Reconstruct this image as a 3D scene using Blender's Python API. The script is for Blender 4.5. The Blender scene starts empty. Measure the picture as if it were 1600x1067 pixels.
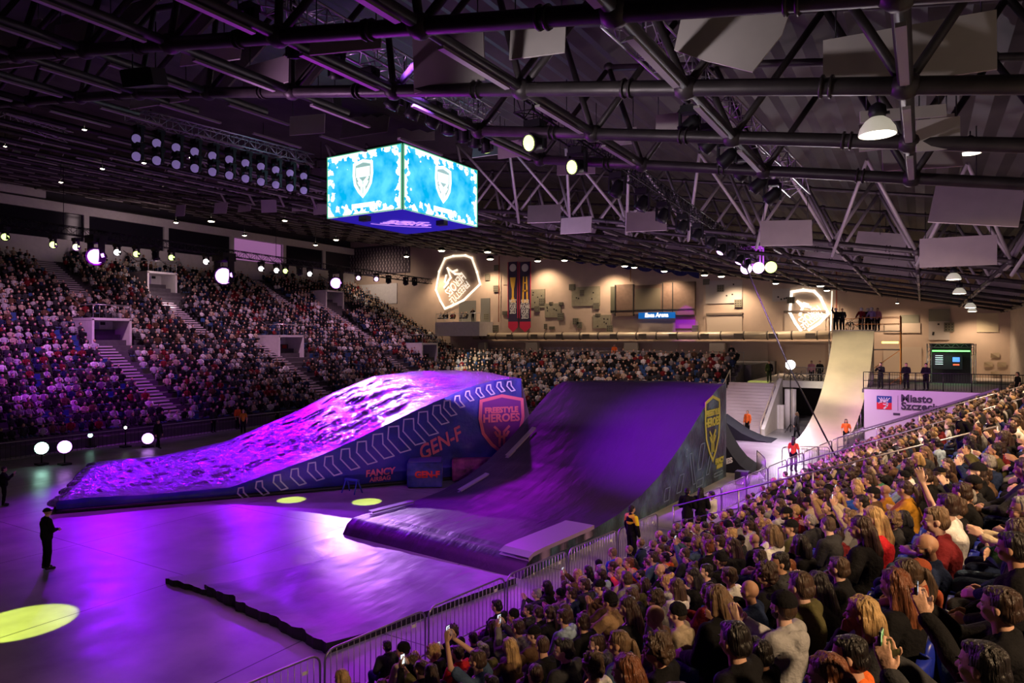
import bpy, math, random
import numpy as np
from mathutils import Vector, Matrix, Euler, noise
random.seed(11)
SC = bpy.context.scene
COL = SC.collection
PI = math.pi
# ---------------------------------------------------------------- camera
# World frame: Y runs down the hall, X to the right, Z up, origin on the floor below the camera.
ANG = math.radians(31)
SA, CA = math.sin(ANG), math.cos(ANG)
F = 1067.0; HX, HY = 800.0, 530.0; EYE = 6.8
cam_d = bpy.data.cameras.new('camera'); cam = bpy.data.objects.new('camera', cam_d); COL.objects.link(cam)
cam_d.sensor_width = 36; cam_d.lens = 36*F/1600; cam_d.shift_y = -3.5/1600
cam_d.clip_start = .1; cam_d.clip_end = 300
cam.location = (0, 0, EYE); cam.rotation_euler = (PI/2, 0, ANG)
SC.camera = cam
# ---------------------------------------------------------------- world, exposure, light rig
w = bpy.data.worlds.new('world'); SC.world = w; w.use_nodes = True
w.node_tree.nodes['Background'].inputs[0].default_value = (.55, .38, .5, 1)
w.node_tree.nodes['Background'].inputs[1].default_value = .02
SC.view_settings.view_transform = 'Standard'; SC.view_settings.look = 'None'
SC.view_settings.exposure = 0.0; SC.view_settings.gamma = 1.0
SC.view_settings.use_curve_mapping = False
try:
    SC.cycles.max_bounces = 4; SC.cycles.diffuse_bounces = 2; SC.cycles.glossy_bounces = 2
    SC.cycles.transmission_bounces = 2; SC.cycles.transparent_max_bounces = 4
    SC.cycles.sample_clamp_indirect = 4; SC.cycles.caustics_reflective = False; SC.cycles.caustics_refractive = False
except Exception: pass

def V(*a): return Vector(a)
def plan(r, f, z=0.0):
    "camera-relative ground offset (metres right, metres forward) to a world point"
    return V(-SA*f + CA*r, CA*f + SA*r, z)
def ray(px, py):
    cx = (px-HX)/F
    return V(-SA + CA*cx, CA + SA*cx, (HY-py)/F)
def at_d(px, py, d): r = ray(px, py); return V(r.x*d, r.y*d, EYE + r.z*d)
def at_z(px, py, z): return at_d(px, py, (z-EYE)/ray(px, py).z)
def at_y(px, py, y): return at_d(px, py, y/ray(px, py).y)
def at_x(px, py, x): return at_d(px, py, x/ray(px, py).x)
def depth(p): return -SA*p.x + CA*p.y
def pix(p):
    f = depth(p); r = CA*p.x + SA*p.y
    return HX + F*r/f, HY - F*(p.z-EYE)/f

RAMP_T = (-8.4, 29.0, 2.6)
PURPLE = (.27, .0, 1.0); MAGENTA = (.52, .0, 1.0); WARM = (1, .66, .36); COOL = (.86, .8, 1.0)
def aim(o, loc, tgt):
    o.location = loc
    o.rotation_euler = (Vector(tgt)-Vector(loc)).to_track_quat('-Z', 'Y').to_euler()
def spot(loc, tgt, power, color, deg=50, blend=.5, rad=.25):
    l = bpy.data.lights.new('spot_beam', 'SPOT'); l.energy = power; l.color = color
    l.spot_size = math.radians(deg); l.spot_blend = blend; l.shadow_soft_size = rad
    o = bpy.data.objects.new('spot_beam', l); COL.objects.link(o); aim(o, loc, tgt); return o
def area(loc, tgt, power, color, sx, sy):
    l = bpy.data.lights.new('area_wash', 'AREA'); l.energy = power; l.color = color
    l.shape = 'RECTANGLE'; l.size = sx; l.size_y = sy
    o = bpy.data.objects.new('area_wash', l); COL.objects.link(o); aim(o, loc, tgt); return o

# purple beams from the left-stand truss heads, then further spots: floor, airbag, ramp
for px, py, d, tgt, pw, deg in ((150, 378, 48, (-26, 17, 0), 30000, 30), (350, 405, 57, (-19, 22, 0), 70000, 34), (525, 428, 66, (-22, 28, 1), 26000, 24)):
    p = at_d(px, py, d); spot(p+V(.7, 0, -.3), tgt, pw, PURPLE if px < 400 else MAGENTA, deg, .6, .5)
spot((-32, 14, 15), (-25, 17, 0), 4500, MAGENTA, 70, .8, .5)
spot((-26, 42, 14), (-22, 30, 3), 5000, MAGENTA, 50, .7, .3)
spot((-12, 42, 14), (-6, 44, 0), 9000, (.85, .3, 1), 50, .7, .4)
spot((-9, 47, 12), (-3.5, 32, 3), 4500, PURPLE, 40, .6, .4)
spot((-15, 15, 12.2), RAMP_T, 52000, (.42, 0, 1), 34, 1.0, .3)  # added spot, no fixture: violet highlight on the ramp's right part
spot((-44, 44, 13.5), (-24, 27, 2), 26000, (.8, .5, 1), 17, .8, .2)  # added pale spot for bright streaks on the foil
spot((-13, 6, 12), (-9, 17, 0), 1500, PURPLE, 60, .9, .4)
# yellow-green follow pools on the floor
for px, py, dg in ((35, 973, 9.5), (455, 781, 5), (573, 784, 5.2)):
    t = at_z(px, py, 0); spot(t+V(1.5, -3.5, 13), t, 24000, (.8, 1, .12), dg, .12, .05)
# white light on the pale roll-in and the far floor
spot((-9, 48, 11), (-4.5, 55, 4.5), 5200, (1, .86, .6), 50, .6, .3)
spot((-7, 40, 11), (-8, 50, 0), 5000, (1, .8, .95), 60, .7, .3)
# house light on the near stand: warm from the high bays, magenta spill from the arena side
spot((3.5, 8, 10.0), (2, 11, 3), 3600, WARM, 88, .6, .3)
spot((5.5, 3, 9.4), (1, 6, 3.5), 2800, WARM, 100, .6, .3)
spot((3.5, 18, 10), (.6, 20, 2.5), 3300, WARM, 88, .6, .3)
spot((3.5, 28, 9.8), (0, 30, 2), 3200, WARM, 110, .6, .3)
spot((3.5, 38, 9.6), (0, 40, 2), 2600, WARM, 110, .6, .3)
area((-15, 14, 7), (-1, 12, 2.5), 420, (.65, .03, 1), 5, 2)
area((3, 9, 8.4), (0, 12, 12), 60, (1, .8, .6), 6, 16)  # added warm uplight without a fixture, stands in for bounce on the roof
# left and far stands, plus added washes for airbag side and trusses
for y in (10, 26, 42, 58):
    spot((-50, y, 17.5), (-57, y, 5), 4200, (1, .5, .85), 105, .8, .5)
spot((-9, 11, 12.6), (-19, 22, 2), 7000, (.32, .1, 1), 34, .8, .2)  # added spot without fixture, brightens the airbag's printed side
spot((-11.5, 56, 8), (-11.6, 58.6, 3.4), 900, (.75, 1, .08), 30, .4, .1)
area((-64, 40, 18.6), (-73, 40, 17.4), 700, (1, .7, .75), 1, 60)  # added area wash, no fixture, brightens the gallery front
spot((-44, 22, 13), (-52, 26, 3), 4200, MAGENTA, 90, .8, .5)
for x in (-40, -30, -20):
    spot((x, 50, 14), (x, 57, 2.5), 2300, (1, .66, .55), 90, .8, .5)
spot((-28, 38, 10.5), at_y(738, 568, 60), 30000, (1, .9, .7), 10, .6, .2)
spot((-15, 9, 9), (-11.3, 13.5, 13.2), 900, (.85, .45, .9), 75, .8, .2)  # added spot without fixture, brightens the truss above the cube
spot((-6.5, 7, 8.2), (-3.9, 13, 11.4), 700, (1, .88, .95), 80, .8, .2)  # added spot without fixture, whitens the upper right silver truss
# added upward fill, no fixtures, that models the roof steel
area((-30, 26, .6), (-30, 26, 15), 420, (.75, .25, .8), 24, 24)
area((-3, 26, 4), (-5, 32, 12), 520, (1, .72, .85), 8, 8)
area((-16, 25, 6), (-17, 33, 14), 600, (.85, .5, 1), 8, 6)

# ---------------------------------------------------------------- materials
MATS = {}
def mat(name, col, rough=.6, metal=0.0, emit=None, es=0.0, bump=None, var=0.0, vscale=3.0, spec=.5, col2=None, coat=0.0, sheen=0.0):
    if name in MATS: return MATS[name]
    m = bpy.data.materials.new(name); m.use_nodes = True; n = m.node_tree.nodes; L = m.node_tree.links
    b = n['Principled BSDF']; b.inputs['Base Color'].default_value = (*col, 1)
    b.inputs['Roughness'].default_value = rough; b.inputs['Metallic'].default_value = metal
    b.inputs['Specular IOR Level'].default_value = spec; b.inputs['Coat Weight'].default_value = coat
    if emit: b.inputs['Emission Color'].default_value = (*emit, 1); b.inputs['Emission Strength'].default_value = es
    tc = n.new('ShaderNodeTexCoord')
    if var or col2:
        nz = n.new('ShaderNodeTexNoise'); nz.inputs['Scale'].default_value = vscale; nz.inputs['Detail'].default_value = 4
        L.new(tc.outputs['Object'], nz.inputs['Vector'])
        r = n.new('ShaderNodeValToRGB'); L.new(nz.outputs[0], r.inputs[0]); L.new(r.outputs[0], b.inputs['Base Color'])
        c2 = col2 or tuple(min(1, c*(1+var)) for c in col); c1 = col if col2 else tuple(c*(1-var) for c in col)
        r.color_ramp.elements[0].position = .35; r.color_ramp.elements[1].position = .65
        r.color_ramp.elements[0].color = (*c1, 1); r.color_ramp.elements[1].color = (*c2, 1)
    if bump:
        sc, st = bump[0], bump[1]
        nz = n.new('ShaderNodeTexNoise'); nz.inputs['Scale'].default_value = sc; nz.inputs['Detail'].default_value = 4
        if len(bump) > 2:
            mp = n.new('ShaderNodeMapping'); mp.inputs['Scale'].default_value = bump[2]
            L.new(tc.outputs['Object'], mp.inputs[0]); L.new(mp.outputs[0], nz.inputs['Vector'])
        else: L.new(tc.outputs['Object'], nz.inputs['Vector'])
        bp = n.new('ShaderNodeBump'); bp.inputs['Strength'].default_value = st; bp.inputs['Distance'].default_value = .05
        L.new(nz.outputs[0], bp.inputs['Height']); L.new(bp.outputs[0], b.inputs['Normal'])
    MATS[name] = m; return m

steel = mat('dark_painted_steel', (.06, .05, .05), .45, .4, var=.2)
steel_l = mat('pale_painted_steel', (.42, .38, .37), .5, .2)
galv = mat('galvanised_tube', (.45, .44, .46), .35, .85)
alu = mat('aluminium_truss', (.6, .58, .62), .35, .8)
blackm = mat('black_plastic', (.012, .012, .014), .5)
blacks = mat('black_steel', (.02, .02, .022), .4, .4)
whitep = mat('white_board', (.62, .56, .52), .8, var=.06, vscale=1.5)
white = mat('white_paint', (.8, .77, .74), .6, var=.04)
orange_ = mat('orange_cloth', (.9, .2, .03), .8)
blue_seat = mat('blue_plastic', (.015, .03, .38), .35, var=.1)
glass_d = mat('dark_glass', (.02, .018, .03), .1)

# ---------------------------------------------------------------- mesh helper
class MB:
    def __init__(s): s.v = []; s.f = []; s.m = []; s.smooth = []
    def add(s, vs, fs, mi=0, sm=False):
        o = len(s.v); s.v += [tuple(v) for v in vs]
        s.f += [tuple(i+o for i in f) for f in fs]; s.m += [mi]*len(fs); s.smooth += [sm]*len(fs); return s
    def box(s, c, d, M=None, mi=0):
        x, y, z = d[0]/2, d[1]/2, d[2]/2; c = Vector(c)
        vs = [V(a*x, b*y, e*z) for e in (-1, 1) for b in (-1, 1) for a in (-1, 1)]
        if M is not None: vs = [M @ v for v in vs]
        return s.add([v+c for v in vs], [(0, 2, 3, 1), (4, 5, 7, 6), (0, 1, 5, 4), (2, 6, 7, 3), (0, 4, 6, 2), (1, 3, 7, 5)], mi)
    def quad(s, a, b, c, d, mi=0): return s.add([a, b, c, d], [(0, 1, 2, 3)], mi)
    def ring(s, p, t, r, n, up=V(0, 0, 1)):
        t = t.normalized(); u = t.cross(up)
        if u.length < 1e-3: u = t.cross(V(0, 1, 0))
        u.normalize(); w_ = t.cross(u)
        return [p + u*r*math.cos(2*PI*k/n) + w_*r*math.sin(2*PI*k/n) for k in range(n)]
    def path(s, pts, r, n=8, mi=0, closed=False):
        pts = [Vector(p) for p in pts]; N = len(pts); vs = []
        for i, p in enumerate(pts):
            if closed: t = pts[(i+1) % N]-pts[i-1]
            else: t = pts[min(i+1, N-1)]-pts[max(i-1, 0)]
            rr = r[i] if isinstance(r, (list, tuple)) else r
            vs += s.ring(p, t, rr, n)
        fs = []
        for i in range(N if closed else N-1):
            j = (i+1) % N
            for k in range(n): fs.append((i*n+k, i*n+(k+1) % n, j*n+(k+1) % n, j*n+k))
        s.add(vs, fs, mi, True)
        if not closed:
            o = len(s.v)-len(vs)
            s.f += [tuple(o+k for k in range(n))[::-1], tuple(o+(N-1)*n+k for k in range(n))]; s.m += [mi]*2; s.smooth += [False]*2
        return s
    def tube(s, a, b, r, n=8, mi=0): return s.path([a, b], r, n, mi)
    def lathe(s, prof, c=(0, 0, 0), n=16, M=None, mi=0, sm=True):
        c = Vector(c); vs = []
        for r, z in prof:
            for k in range(n):
                v = V(r*math.cos(2*PI*k/n), r*math.sin(2*PI*k/n), z)
                if M is not None: v = M @ v
                vs.append(v+c)
        fs = [(i*n+k, i*n+(k+1) % n, (i+1)*n+(k+1) % n, (i+1)*n+k) for i in range(len(prof)-1) for k in range(n)]
        return s.add(vs, fs, mi, sm)
    def ell(s, c, r, n=12, m=8, M=None, mi=0):
        c = Vector(c); prof = [(max(1e-4, math.sin(PI*i/m)), -math.cos(PI*i/m)) for i in range(m+1)]
        vs = []
        for a, z in prof:
            for k in range(n):
                v = V(r[0]*a*math.cos(2*PI*k/n), r[1]*a*math.sin(2*PI*k/n), r[2]*z)
                if M is not None: v = M @ v
                vs.append(v+c)
        fs = [(i*n+k, i*n+(k+1) % n, (i+1)*n+(k+1) % n, (i+1)*n+k) for i in range(m) for k in range(n)]
        return s.add(vs, fs, mi, True)
    def prism(s, pts, ex, mi=0):
        "closed outline (3-D points, planar) extruded by vector ex"
        pts = [Vector(p) for p in pts]; n = len(pts); ex = Vector(ex)
        fs = [tuple(range(n))[::-1], tuple(range(n, 2*n))] + [(i, (i+1) % n, n+(i+1) % n, n+i) for i in range(n)]
        return s.add(pts+[p+ex for p in pts], fs, mi)
    def mesh(s, name, mats):
        me = bpy.data.meshes.new(name); me.from_pydata(s.v, [], s.f)
        for m in (mats if isinstance(mats, (list, tuple)) else [mats]): me.materials.append(m)
        me.polygons.foreach_set('material_index', s.m); me.polygons.foreach_set('use_smooth', s.smooth); me.update(); return me
    def build(s, name, mats, parent=None, loc=None):
        o = bpy.data.objects.new(name, s.mesh(name, mats)); COL.objects.link(o)
        if parent is not None: o.parent = parent
        if loc is not None: o.location = loc
        return o
def tag(o, label, cat, group=None, kind=None):
    o['label'] = label; o['category'] = cat
    if group: o['group'] = group
    if kind: o['kind'] = kind
    return o
def empty(name, label, cat, loc=(0, 0, 0), rz=0, group=None):
    o = bpy.data.objects.new(name, None); COL.objects.link(o); o.location = loc; o.rotation_euler = (0, 0, rz)
    o.empty_display_size = .2
    return tag(o, label, cat, group)
def struct(o): o['kind'] = 'structure'; return o
def inst(name, me, parent=None, loc=None, rot=None):
    o = bpy.data.objects.new(name, me); COL.objects.link(o)
    if parent is not None: o.parent = parent
    if loc is not None: o.location = loc
    if rot is not None: o.rotation_euler = rot
    return o
def copy_tree(o, parent=None):
    c = o.copy(); COL.objects.link(c); c.parent = parent
    for ch in list(o.children): copy_tree(ch, c)
    return c
ORD = 'first second third fourth fifth sixth seventh eighth ninth tenth eleventh twelfth thirteenth fourteenth fifteenth sixteenth seventeenth eighteenth nineteenth'.split()
def ordn(i):
    i += 1
    if i < 20: return ORD[i-1]
    tens = {2: 'twenty', 3: 'thirty', 4: 'forty', 5: 'fifty', 6: 'sixty', 7: 'seventy', 8: 'eighty', 9: 'ninety'}
    if i >= 100: return 'hundred and '+ordn(i-101) if i > 100 else 'hundredth'
    t, u = divmod(i, 10)
    return tens[t][:-1]+'ieth' if u == 0 else tens[t]+'-'+ORD[u-1]
def text_mesh(body, size, mat_, ext=.01, shear=0.0, bold=0.0, sx=1.0):
    c = bpy.data.curves.new('text', 'FONT'); c.body = body; c.size = size; c.extrude = ext; c.align_x = 'CENTER'; c.align_y = 'CENTER'
    c.shear = shear; c.offset = bold; c.resolution_u = 3; c.space_line = .85
    o = bpy.data.objects.new('text', c); COL.objects.link(o)
    dg = bpy.context.evaluated_depsgraph_get(); me = bpy.data.meshes.new_from_object(o.evaluated_get(dg))
    bpy.data.objects.remove(o); bpy.data.curves.remove(c)
    me.materials.clear(); me.materials.append(mat_)
    if sx != 1.0: me.transform(Matrix.Diagonal((sx, 1, 1, 1)))
    return me
def frame_on(o, ex, ey=None):
    "matrix with local x along ex, local y along ey (up), origin o"
    ex = Vector(ex).normalized(); ey = Vector(ey or (0, 0, 1)).normalized(); ez = ex.cross(ey).normalized(); ey = ez.cross(ex)
    return Matrix(((ex.x, ey.x, ez.x, o[0]), (ex.y, ey.y, ez.y, o[1]), (ex.z, ey.z, ez.z, o[2]), (0, 0, 0, 1)))
def put(name, me, M, parent=None):
    o = bpy.data.objects.new(name, me); COL.objects.link(o)
    if parent is not None: o.parent = parent; o.matrix_parent_inverse = Matrix.Identity(4); o.matrix_local = parent.matrix_basis.inverted() @ M
    else: o.matrix_world = M
    return o
def roof_z(x): return 10.3-.18*x if x > -19 else 13.72+.14*(-19-x)
# ================================================================ the shell
def floor_mat():
    m = bpy.data.materials.new('polished_concrete'); m.use_nodes = True; n = m.node_tree.nodes; L = m.node_tree.links
    b = n['Principled BSDF']; tc = n.new('ShaderNodeTexCoord')
    nz = n.new('ShaderNodeTexNoise'); nz.inputs['Scale'].default_value = .6; nz.inputs['Detail'].default_value = 8
    L.new(tc.outputs['Object'], nz.inputs['Vector'])
    r = n.new('ShaderNodeValToRGB'); r.color_ramp.elements[0].position = .3; r.color_ramp.elements[1].position = .7
    r.color_ramp.elements[0].color = (.22, .21, .22, 1); r.color_ramp.elements[1].color = (.42, .41, .42, 1)
    L.new(nz.outputs[0], r.inputs[0])
    bk = n.new('ShaderNodeTexBrick'); bk.offset = 0; bk.inputs['Scale'].default_value = 1
    bk.inputs['Brick Width'].default_value = 6; bk.inputs['Row Height'].default_value = 6; bk.inputs['Mortar Size'].default_value = .02
    bk.inputs['Color1'].default_value = (1, 1, 1, 1); bk.inputs['Color2'].default_value = (1, 1, 1, 1); bk.inputs['Mortar'].default_value = (.15, .15, .15, 1)
    L.new(tc.outputs['Object'], bk.inputs['Vector'])
    mx = n.new('ShaderNodeMix'); mx.data_type = 'RGBA'; mx.blend_type = 'MULTIPLY'; mx.inputs[0].default_value = 1
    L.new(r.outputs[0], mx.inputs[6]); L.new(bk.outputs['Color'], mx.inputs[7]); L.new(mx.outputs[2], b.inputs['Base Color'])
    n2 = n.new('ShaderNodeTexNoise'); n2.inputs['Scale'].default_value = 1.3; n2.inputs['Detail'].default_value = 6
    mp = n.new('ShaderNodeMapRange'); mp.inputs[3].default_value = .22; mp.inputs[4].default_value = .5
    L.new(tc.outputs['Object'], n2.inputs['Vector']); L.new(n2.outputs[0], mp.inputs[0]); L.new(mp.outputs[0], b.inputs['Roughness'])
    return m
struct(MB().box((-32, 36, -.1), (92, 90, .2)).build('floor', floor_mat()))
wall_far_m = mat('beige_render', (.60, .47, .37), .85, var=.05, vscale=.8, bump=(40, .1))
wall_side_m = mat('ivory_render', (.62, .55, .48), .85, var=.05)
struct(MB().box((-32, 75.2, 12), (92, .4, 24)).build('wall_far', wall_far_m))
struct(MB().box((-73.4, 36, 12), (.4, 80, 24)).build('wall_left', mat('gallery_dark', (.05, .045, .06), .8)))
mb = MB(); mb.prism([(6.7, 75, -.1), (7.3, 75, -.1), (14, -9, -.1), (13.4, -9, -.1)], (0, 0, 14)); struct(mb.build('wall_right', wall_side_m))
struct(MB().box((-30, -9.2, 12), (90, .4, 24)).build('wall_near', mat('near_wall', (.1, .09, .09), .9)))
# corrugated roof deck following the roof slope, in three pitched fields
deck = mat('corrugated_deck', (.06, .053, .047), .6, .3, var=.25, vscale=.6)
mb = MB()
xs = np.arange(14.5, -74, -.4); prof = []
for i, x in enumerate(xs): prof.append((x, roof_z(x)+3.55+(.07 if i % 2 else -.07)))
for i in range(len(prof)-1):
    a, b_ = prof[i], prof[i+1]
    mb.quad((a[0], -9.4, a[1]), (b_[0], -9.4, b_[1]), (b_[0], 75.4, b_[1]), (a[0], 75.4, a[1]))
    mb.quad((a[0], -9.4, a[1]+.3), (a[0], 75.4, a[1]+.3), (b_[0], 75.4, b_[1]+.3), (b_[0], -9.4, b_[1]+.3))
struct(mb.build('ceiling', deck))

# ---------------------------------------------------------------- roof steel
MODX = 3.1
XN = [6.0-MODX*k for k in range(26)]
def roof_truss(y, label, up=True, r=.12):
    xs_ = XN[:6] if 13 < y < 18 else XN
    t = empty('roof_truss', label, 'truss', (XN[0], y, roof_z(XN[0])), 0, 'tubular roof trusses across the hall')
    o = t.location
    low = [V(x, y, roof_z(x))-o for x in xs_]; upn = [V(x-MODX/2, y+1.4, roof_z(x-MODX/2)+3.1)-o for x in xs_[:-1]]
    c = MB(); c.path(low, r, 10)
    for p in low: c.ell(p, (r*1.7, r*1.7, r*1.5), 8, 6)
    for p, q in zip(low[:-1], low[1:]):                # paired flanges in each bay
        for s in (.3, .34): c.path([p.lerp(q, s), p.lerp(q, s+.012)], r*1.3, 10)
    c.build('lower_chord', steel, t)
    c = MB(); c.path(upn, r*.8, 8)
    for p in upn: c.ell(p, (.17, .17, .15), 8, 6)
    c.build('upper_chord', steel, t)
    for i, u in enumerate(upn):
        for p in (low[i], low[i+1]):
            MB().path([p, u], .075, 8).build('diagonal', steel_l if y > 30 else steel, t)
    return t
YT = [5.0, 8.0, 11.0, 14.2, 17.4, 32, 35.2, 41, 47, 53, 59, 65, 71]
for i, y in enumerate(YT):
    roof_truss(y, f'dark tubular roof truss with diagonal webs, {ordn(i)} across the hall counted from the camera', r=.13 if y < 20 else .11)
tray = MB().box((0, 0, 0), (.11, 2.0, .05)).mesh('cable_tray', steel_l)
for i, x in enumerate(XN):
    t = empty('roof_purlin', f'long steel tube with pale strip below running down the hall, {ordn(i)} from the right', 'roof beam', (x, 0, roof_z(x)), 0, 'lengthwise roof tubes')
    ycut = 12.8 if -24 < x < -10.5 else 17.4
    if x > -24: MB().tube((0, -8, .02), (0, ycut, .02), .10, 8).build('tube', steel, t); MB().tube((0, 32, .02), (0, 74, .02), .10, 8).build('tube', steel, t)
    else: MB().tube((0, -8, .02), (0, 74, .02), .10, 8).build('tube', steel, t)
    for y0, y1 in zip(YT[:-1], YT[1:]):
        if x > -24 and y0 < 18 < y1+.1: continue
        if y1-y0 > 4:
            for k in range(int((y1-y0)//3)): inst('cable_tray', tray, t, (0, y0+1.6+3*k+.6, -.13))
        else: inst('cable_tray', tray, t, (0, (y0+y1)/2, -.13))
# deep V bay at the middle of the roof: bracing between the two big trusses
k = 0
for i, x in enumerate(XN[:16]):
    m = MB(); m.path([(0, 0, 0), (-MODX/2, -3.6, 3.1)], .07, 8); m.path([(-MODX/2, -3.6, 3.1), (-MODX, 0, 0)], .07, 8)
    o = m.build('roof_brace', steel_l, None, (x, 32, roof_z(x)))
    tag(o, f'V-shaped tubular brace hanging before the middle roof truss, {ordn(i)} from the right', 'roof brace', 'V braces of the middle truss')

# acoustic baffles: pale boards hung from the steel by two wires
def baffle(px, py, w_, h_, d, rz=0.0, tilt=0.0, label='', poly=None):
    p = at_d(px, py, d); t = empty('acoustic_baffle', label, 'ceiling panel', p, rz, 'hanging acoustic boards')
    M = Matrix.Rotation(tilt, 3, 'X'); m = MB()
    pts = poly or [(-w_/2, -h_/2), (w_/2, -h_/2), (w_/2, h_/2), (-w_/2, h_/2)]
    m.prism([M @ V(a, -.02, b) for a, b in pts], M @ V(0, .04, 0)); m.build('board', whitep, t)
    for s in (-1, 1):
        a = M @ V(s*w_*.42, 0, h_/2-.05)
        MB().tube(a, a+V(0, 0, .9), .012, 5).build('hanging_wire', blacks, t)
# measured positions (pixel centre, distance), the tilt of each board
BF = [(850, 334, 52, 29, 29), (1010, 346, 62, 32, 27), (1228, 364, 78, 40, 24.5), (1496, 393, 102, 46, 21.5), (900, 352, 50, 26, 31),
      (282, 329, 18, 18, 50), (345, 325, 22, 18, 49), (420, 322, 26, 20, 47), (500, 322, 26, 26, 45), (382, 325, 26, 12, 55), (468, 323, 26, 14, 52),
      (800, 233, 48, 26, 22), (1415, 208, 130, 46, 14), (1465, 210, 60, 50, 12), (1440, 245, 110, 40, 16.5), (1410, 178, 120, 20, 12),
      (700, 90, 130, 90, 13.5), (840, 60, 90, 60, 12.5), (1415, 85, 235, 90, 10.2), (1150, 55, 150, 110, 10), (1050, 190, 50, 26, 17), (1120, 206, 50, 30, 18),
      (1155, 240, 44, 24, 20), (570, 196, 90, 34, 34), (650, 206, 60, 28, 36), (540, 60, 120, 44, 12), (130, 60, 120, 60, 17), (420, 115, 110, 46, 18), (330, 80, 110, 40, 16),
      (250, 150, 120, 30, 20), (30, 70, 90, 70, 20), (480, 195, 60, 30, 22), (765, 232, 60, 24, 30), (860, 190, 60, 30, 18), (960, 215, 70, 26, 20), (900, 262, 60, 22, 24)]
rb = random.Random(4)
def bf_near(px, py): return 'hanging before the big middle roof truss' if 300 < py < 420 and px > 700 else ('hanging above the left stand gallery' if py > 300 else ('beside the nearest bell lamps' if px > 1280 else ('high up at the top edge' if py < 125 else 'between roof tubes around the video cube')))
for i, (px, py, wp, hp, d) in enumerate(BF):
    near = bf_near(px, py); rank = sorted(q[0] for q in BF if bf_near(q[0], q[1]) == near).index(px)
    poly = None
    if (px, py) == (1150, 55):
        w2, h2 = 1.5, 1.15; poly = [(-w2*.48, h2*.6), (w2*.6, h2*.6), (w2*.42, -h2*.1), (w2*.15, -h2*.5), (-w2*.3, -h2*.25), (-w2*.6, -h2*.05)]
    wm, hm = wp*d/F, hp*d/F
    baffle(px, py, wm/ (1 if px < 700 else 1.0), hm, d, ANG-rb.uniform(.1, .5), rb.uniform(-.25, .1), f'pale board {near}, {ordn(rank)} of those from the left', poly)
n_ = 0
for iy, y0 in enumerate((20, 24, 28, 37.5, 43.5, 49.5, 55.5, 61.5, 68)):
    for ix in range(0, 24):
        if rb.random() < (.42 if y0 > 30 else .3):
            x = XN[ix]-MODX/2; z = roof_z(x)+.75
            if (-27 < x < -9 and y0 < 29) or (-13.5 < x < -1.5 and y0 < 29): continue
            if abs(x+9.5) < 1.6: continue
            t = empty('ceiling_board', f'rectangular pale roof board in {ordn(iy)} cross row of the roof, {ordn(ix)} bay from the right', 'ceiling panel', (x, y0, z), 0, 'sloping boards among the roof steel')
            m = MB(); m.box((0, 0, 0), (2.2, .05, 1.3 if y0 > 30 else 1.5), Matrix.Rotation(-.35, 3, 'X') @ Matrix.Rotation(.17, 3, 'Y')); m.build('board', whitep, t)
            MB().tube((0, 0, .5), (0, 0, 2.2), .015, 5).build('hanging_wire', blacks, t)
for iy, y0 in enumerate((6.5, 9.5, 12.6)):
    for ix in range(3, 22):
        if rb.random() < .5:
            x = XN[ix]-MODX/2; z = roof_z(x)+1.2
            if -13.5 < x < -1.5: continue
            t = empty('ceiling_board', f'large board above near roof tubes, {ordn(iy)} cross row, {ordn(ix)} bay from the right', 'ceiling panel', (x, y0, z), 0, 'sloping boards among the roof steel')
            m = MB(); m.box((0, 0, 0), (2.5, .05, 2.0), Matrix.Rotation(-.6, 3, 'X') @ Matrix.Rotation(.17, 3, 'Y')); m.build('board', whitep, t)
            MB().tube((0, 0, .7), (0, 0, 2.2), .015, 5).build('hanging_wire', blacks, t)

# ---------------------------------------------------------------- rigging trusses and stage lights
def rig_truss(a, b, s, m_, label, n=None):
    a, b = Vector(a), Vector(b); L_ = (b-a).length; t = empty('lighting_truss', label, 'truss', a)
    e = (b-a).normalized(); u = e.cross(V(0, 0, 1)).normalized()*s/2; v = V(0, 0, s/2)
    cs = [u+v, u-v, -u-v, -u+v]; n = n or max(6, int(L_/(s*1.1)))
    for c in cs: MB().tube(c, b-a+c, .028, 6).build('chord', m_, t)
    m = MB()
    for k in range(n):
        p, q = (b-a)*(k/n), (b-a)*((k+1)/n)
        for j in range(4):
            c0, c1 = cs[j], cs[(j+1) % 4]
            m.tube(p+(c0 if k % 2 else c1), q+(c1 if k % 2 else c0), .014, 5); m.tube(p+c0, p+c1, .014, 5)
    m.build('lacing', m_, t)
    m = MB()
    for k in (.1, .5, .9): p = (b-a)*k; m.tube(p, p+V(0, 0, max(.4, roof_z(a.x+p.x)+.1-(a.z+p.z))), .02, 5)
    m.build('hoist_chain', blacks, t)
    return t
T_near = (at_d(395, -22, 12.3), at_d(770, 190, 21))
T_mid = (at_d(817, 158, 15.8), at_d(1176, 398, 44))
T_steel = (at_d(960, 10, 12.0), at_d(1250, 290, 19.6))
T_left = (at_d(-20, 342, 39.7), at_d(672, 440, 74.4))
T_par = (at_d(200, 178, 25.0), at_d(486, 250, 31.9))
rig_truss(*T_near, .5, alu, 'long silver box truss lit violet, crossing above the video cube')
rig_truss(*T_mid, .45, blacks, 'black box truss with lights descending to the right of the video cube')
rig_truss(*T_steel, .55, alu, 'bright silver box truss at the upper right of the centre roof')
rig_truss(*T_left, .5, blacks, 'long black box truss over the left stand carrying the purple lights')
rig_truss(*T_par, .45, alu, 'silver truss of round lamps left of the video cube')
rig_truss(at_d(-10, 178, 30), at_d(110, 215, 33), .45, alu, 'short silver truss at the far left under the roof')
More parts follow.
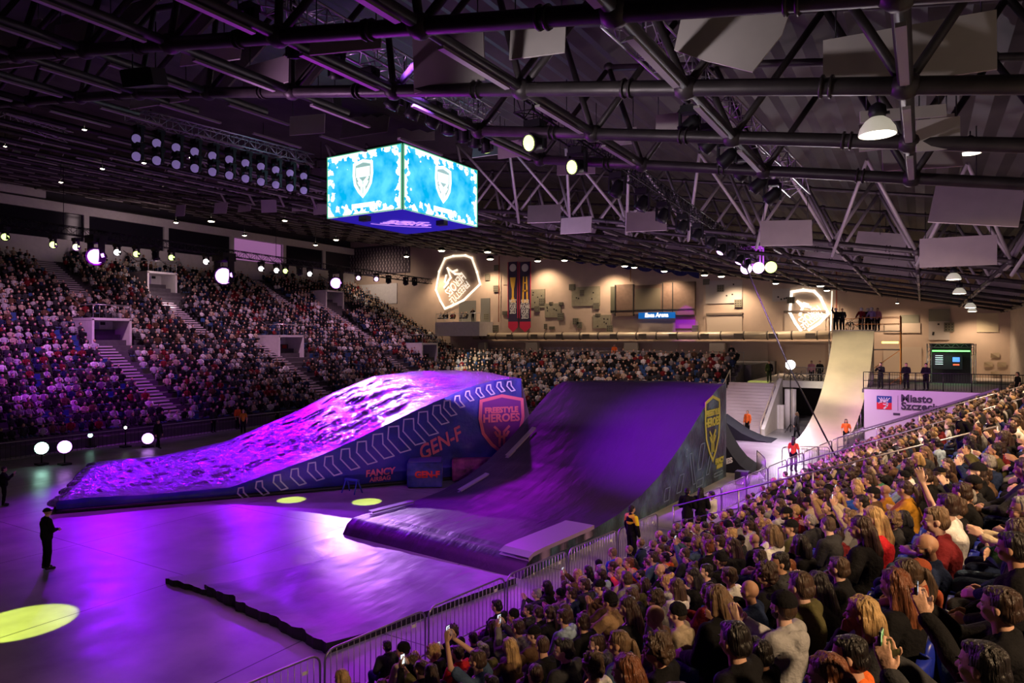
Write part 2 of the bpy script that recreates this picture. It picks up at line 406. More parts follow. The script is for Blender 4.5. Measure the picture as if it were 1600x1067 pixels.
def rig_head(p, tgt, size, lens_m, label, grp, body=blackm):
    t = empty('moving_head_light', label, 'stage light', p, 0, grp)
    R = (Vector(tgt)-Vector(p)).to_track_quat('Z', 'Y').to_matrix(); s = size
    m = MB(); m.box((0, 0, -.08*s), (.36*s, .3*s, .16*s)); m.build('base', body, t)
    m = MB(); m.box((-.22*s, 0, -.35*s), (.05*s, .12*s, .5*s)); m.box((.22*s, 0, -.35*s), (.05*s, .12*s, .5*s)); m.box((0, 0, -.14*s), (.48*s, .14*s, .06*s)); m.build('yoke', body, t)
    h = MB(); h.lathe([(.001, -.26*s), (.1*s, -.26*s), (.16*s, -.16*s), (.18*s, .1*s), (.2*s, .2*s), (.19*s, .2*s), (.15*s, .17*s)], (0, 0, -.45*s), 14, R); h.build('head', body, t)
    l = MB(); l.lathe([(.16*s, .0), (.11*s, .03*s), (.001, .045*s)], V(0, 0, -.45*s)+R @ V(0, 0, .195*s), 14, R); l.build('lens', lens_m, t)
    return t
def glow(name, c, s): return mat(name, c, .4, 0, c, s)
g_purple = glow('purple_beam_lens', (.62, .26, 1), 4); g_yel = glow('lime_lens', (.75, 1, .25), 3)
g_white = glow('white_lens', (1, .93, .9), 8); g_lilac = mat('lilac_lens', (.5, .42, .7), .2, 0, (.5, .35, .9), .25); g_dead = mat('unlit_lens', (.05, .04, .07), .15)
g_bulb = glow('warm_lamp_glow', (1, .86, .62), 22); g_hot = glow('hot_lamp_glow', (1, .9, .72), 14); g_tv = glow('lilac_hot_lens', (.85, .5, 1), 4)
# hanging under the near truss: big dark heads
for i, f_ in enumerate((.0, .12, .25, .37, .47, .56, .66, .74, .83, .9, .97)):
    p = T_near[0].lerp(T_near[1], f_)+V(-.1, 0, -.32); rig_head(p, p+V(-.6+rb.uniform(-.3, .5), rb.uniform(-.2, .8), -1.2), 1.0 if f_ > .3 else .85, g_dead if i != 10 else g_yel,
        f'{ordn(i)} large black moving light under the violet truss above the video cube', 'heads on the cube truss')
for i, f_ in enumerate((.02, .1, .2, .28, .36, .45, .53, .62, .70, .78, .86, .93)):
    p = T_mid[0].lerp(T_mid[1], f_)+V(.0, 0, -.28)
    rig_head(p, p+(V(-.3, -1, -.25) if i in (0, 1) else V(-.5, rb.uniform(-.6, .2), -1)), 1.15, g_yel if i in (0, 1) else (g_tv if i in (8, 10) else g_dead), f'{ordn(i)} black moving light along the black truss right of the cube', 'heads on the black truss')
for i, f_ in enumerate((.35, .45, .55, .65, .75, .85)):
    p = T_steel[0].lerp(T_steel[1], f_)+V(-.25, 0, -.3); rig_head(p, p+V(-.8, .2, -.6), .95, g_lilac, f'{ordn(i)} dark light with lilac lens on the bright silver truss', 'heads on the silver truss')
for i in range(22):
    f_ = (i//2+.5)/11; p = T_par[0].lerp(T_par[1], f_)+V(0, 0, -.35 if i % 2 else -1.0); rig_head(p, p+V(.75, -.9, -.35), 1.05, g_lilac, f'{ordn(i//2)} round pale lamp in the {"upper" if i % 2 else "lower"} row left of the cube', 'round lamp bank')
LEFTL = [(8, 362, 5, g_yel), (83, 375, 3, g_yel), (119, 379, 3.5, g_yel), (183, 388, 3, g_white), (213, 391, 3, g_yel), (243, 395, 2, g_dead), (268, 397, 3, g_yel), (322, 404, 2, g_white), (408, 416, 2.5, g_white), (432, 419, 2.5, g_white), (446, 420, 3, g_yel), (468, 422, 2, g_dead), (484, 425, 2, g_white), (560, 432, 2, g_tv), (588, 434, 2, g_tv), (607, 437, 2, g_dead), (634, 440, 2, g_dead), (648, 441, 2, g_dead)]
for i, (px, py, r_, m_) in enumerate(LEFTL):
    f_ = (px+20)/692; dd = 1/((1-f_)/39.7+f_/74.4); p = at_d(px, py-7, dd)
    rig_head(p, V(-1, 2, 5) if m_ is not g_dead else p+V(.3, .2, -1), 1.25, m_, f'{ordn(i)} small light from the left on the truss over the left stand', 'small lights on the left stand truss')
for i, (px, py) in enumerate(((150, 376), (350, 404), (525, 427))):
    f_ = (px+20)/692; dd = 1/((1-f_)/39.7+f_/74.4); p = at_d(px, py-8, dd)
    rig_head(p, V(-1, 0, 5.5), 3.0 if i != 1 else 3.8, g_purple, f'dazzling violet stage light, {("leftmost","middle","rightmost")[i]} of the three over the left stand', 'dazzling violet lights')
for i, (px, py, g, s) in enumerate(((65, 700, glow('mint_lens', (.5, 1, .8), 7), 1.9), (101, 698, g_purple, 2.0), (231, 685, g_purple, 2.0), (141, 680, glow('mint_small', (.5, 1, .8), 5), .8), (14, 690, g_white, .6), (196, 668, g_white, .5))):
    p = at_d(px, py, 43 if i > 1 else 37)
    t = empty('floor_light', 'floor stage light before the left stand, '+("dazzling mint green","dazzling violet beside the mint one","dazzling violet, rightmost","small pale mint between violet ones","tiny white at left edge","tiny white under the aisle")[i], 'stage light', (p.x, p.y, 0), 0, 'floor lights by the left stand')
    R = (V(0, 0, 6)-p).to_track_quat('Z', 'Y').to_matrix()
    MB().lathe([(.001, -.2*s), (.16*s, -.15*s), (.2*s, .12*s), (.18*s, .12*s)], (0, 0, p.z), 14, R).build('head', blackm, t)
    MB().lathe([(.17*s, 0), (.001, .03*s)], V(0, 0, p.z)+R @ V(0, 0, .12*s), 14, R).build('lens', g, t)
    m = MB(); m.box((0, 0, .05), (.5, .5, .1)); m.tube((0, 0, .08), (0, 0, max(.2, p.z-.1*s)), .04, 6); m.build('stand', blackm, t)
# blinding white work light on a mast at the far right
p = at_d(1235, 570, 50)
t = empty('floodlight', 'blinding white floodlight on a tall thin mast beside the pale roll-in ramp', 'floodlight', (p.x, p.y, 0))
R = (V(0, 0, 6.8)-p).to_track_quat('Z', 'Y').to_matrix()
MB().lathe([(.001, -.3), (.25, -.2), (.36, .05), (.34, .05)], (0, 0, p.z), 16, R).build('housing', blackm, t)
MB().lathe([(.33, 0), (.001, .04)], V(0, 0, p.z)+R @ V(0, 0, .05), 16, R).build('lens', glow('flood_glow', (.95, .92, 1), 70), t)
m = MB(); m.tube((0, 0, 0), (0, 0, p.z-.3), .035, 8); [m.tube((0, 0, .6), (.6*math.cos(a), .6*math.sin(a), 0), .02, 6) for a in (0, 2.1, 4.2)]; m.build('mast', blacks, t)
spot(p+R @ V(0, 0, .5), (-10, 38, 0), 2500, (1, .9, 1), 100, .8, .3)

# high-bay lamps with bell shades
def high_bay(px, py, d, s, label, lit=120):
    p = at_d(px, py, d); t = empty('high_bay_lamp', label, 'lamp', p, 0, 'bell-shaped high-bay lamps')
    MB().lathe([(.30*s, 0), (.305*s, .02*s), (.28*s, .12*s), (.2*s, .24*s), (.11*s, .31*s), (.10*s, .31*s), (.19*s, .22*s), (.27*s, .11*s), (.29*s, .0)], (0, 0, 0), 28).build('shade', mat('lamp_shade_white', (.7, .68, .62), .3, 0, (1, .9, .7), .35), t)
    MB().lathe([(.28*s, .03*s), (.2*s, -.005*s), (.001, -.02*s)], (0, 0, 0), 24).build('diffuser', g_hot, t)
    m = MB(); m.lathe([(.001, .30*s), (.12*s, .30*s), (.15*s, .38*s), (.13*s, .5*s), (.05*s, .56*s), (.001, .56*s)], (0, 0, 0), 16); m.box((.14*s, 0, .36*s), (.1*s, .08*s, .05*s)); m.build('ballast', blackm, t)
    m = MB(); z1 = max(p.z+.7*s, roof_z(p.x))-p.z; m.tube((0, 0, .55*s), (0, 0, z1), .015*s+.005, 5); m.build('hanger', blacks, t)
    if lit: spot(p+V(0, 0, -.03*s), p+V(0, 0, -5), lit, WARM, 150, .5, .25*s)
high_bay(1371, 211, 10.7, .9, 'large glowing bell lamp hanging at the upper right, nearest of all', 420)
high_bay(1516, 240, 17, .8, 'glowing bell lamp on a pale rod, right of the nearest lamp', 420)
high_bay(1490, 437, 31, 1.0, 'bell lamp before the purple hanging boards, upper of the far right pair', 420)
high_bay(1499, 459, 35, 1.0, 'bell lamp just below the upper far right bell lamp', 420)
high_bay(1516, 481, 39, .95, 'greenish bell lamp at far right above the beige wall', 420)
high_bay(1519, 487, 46, .9, 'lowest small bell lamp at far right above the beige wall', 300)
SMALL = [(132, 203, 24, .8), (300, 247, 30, 1), (225, 255, 34, .8), (160, 264, 36, .8), (95, 285, 40, .7), (8, 229, 30, .6), (275, 348, 60, .9), (330, 346, 56, 1.2), (445, 345, 58, 1), (525, 375, 70, 1.0), (493, 383, 72, .8), (382, 368, 68, .8), (635, 401, 78, 1), (690, 392, 76, 1.3), (762, 394, 72, 1.3), (766, 405, 84, 1.3), (840, 408, 76, 1.2), (882, 407, 76, 1.2), (976, 416, 72, 1.3), (991, 418, 70, 1.1), (1038, 424, 71, 1.2), (1101, 430, 68, 1.3), (1127, 432, 69, 1.3), (1212, 443, 67, 1.2), (1282, 447, 62, 1.4), (1292, 454, 65, 1.2), (1402, 474, 55, .6), (1517, 484, 52, .6)]
for i, (px, py, d, s) in enumerate(SMALL):
    p = at_d(px, py, d); t = empty('downlight', f'small round ceiling downlight, {ordn(i)} counted across the roof from the left', 'lamp', p, 0, 'small round downlights')
    s *= d*.0058
    MB().lathe([(.75*s, 0), (.7*s, .3*s), (.4*s, .7*s), (.38*s, .7*s)], (0, 0, 0), 14).build('shade', blackm, t)
    MB().ell((0, 0, .05*s), (.62*s, .62*s, .22*s), 12, 6).build('bulb', g_bulb, t)
    z1 = max(.5, roof_z(p.x)-p.z+.1); MB().tube((0, 0, .6*s), (0, 0, z1), .02, 5).build('hanger', blacks, t)
# warm wash thrown down the far wall by the downlights
for x in (-56, -48, -40, -31, -24, -17, -9, -2, 4):  # downlights close to the wall
    z = min(roof_z(x)-.6, 16); spot((x, 72.6, z), (x, 75, z-6.5), 1500 if x < -5 else 750, (1, .70, .46), 120, .8, .3)
spot((-66, 68, 17), (-66, 75, 12), 1200, (1, .75, .6), 120, .8, .4)
# ================================================================ video cube
def screen_mat(name, w_, h_):
    m = bpy.data.materials.new(name); m.use_nodes = True; n = m.node_tree.nodes; L = m.node_tree.links; n.clear()
    out = n.new('ShaderNodeOutputMaterial'); em = n.new('ShaderNodeEmission'); em.inputs[1].default_value = 1.35; L.new(em.outputs[0], out.inputs[0])
    tc = n.new('ShaderNodeTexCoord'); sep = n.new('ShaderNodeSeparateXYZ'); L.new(tc.outputs['Object'], sep.inputs[0])
    def math_(op, a, b=None):
        k = n.new('ShaderNodeMath'); k.operation = op
        for i, q in enumerate((a, b)):
            if q is None: continue
            if isinstance(q, (int, float)): k.inputs[i].default_value = q
            else: L.new(q, k.inputs[i])
        return k.outputs[0]
    ex = math_('SUBTRACT', w_/2, math_('ABSOLUTE', sep.outputs[0])); ey = math_('SUBTRACT', h_/2, math_('ABSOLUTE', sep.outputs[1]))
    e = math_('MINIMUM', ex, math_('MULTIPLY', ey, 1.0))
    n1 = n.new('ShaderNodeTexNoise'); n1.inputs['Scale'].default_value = 2.6; n1.inputs['Detail'].default_value = 3; L.new(tc.outputs['Object'], n1.inputs['Vector'])
    splash = math_('GREATER_THAN', math_('SUBTRACT', n1.outputs[0], math_('MULTIPLY', e, .42)), .40)
    n2 = n.new('ShaderNodeTexNoise'); n2.inputs['Scale'].default_value = 1.1; n2.inputs['Detail'].default_value = 6; L.new(tc.outputs['Object'], n2.inputs['Vector'])
    r = n.new('ShaderNodeValToRGB'); L.new(n2.outputs[0], r.inputs[0]); r.color_ramp.elements[0].position = .38; r.color_ramp.elements[1].position = .66
    r.color_ramp.elements[0].color = (.0, .36, .68, 1); r.color_ramp.elements[1].color = (.10, .60, .95, 1)
    mx = n.new('ShaderNodeMix'); mx.data_type = 'RGBA'; L.new(splash, mx.inputs[0]); L.new(r.outputs[0], mx.inputs[6]); mx.inputs[7].default_value = (.9, 1, .95, 1)
    L.new(mx.outputs[2], em.inputs[0]); return m
W_EM = glow('screen_white', (.9, 1, .93), 1.5); G_EM = glow('screen_grey', (.3, .48, .46), 1.0)
SHIELD = [(-.40, .42), (0, .5), (.40, .42), (.42, .1), (.36, -.16), (.2, -.36), (0, -.52), (-.2, -.36), (-.36, -.16), (-.42, .1)]
def outline(pts, w_, th, mb, z=0.0):
    "flat band of width w_ along a closed 2-D outline, thickness th"
    n = len(pts); c = [sum(p[i] for p in pts)/n for i in (0, 1)]; P = [V(p[0], p[1], 0) for p in pts]; ins = []
    for i in range(n):
        a, b, d = P[i-1], P[i], P[(i+1) % n]; t1, t2 = (b-a).normalized(), (d-b).normalized()
        nn = (V(-t1.y, t1.x, 0)+V(-t2.y, t2.x, 0)); nn.normalize(); k = w_/max(.35, nn.dot(V(-t1.y, t1.x, 0)))
        ar = sum(P[j].x*P[(j+1) % n].y-P[(j+1) % n].x*P[j].y for j in range(n))
        ins.append(b+nn*k*(1 if ar > 0 else -1))
    for i in range(n):
        j = (i+1) % n; q = [P[i], P[j], ins[j], ins[i]]; mb.prism([p+V(0, 0, z) for p in q], (0, 0, th))
def stroke(pts, w_, th, mb, z=0.0):
    P = [V(p[0], p[1], z) for p in pts]
    for a, b in zip(P[:-1], P[1:]):
        t = (b-a).normalized(); nn = V(-t.y, t.x, 0)*w_/2; e = t*w_*.3
        mb.prism([a-e-nn, b+e-nn, b+e+nn, a-e+nn], (0, 0, th))
GLYPH = [[(-.26, .30), (-.08, .14), (-.08, -.3)], [(.26, .30), (.08, .14), (.08, -.3)], [(-.08, -.02), (.08, -.02)], [(-.24, .14), (-.16, .02), (-.08, .0)], [(.24, .14), (.16, .02), (.08, .0)]]
cf = at_d(629, 327, 28.9); cl = at_d(513, 342, 28.9*203/188); cr = at_d(744, 355, 28.9*203/175); zb = 12.3
for p in (cf, cl, cr): p.z = zb
cb = cl+cr-cf; H = 2.78
cube = empty('video_cube', 'large hanging video cube with bright cyan screens showing a white shield emblem', 'video screen', (cf+cb)/2)
o = cube.location; R0 = lambda p: Vector(p)-o
m = MB(); m.prism([R0(p)+(R0(p)*-.012)+V(0, 0, .03) for p in (cf, cr, cb, cl)], (0, 0, H-.06)); m.build('housing', blackm, cube)
bot_m = mat('blue_screen_bottom', (0, 0, .1), .4, 0, (.02, .01, .55), .55)
m = MB(); m.prism([R0(p)*.985+V(0, 0, 0) for p in (cf, cr, cb, cl)], (0, 0, .02)); bot = m.build('bottom_screen', bot_m, cube)
lil = glow('lilac_print', (.6, .3, .9), .9)
ctr = (cf+cb)/2; ex_ = (cr-cl).normalized(); Mb = frame_on(ctr+V(0, 0, -.02), ex_, ex_.cross(V(0, 0, 1)))
for tx, dy, sz in (('EVENT', .40, .6), ('SPORTS', -.18, .66)):
    me = text_mesh(tx, sz, lil, .008, .3, .03); put('bottom_lettering', me, Mb @ Matrix.Translation((0, dy, 0)), cube)
m = MB(); stroke([(-1.5, -.55), (-.6, -.78), (.4, -.82), (1.4, -.66)], .09, .01, m); put('bottom_swoosh', m.mesh('bottom_swoosh', lil), Mb, cube)
for s in (-1, 1):
    m = MB(); m.box((0, 0, -.12), (.45, .3, .22)); m.build('bottom_speaker', blackm, cube, R0(cf.lerp(cl if s < 0 else cr, .5)+(ctr-cf)*.12+V(0, 0, 0)))
for a, b in ((cl, cf), (cf, cr)):
    L_ = (b-a).length; ex = (b-a).normalized(); nrm = ex.cross(V(0, 0, 1)).normalized(); mid = (a+b)/2+V(0, 0, H/2)+nrm*.03
    M = frame_on(mid, ex); m = MB(); m.box((0, 0, 0), (L_-.06, H, .04)); put('led_screen', m.mesh('led_screen', screen_mat('led_blue', L_, H)), M, cube)
    m = MB(); m.prism([V(x*1.25, y*1.5, 0) for x, y in SHIELD], (0, 0, .01)); put('emblem_field', m.mesh('emblem_field', G_EM), M @ Matrix.Translation((0, .18, .025)), cube)
    m = MB(); outline([(x*1.45, y*1.68) for x, y in SHIELD], .13, .02, m); m.box((0, .28, .01), (.78, .42, .02))
    for g in GLYPH: stroke([(x*1.1, y*1.05-.3) for x, y in g], .10, .02, m)
    put('shield_emblem', m.mesh('shield_emblem', W_EM), M @ Matrix.Translation((0, .18, .035)), cube)
    m = MB(); m.box((0, -1.0, .03), (1.35, .2, .02)); put('caption_bar', m.mesh('caption_bar', W_EM), M, cube)
    m = MB(); outline([(-L_/2, -H/2), (L_/2, -H/2), (L_/2, H/2), (-L_/2, H/2)], .03, .05, m); put('screen_edge', m.mesh('screen_edge', glow('green_edge', (.1, .6, .3), .6)), M, cube)
m = MB()
for p in (cf, cl, cr, cb): q = R0(p)*.85; m.tube(q+V(0, 0, H), q+V(0, 0, max(3, roof_z(p.x)-zb+.3)), .03, 5)
for p, q in ((cf, cl), (cf, cr), (cl, cb), (cr, cb)): m.tube(R0(p)*.9+V(0, 0, H+.15), R0(q)*.9+V(0, 0, H+.15), .07, 6)
m.build('rigging', blacks, cube)

# ================================================================ inflatable landing airbag (silver-lilac, left)
A0 = V(-17.8, 26.7, 0); E1 = V(.917, .398, 0).normalized(); E2 = V(-E1.y, E1.x, 0); AL, AW = 19.9, 9.2
def AP(l, wd, z): q = A0+E1*l+E2*wd; return plan(q.x, q.y, z)
lk = [0, 1, 3, 6.3, 10, 12, 14.4, 17, 18.5, 19.9]; near_h = [.45, .5, .42, .45, 1.55, 2.35, 3.4, 4.4, 4.75, 4.8]
far_h = [.5, .55, .6, 1.2, 2.7, 3.7, 4.6, 4.85, 4.85, 4.75]
def AH(l, t): return float(np.interp(l, lk, near_h))*(1-t)+float(np.interp(l, lk, far_h))*t
_e = plan(E1.x, E1.y); FOIL_A = math.atan2(_e.y, _e.x)+.35
foil = bpy.data.materials.new('wrinkled_foil'); foil.use_nodes = True
n = foil.node_tree.nodes; L = foil.node_tree.links; b = n['Principled BSDF']
b.inputs['Base Color'].default_value = (.42, .40, .60, 1); b.inputs['Roughness'].default_value = .2; b.inputs['Metallic'].default_value = .7
tc = n.new('ShaderNodeTexCoord'); mp = n.new('ShaderNodeMapping'); mp.inputs['Scale'].default_value = (.30, 3.4, 1); mp.inputs['Rotation'].default_value = (0, 0, -FOIL_A)
nz = n.new('ShaderNodeTexNoise'); nz.inputs['Scale'].default_value = 1.6; nz.inputs['Detail'].default_value = 7; nz.inputs['Roughness'].default_value = .65; nz.inputs['Distortion'].default_value = .6
L.new(tc.outputs['Object'], mp.inputs[0]); L.new(mp.outputs[0], nz.inputs['Vector'])
bp = n.new('ShaderNodeBump'); bp.inputs['Strength'].default_value = 1; bp.inputs['Distance'].default_value = .35; L.new(nz.outputs[0], bp.inputs['Height']); L.new(bp.outputs[0], b.inputs['Normal'])
def print_mat(name, c1, c2, c3, sc=.45, rough=.45):
    m = bpy.data.materials.new(name); m.use_nodes = True; n = m.node_tree.nodes; L = m.node_tree.links; b = n['Principled BSDF']; b.inputs['Roughness'].default_value = rough
    tc = n.new('ShaderNodeTexCoord'); nz = n.new('ShaderNodeTexNoise'); nz.inputs['Scale'].default_value = sc; nz.inputs['Detail'].default_value = 5; L.new(tc.outputs['Object'], nz.inputs['Vector'])
    r = n.new('ShaderNodeValToRGB'); L.new(nz.outputs[0], r.inputs[0]); r.color_ramp.elements[0].position = .3; r.color_ramp.elements[0].color = (*c1, 1); r.color_ramp.elements[1].position = .72; r.color_ramp.elements[1].color = (*c3, 1)
    e = r.color_ramp.elements.new(.5); e.color = (*c2, 1); L.new(r.outputs[0], b.inputs['Base Color'])
    nb = n.new('ShaderNodeTexNoise'); nb.inputs['Scale'].default_value = 2.2; nb.inputs['Detail'].default_value = 4; L.new(tc.outputs['Object'], nb.inputs['Vector'])
    bp = n.new('ShaderNodeBump'); bp.inputs['Strength'].default_value = .7; bp.inputs['Distance'].default_value = .12; L.new(nb.outputs[0], bp.inputs['Height']); L.new(bp.outputs[0], b.inputs['Normal'])
    return m
banner_blue = print_mat('printed_blue_cover', (.01, .01, .05), (.03, .03, .42), (.12, .05, .6))
banner_dark = print_mat('printed_dark_cover', (.012, .014, .02), (.03, .05, .07), (.08, .16, .2), .9)
pinkp = mat('pink_print', (.9, .16, .32), .6); lilacp = mat('lilac_print_paint', (.75, .62, 1.0), .6); oliv = mat('olive_print', (.42, .42, .06), .6); whp = mat('white_print', (.85, .85, .85), .6)
air = empty('landing_airbag', 'huge lilac foil-covered inflatable lander with blue printed side and chevrons', 'airbag', AP(9, 4, 0))
def local(p): return Vector(p)-air.location
NL, NW = 260, 120; m = MB(); vs = []
for i in range(NL+1):
    l = AL*i/NL
    for j in range(NW+1):
        t = j/NW; h = AH(l, t)
        fl = noise.noise(V(l*.5+t*3, t*7, 3.1)); fold = math.sin(l*1.1+t*9*.8+3*fl)*(.02+.05*min(1, l/10)*(1-abs(l-11)/14))
        wr = min(1, max(0, (17.5-l)/5)); k = wr*(abs(noise.noise(V(l*.55+t*6, t*34-l*.9, 0)))*.16+abs(noise.noise(V(l*1.3, t*70-l*2, 5)))*.07)+noise.noise(V(l*2.4, t*14, 8))*.03
        edge = min(1, t*8, (1-t)*8, i/4); sag = math.sin(PI*t)*.12*min(1, l/8)
        vs.append(local(AP(l+(.25*noise.noise(V(t*9, 1, 1)) if i < 2 else 0), t*AW, h+(fold+k)*edge+sag-(.25 if i == 0 else 0))))
fs = [(i*(NW+1)+j, (i+1)*(NW+1)+j, (i+1)*(NW+1)+j+1, i*(NW+1)+j+1) for i in range(NL) for j in range(NW)]
m.add(vs, [f[::-1] for f in fs], 0, True); m.build('top_cover', foil, air)
m = MB()                                                   # near side cover
NS = 80
for i in range(NS):
    l0, l1 = AL*i/NS, AL*(i+1)/NS; r_ = 6
    for j in range(r_):
        def sp(l, q): h = AH(l, 0)+.02; return local(AP(l, -.10*math.sin(PI*q)-.02, .02+(h-.02)*q))
        m.add([sp(l0, j/r_), sp(l1, j/r_), sp(l1, (j+1)/r_), sp(l0, (j+1)/r_)], [(0, 1, 2, 3)], 0, True)
m.build('printed_side', banner_blue, air)
m = MB()
for i in range(40):
    l0, l1 = AL*i/40, AL*(i+1)/40; m.quad(local(AP(l0, AW, 0)), local(AP(l0, AW, AH(l0, 1))), local(AP(l1, AW, AH(l1, 1))), local(AP(l1, AW, 0)))
for j in range(20):
    t0, t1 = j/20, (j+1)/20
    m.quad(local(AP(AL, t0*AW, AH(AL, t0))), local(AP(AL, t1*AW, AH(AL, t1))), local(AP(AL+1.2, t1*AW, 0)), local(AP(AL+1.2, t0*AW, 0)))
    m.quad(local(AP(0, t0*AW, .45)), local(AP(0, t1*AW, .45)), local(AP(-.2, t1*AW, 0)), local(AP(-.2, t0*AW, 0)))
m.build('back_cover', mat('grey_foil', (.4, .35, .45), .4, .3), air)
m = MB(); pts = [local(AP(AL*i/60, -.1, .07)) for i in range(61)]; m.path(pts, .09, 8); m.build('base_tube', blackm, air)
m = MB()
for i in range(30):
    q = local(AP(-.1+.12*rb.random(), AW*i/30, .25+.2*rb.random())); m.ell(q, (.12, .28, .16), 8, 5)
m.build('crumpled_foil_edge', foil, air)
# chevrons along the printed side
exA = plan(E1.x, E1.y)  # world direction along the side
exA = V(exA.x, exA.y, 0).normalized(); nA = exA.cross(V(0, 0, 1)).normalized()
chev = MB()
def side_pt(l, z): return local(AP(l, -.17, z))
def polyl(pts, w_, mb):
    for a, b in zip(pts, pts[1:]+pts[:1]):
        pa, pb = side_pt(*a), side_pt(*b); t = (pb-pa).normalized(); nn = t.cross(nA).normalized()*w_/2; e = t*w_*.4
        mb.prism([pa-e-nn, pb+e-nn, pb+e+nn, pa-e+nn], nA*.015)
def chevron(l, mb):
    h = AH(l, 0); s = min(1.1, .32+.28*h); s = min(s, h*.8); s = s if l < 14.2 else max(.42, s-(l-14.2)*.28)
    top = h-.10
    polyl([(l, top), (l+.42*s, top+.02), (l+.42*s+.02, top-.45*s), (l+.95*s, top-1.02*s), (l+.5*s, top-1.12*s), (l-.04, top-.5*s)], .06, mb)
l = 6.6
while l < 19.3:
    m = MB(); chevron(l, m); m.build('chevron', lilacp, air); l += .72 if l < 15 else .55
def side_text(name, tx, px, py, size, m_, shear=0, rot=0, bold=.01, sx=1.0):
    p = at_side(px, py); me = text_mesh(tx, size, m_, .01, shear, bold, sx); M = frame_on(p, exA) @ Matrix.Rotation(rot, 4, 'Z')
    return put(name, me, M, air)
def at_side(px, py):
    r = ray(px, py); q0 = AP(0, -.16, 0); d = (q0.dot(nA))/(V(r.x, r.y, 0).dot(nA)); return at_d(px, py, d)
side_text('side_lettering', 'GEN-F', 687, 694, .95, pinkp, .25, math.radians(24), .02, .85)
side_text('side_lettering', 'FANCY', 594, 738, .42, pinkp, .1, .04, .015); side_text('side_lettering', 'AIRBAG', 594, 748, .28, pinkp, .1, .04, .008)
# shield emblem on the high end
ps = at_side(784, 662); Ms = frame_on(ps, exA); m = MB(); outline([(x*2.95, y*2.95) for x, y in SHIELD], .16, .02, m); put('shield_emblem', m.mesh('shield_emblem', pinkp), Ms, air)
m = MB()
m.prism([V(x*2.8, y*2.8, 0) for x, y in SHIELD], (0, 0, .008)); put('emblem_field', m.mesh('emblem_field', mat('violet_print', (.22, .02, .32), .6)), Ms, air)
for tx, dy, s_ in (('FREESTYLE', .68, .38), ('HEROES', .28, .55)): put('emblem_lettering', text_mesh(tx, s_, pinkp, .012, 0, .02), Ms @ Matrix.Translation((-.02, dy, .02)), air)
m = MB(); [stroke([(x*1.5, y*1.6-.62) for x, y in g], .12, .02, m) for g in GLYPH]; put('emblem_glyph', m.mesh('emblem_glyph', pinkp), Ms @ Matrix.Translation((0, 0, .01)), air)
# covered blower case, sawhorse and folded cover at the airbag's foot
p = at_z(628, 764, 0); q = at_z(683, 763, 0); box = empty('covered_case', 'blue and black covered cube-shaped case standing before the printed airbag side', 'case', (p+q)/2+V(-.3, .8, 0))
M = frame_on((0, 0, 0), q-p).to_3x3(); R3 = Matrix.Rotation(math.atan2((q-p).y, (q-p).x), 3, 'Z')
m = MB(); m.box((0, 0, .6), (1.6, 1.5, 1.15), R3); cs = m.build('cover', print_mat('case_cover', (.01, .01, .06), (.04, .06, .4), (.15, .12, .6), 1.3), box)
bv = cs.modifiers.new('bevel', 'BEVEL'); bv.width = .06; bv.segments = 2
m = MB(); m.box((0, 0, 1.19), (1.5, 1.4, .04), R3); m.build('lid', mat('case_lid', (.12, .1, .45), .4), box)
Mf = frame_on(box.location+R3 @ V(.12, -.78, .62), q-p); put('case_lettering', text_mesh('GEN-F', .4, mat('red_print', (.9, .05, .06), .6), .01, 0, .02), Mf, box)
p = at_z(550, 770, 0); t = empty('sawhorse', 'small blue folding sawhorse standing in front of the airbag side', 'sawhorse', p)
m = MB(); m.box((0, 0, .58), (.8, .1, .08)); m.build('top_bar', mat('blue_paint', (.05, .08, .6), .4), t)
for sx in (-1, 1):
    for sy in (-1, 1): MB().tube((sx*.32, sy*.03, .56), (sx*.38, sy*.25, 0), .03, 6).build('leg', MATS['blue_paint'], t)
p = at_z(735, 752, 0)
m = MB(); m.box((0, 0, .55), (2.0, .5, 1.1), R3); o = m.build('folded_cover', print_mat('magenta_cover', (.05, .0, .05), (.25, .02, .2), (.5, .08, .3), 2.0), None, p+V(0, .2, 0)); tag(o, 'crumpled magenta cover stacked low against the airbag, left of the dark ramp', 'cover')
bv = o.modifiers.new('bevel', 'BEVEL'); bv.width = .1; bv.segments = 3

# ================================================================ dark landing ramp (centre)
BL, BR, TR, TL = V(-5.9, 23.8, 0), V(.27, 19.35, 0), V(10.6, 33.8, 0), V(2.95, 36.2, 0)
fk = [0, .012, .03, .06, .23, .34, .45, .54, .62, .69, .76, .82, .875, .92, .96, 1]; hk = [.0, .32, .48, .5, .46, .58, .92, 1.35, 1.92, 2.45, 3.08, 3.62, 4.08, 4.38, 4.55, 4.6]
def RP(f, u, z): q = (BL*(1-u)+BR*u)*(1-f)+(TL*(1-u)+TR*u)*f; return plan(q.x, q.y, z)
def RH(f): return float(np.interp(f, fk, hk))
ramp = empty('landing_ramp', 'big dark fabric-covered landing ramp rising away in the middle of the arena', 'ramp', RP(.5, .5, 0))
def lr(p): return Vector(p)-ramp.location
tarp = bpy.data.materials.new('dark_tarpaulin'); tarp.use_nodes = True; n = tarp.node_tree.nodes; L = tarp.node_tree.links; b = n['Principled BSDF']
b.inputs['Base Color'].default_value = (.05, .028, .075, 1); b.inputs['Roughness'].default_value = .4; b.inputs['Specular IOR Level'].default_value = .35
tc = n.new('ShaderNodeTexCoord'); mp = n.new('ShaderNodeMapping'); mp.inputs['Scale'].default_value = (1.6, .4, 1); nz = n.new('ShaderNodeTexNoise'); nz.inputs['Scale'].default_value = 1.1; nz.inputs['Detail'].default_value = 6
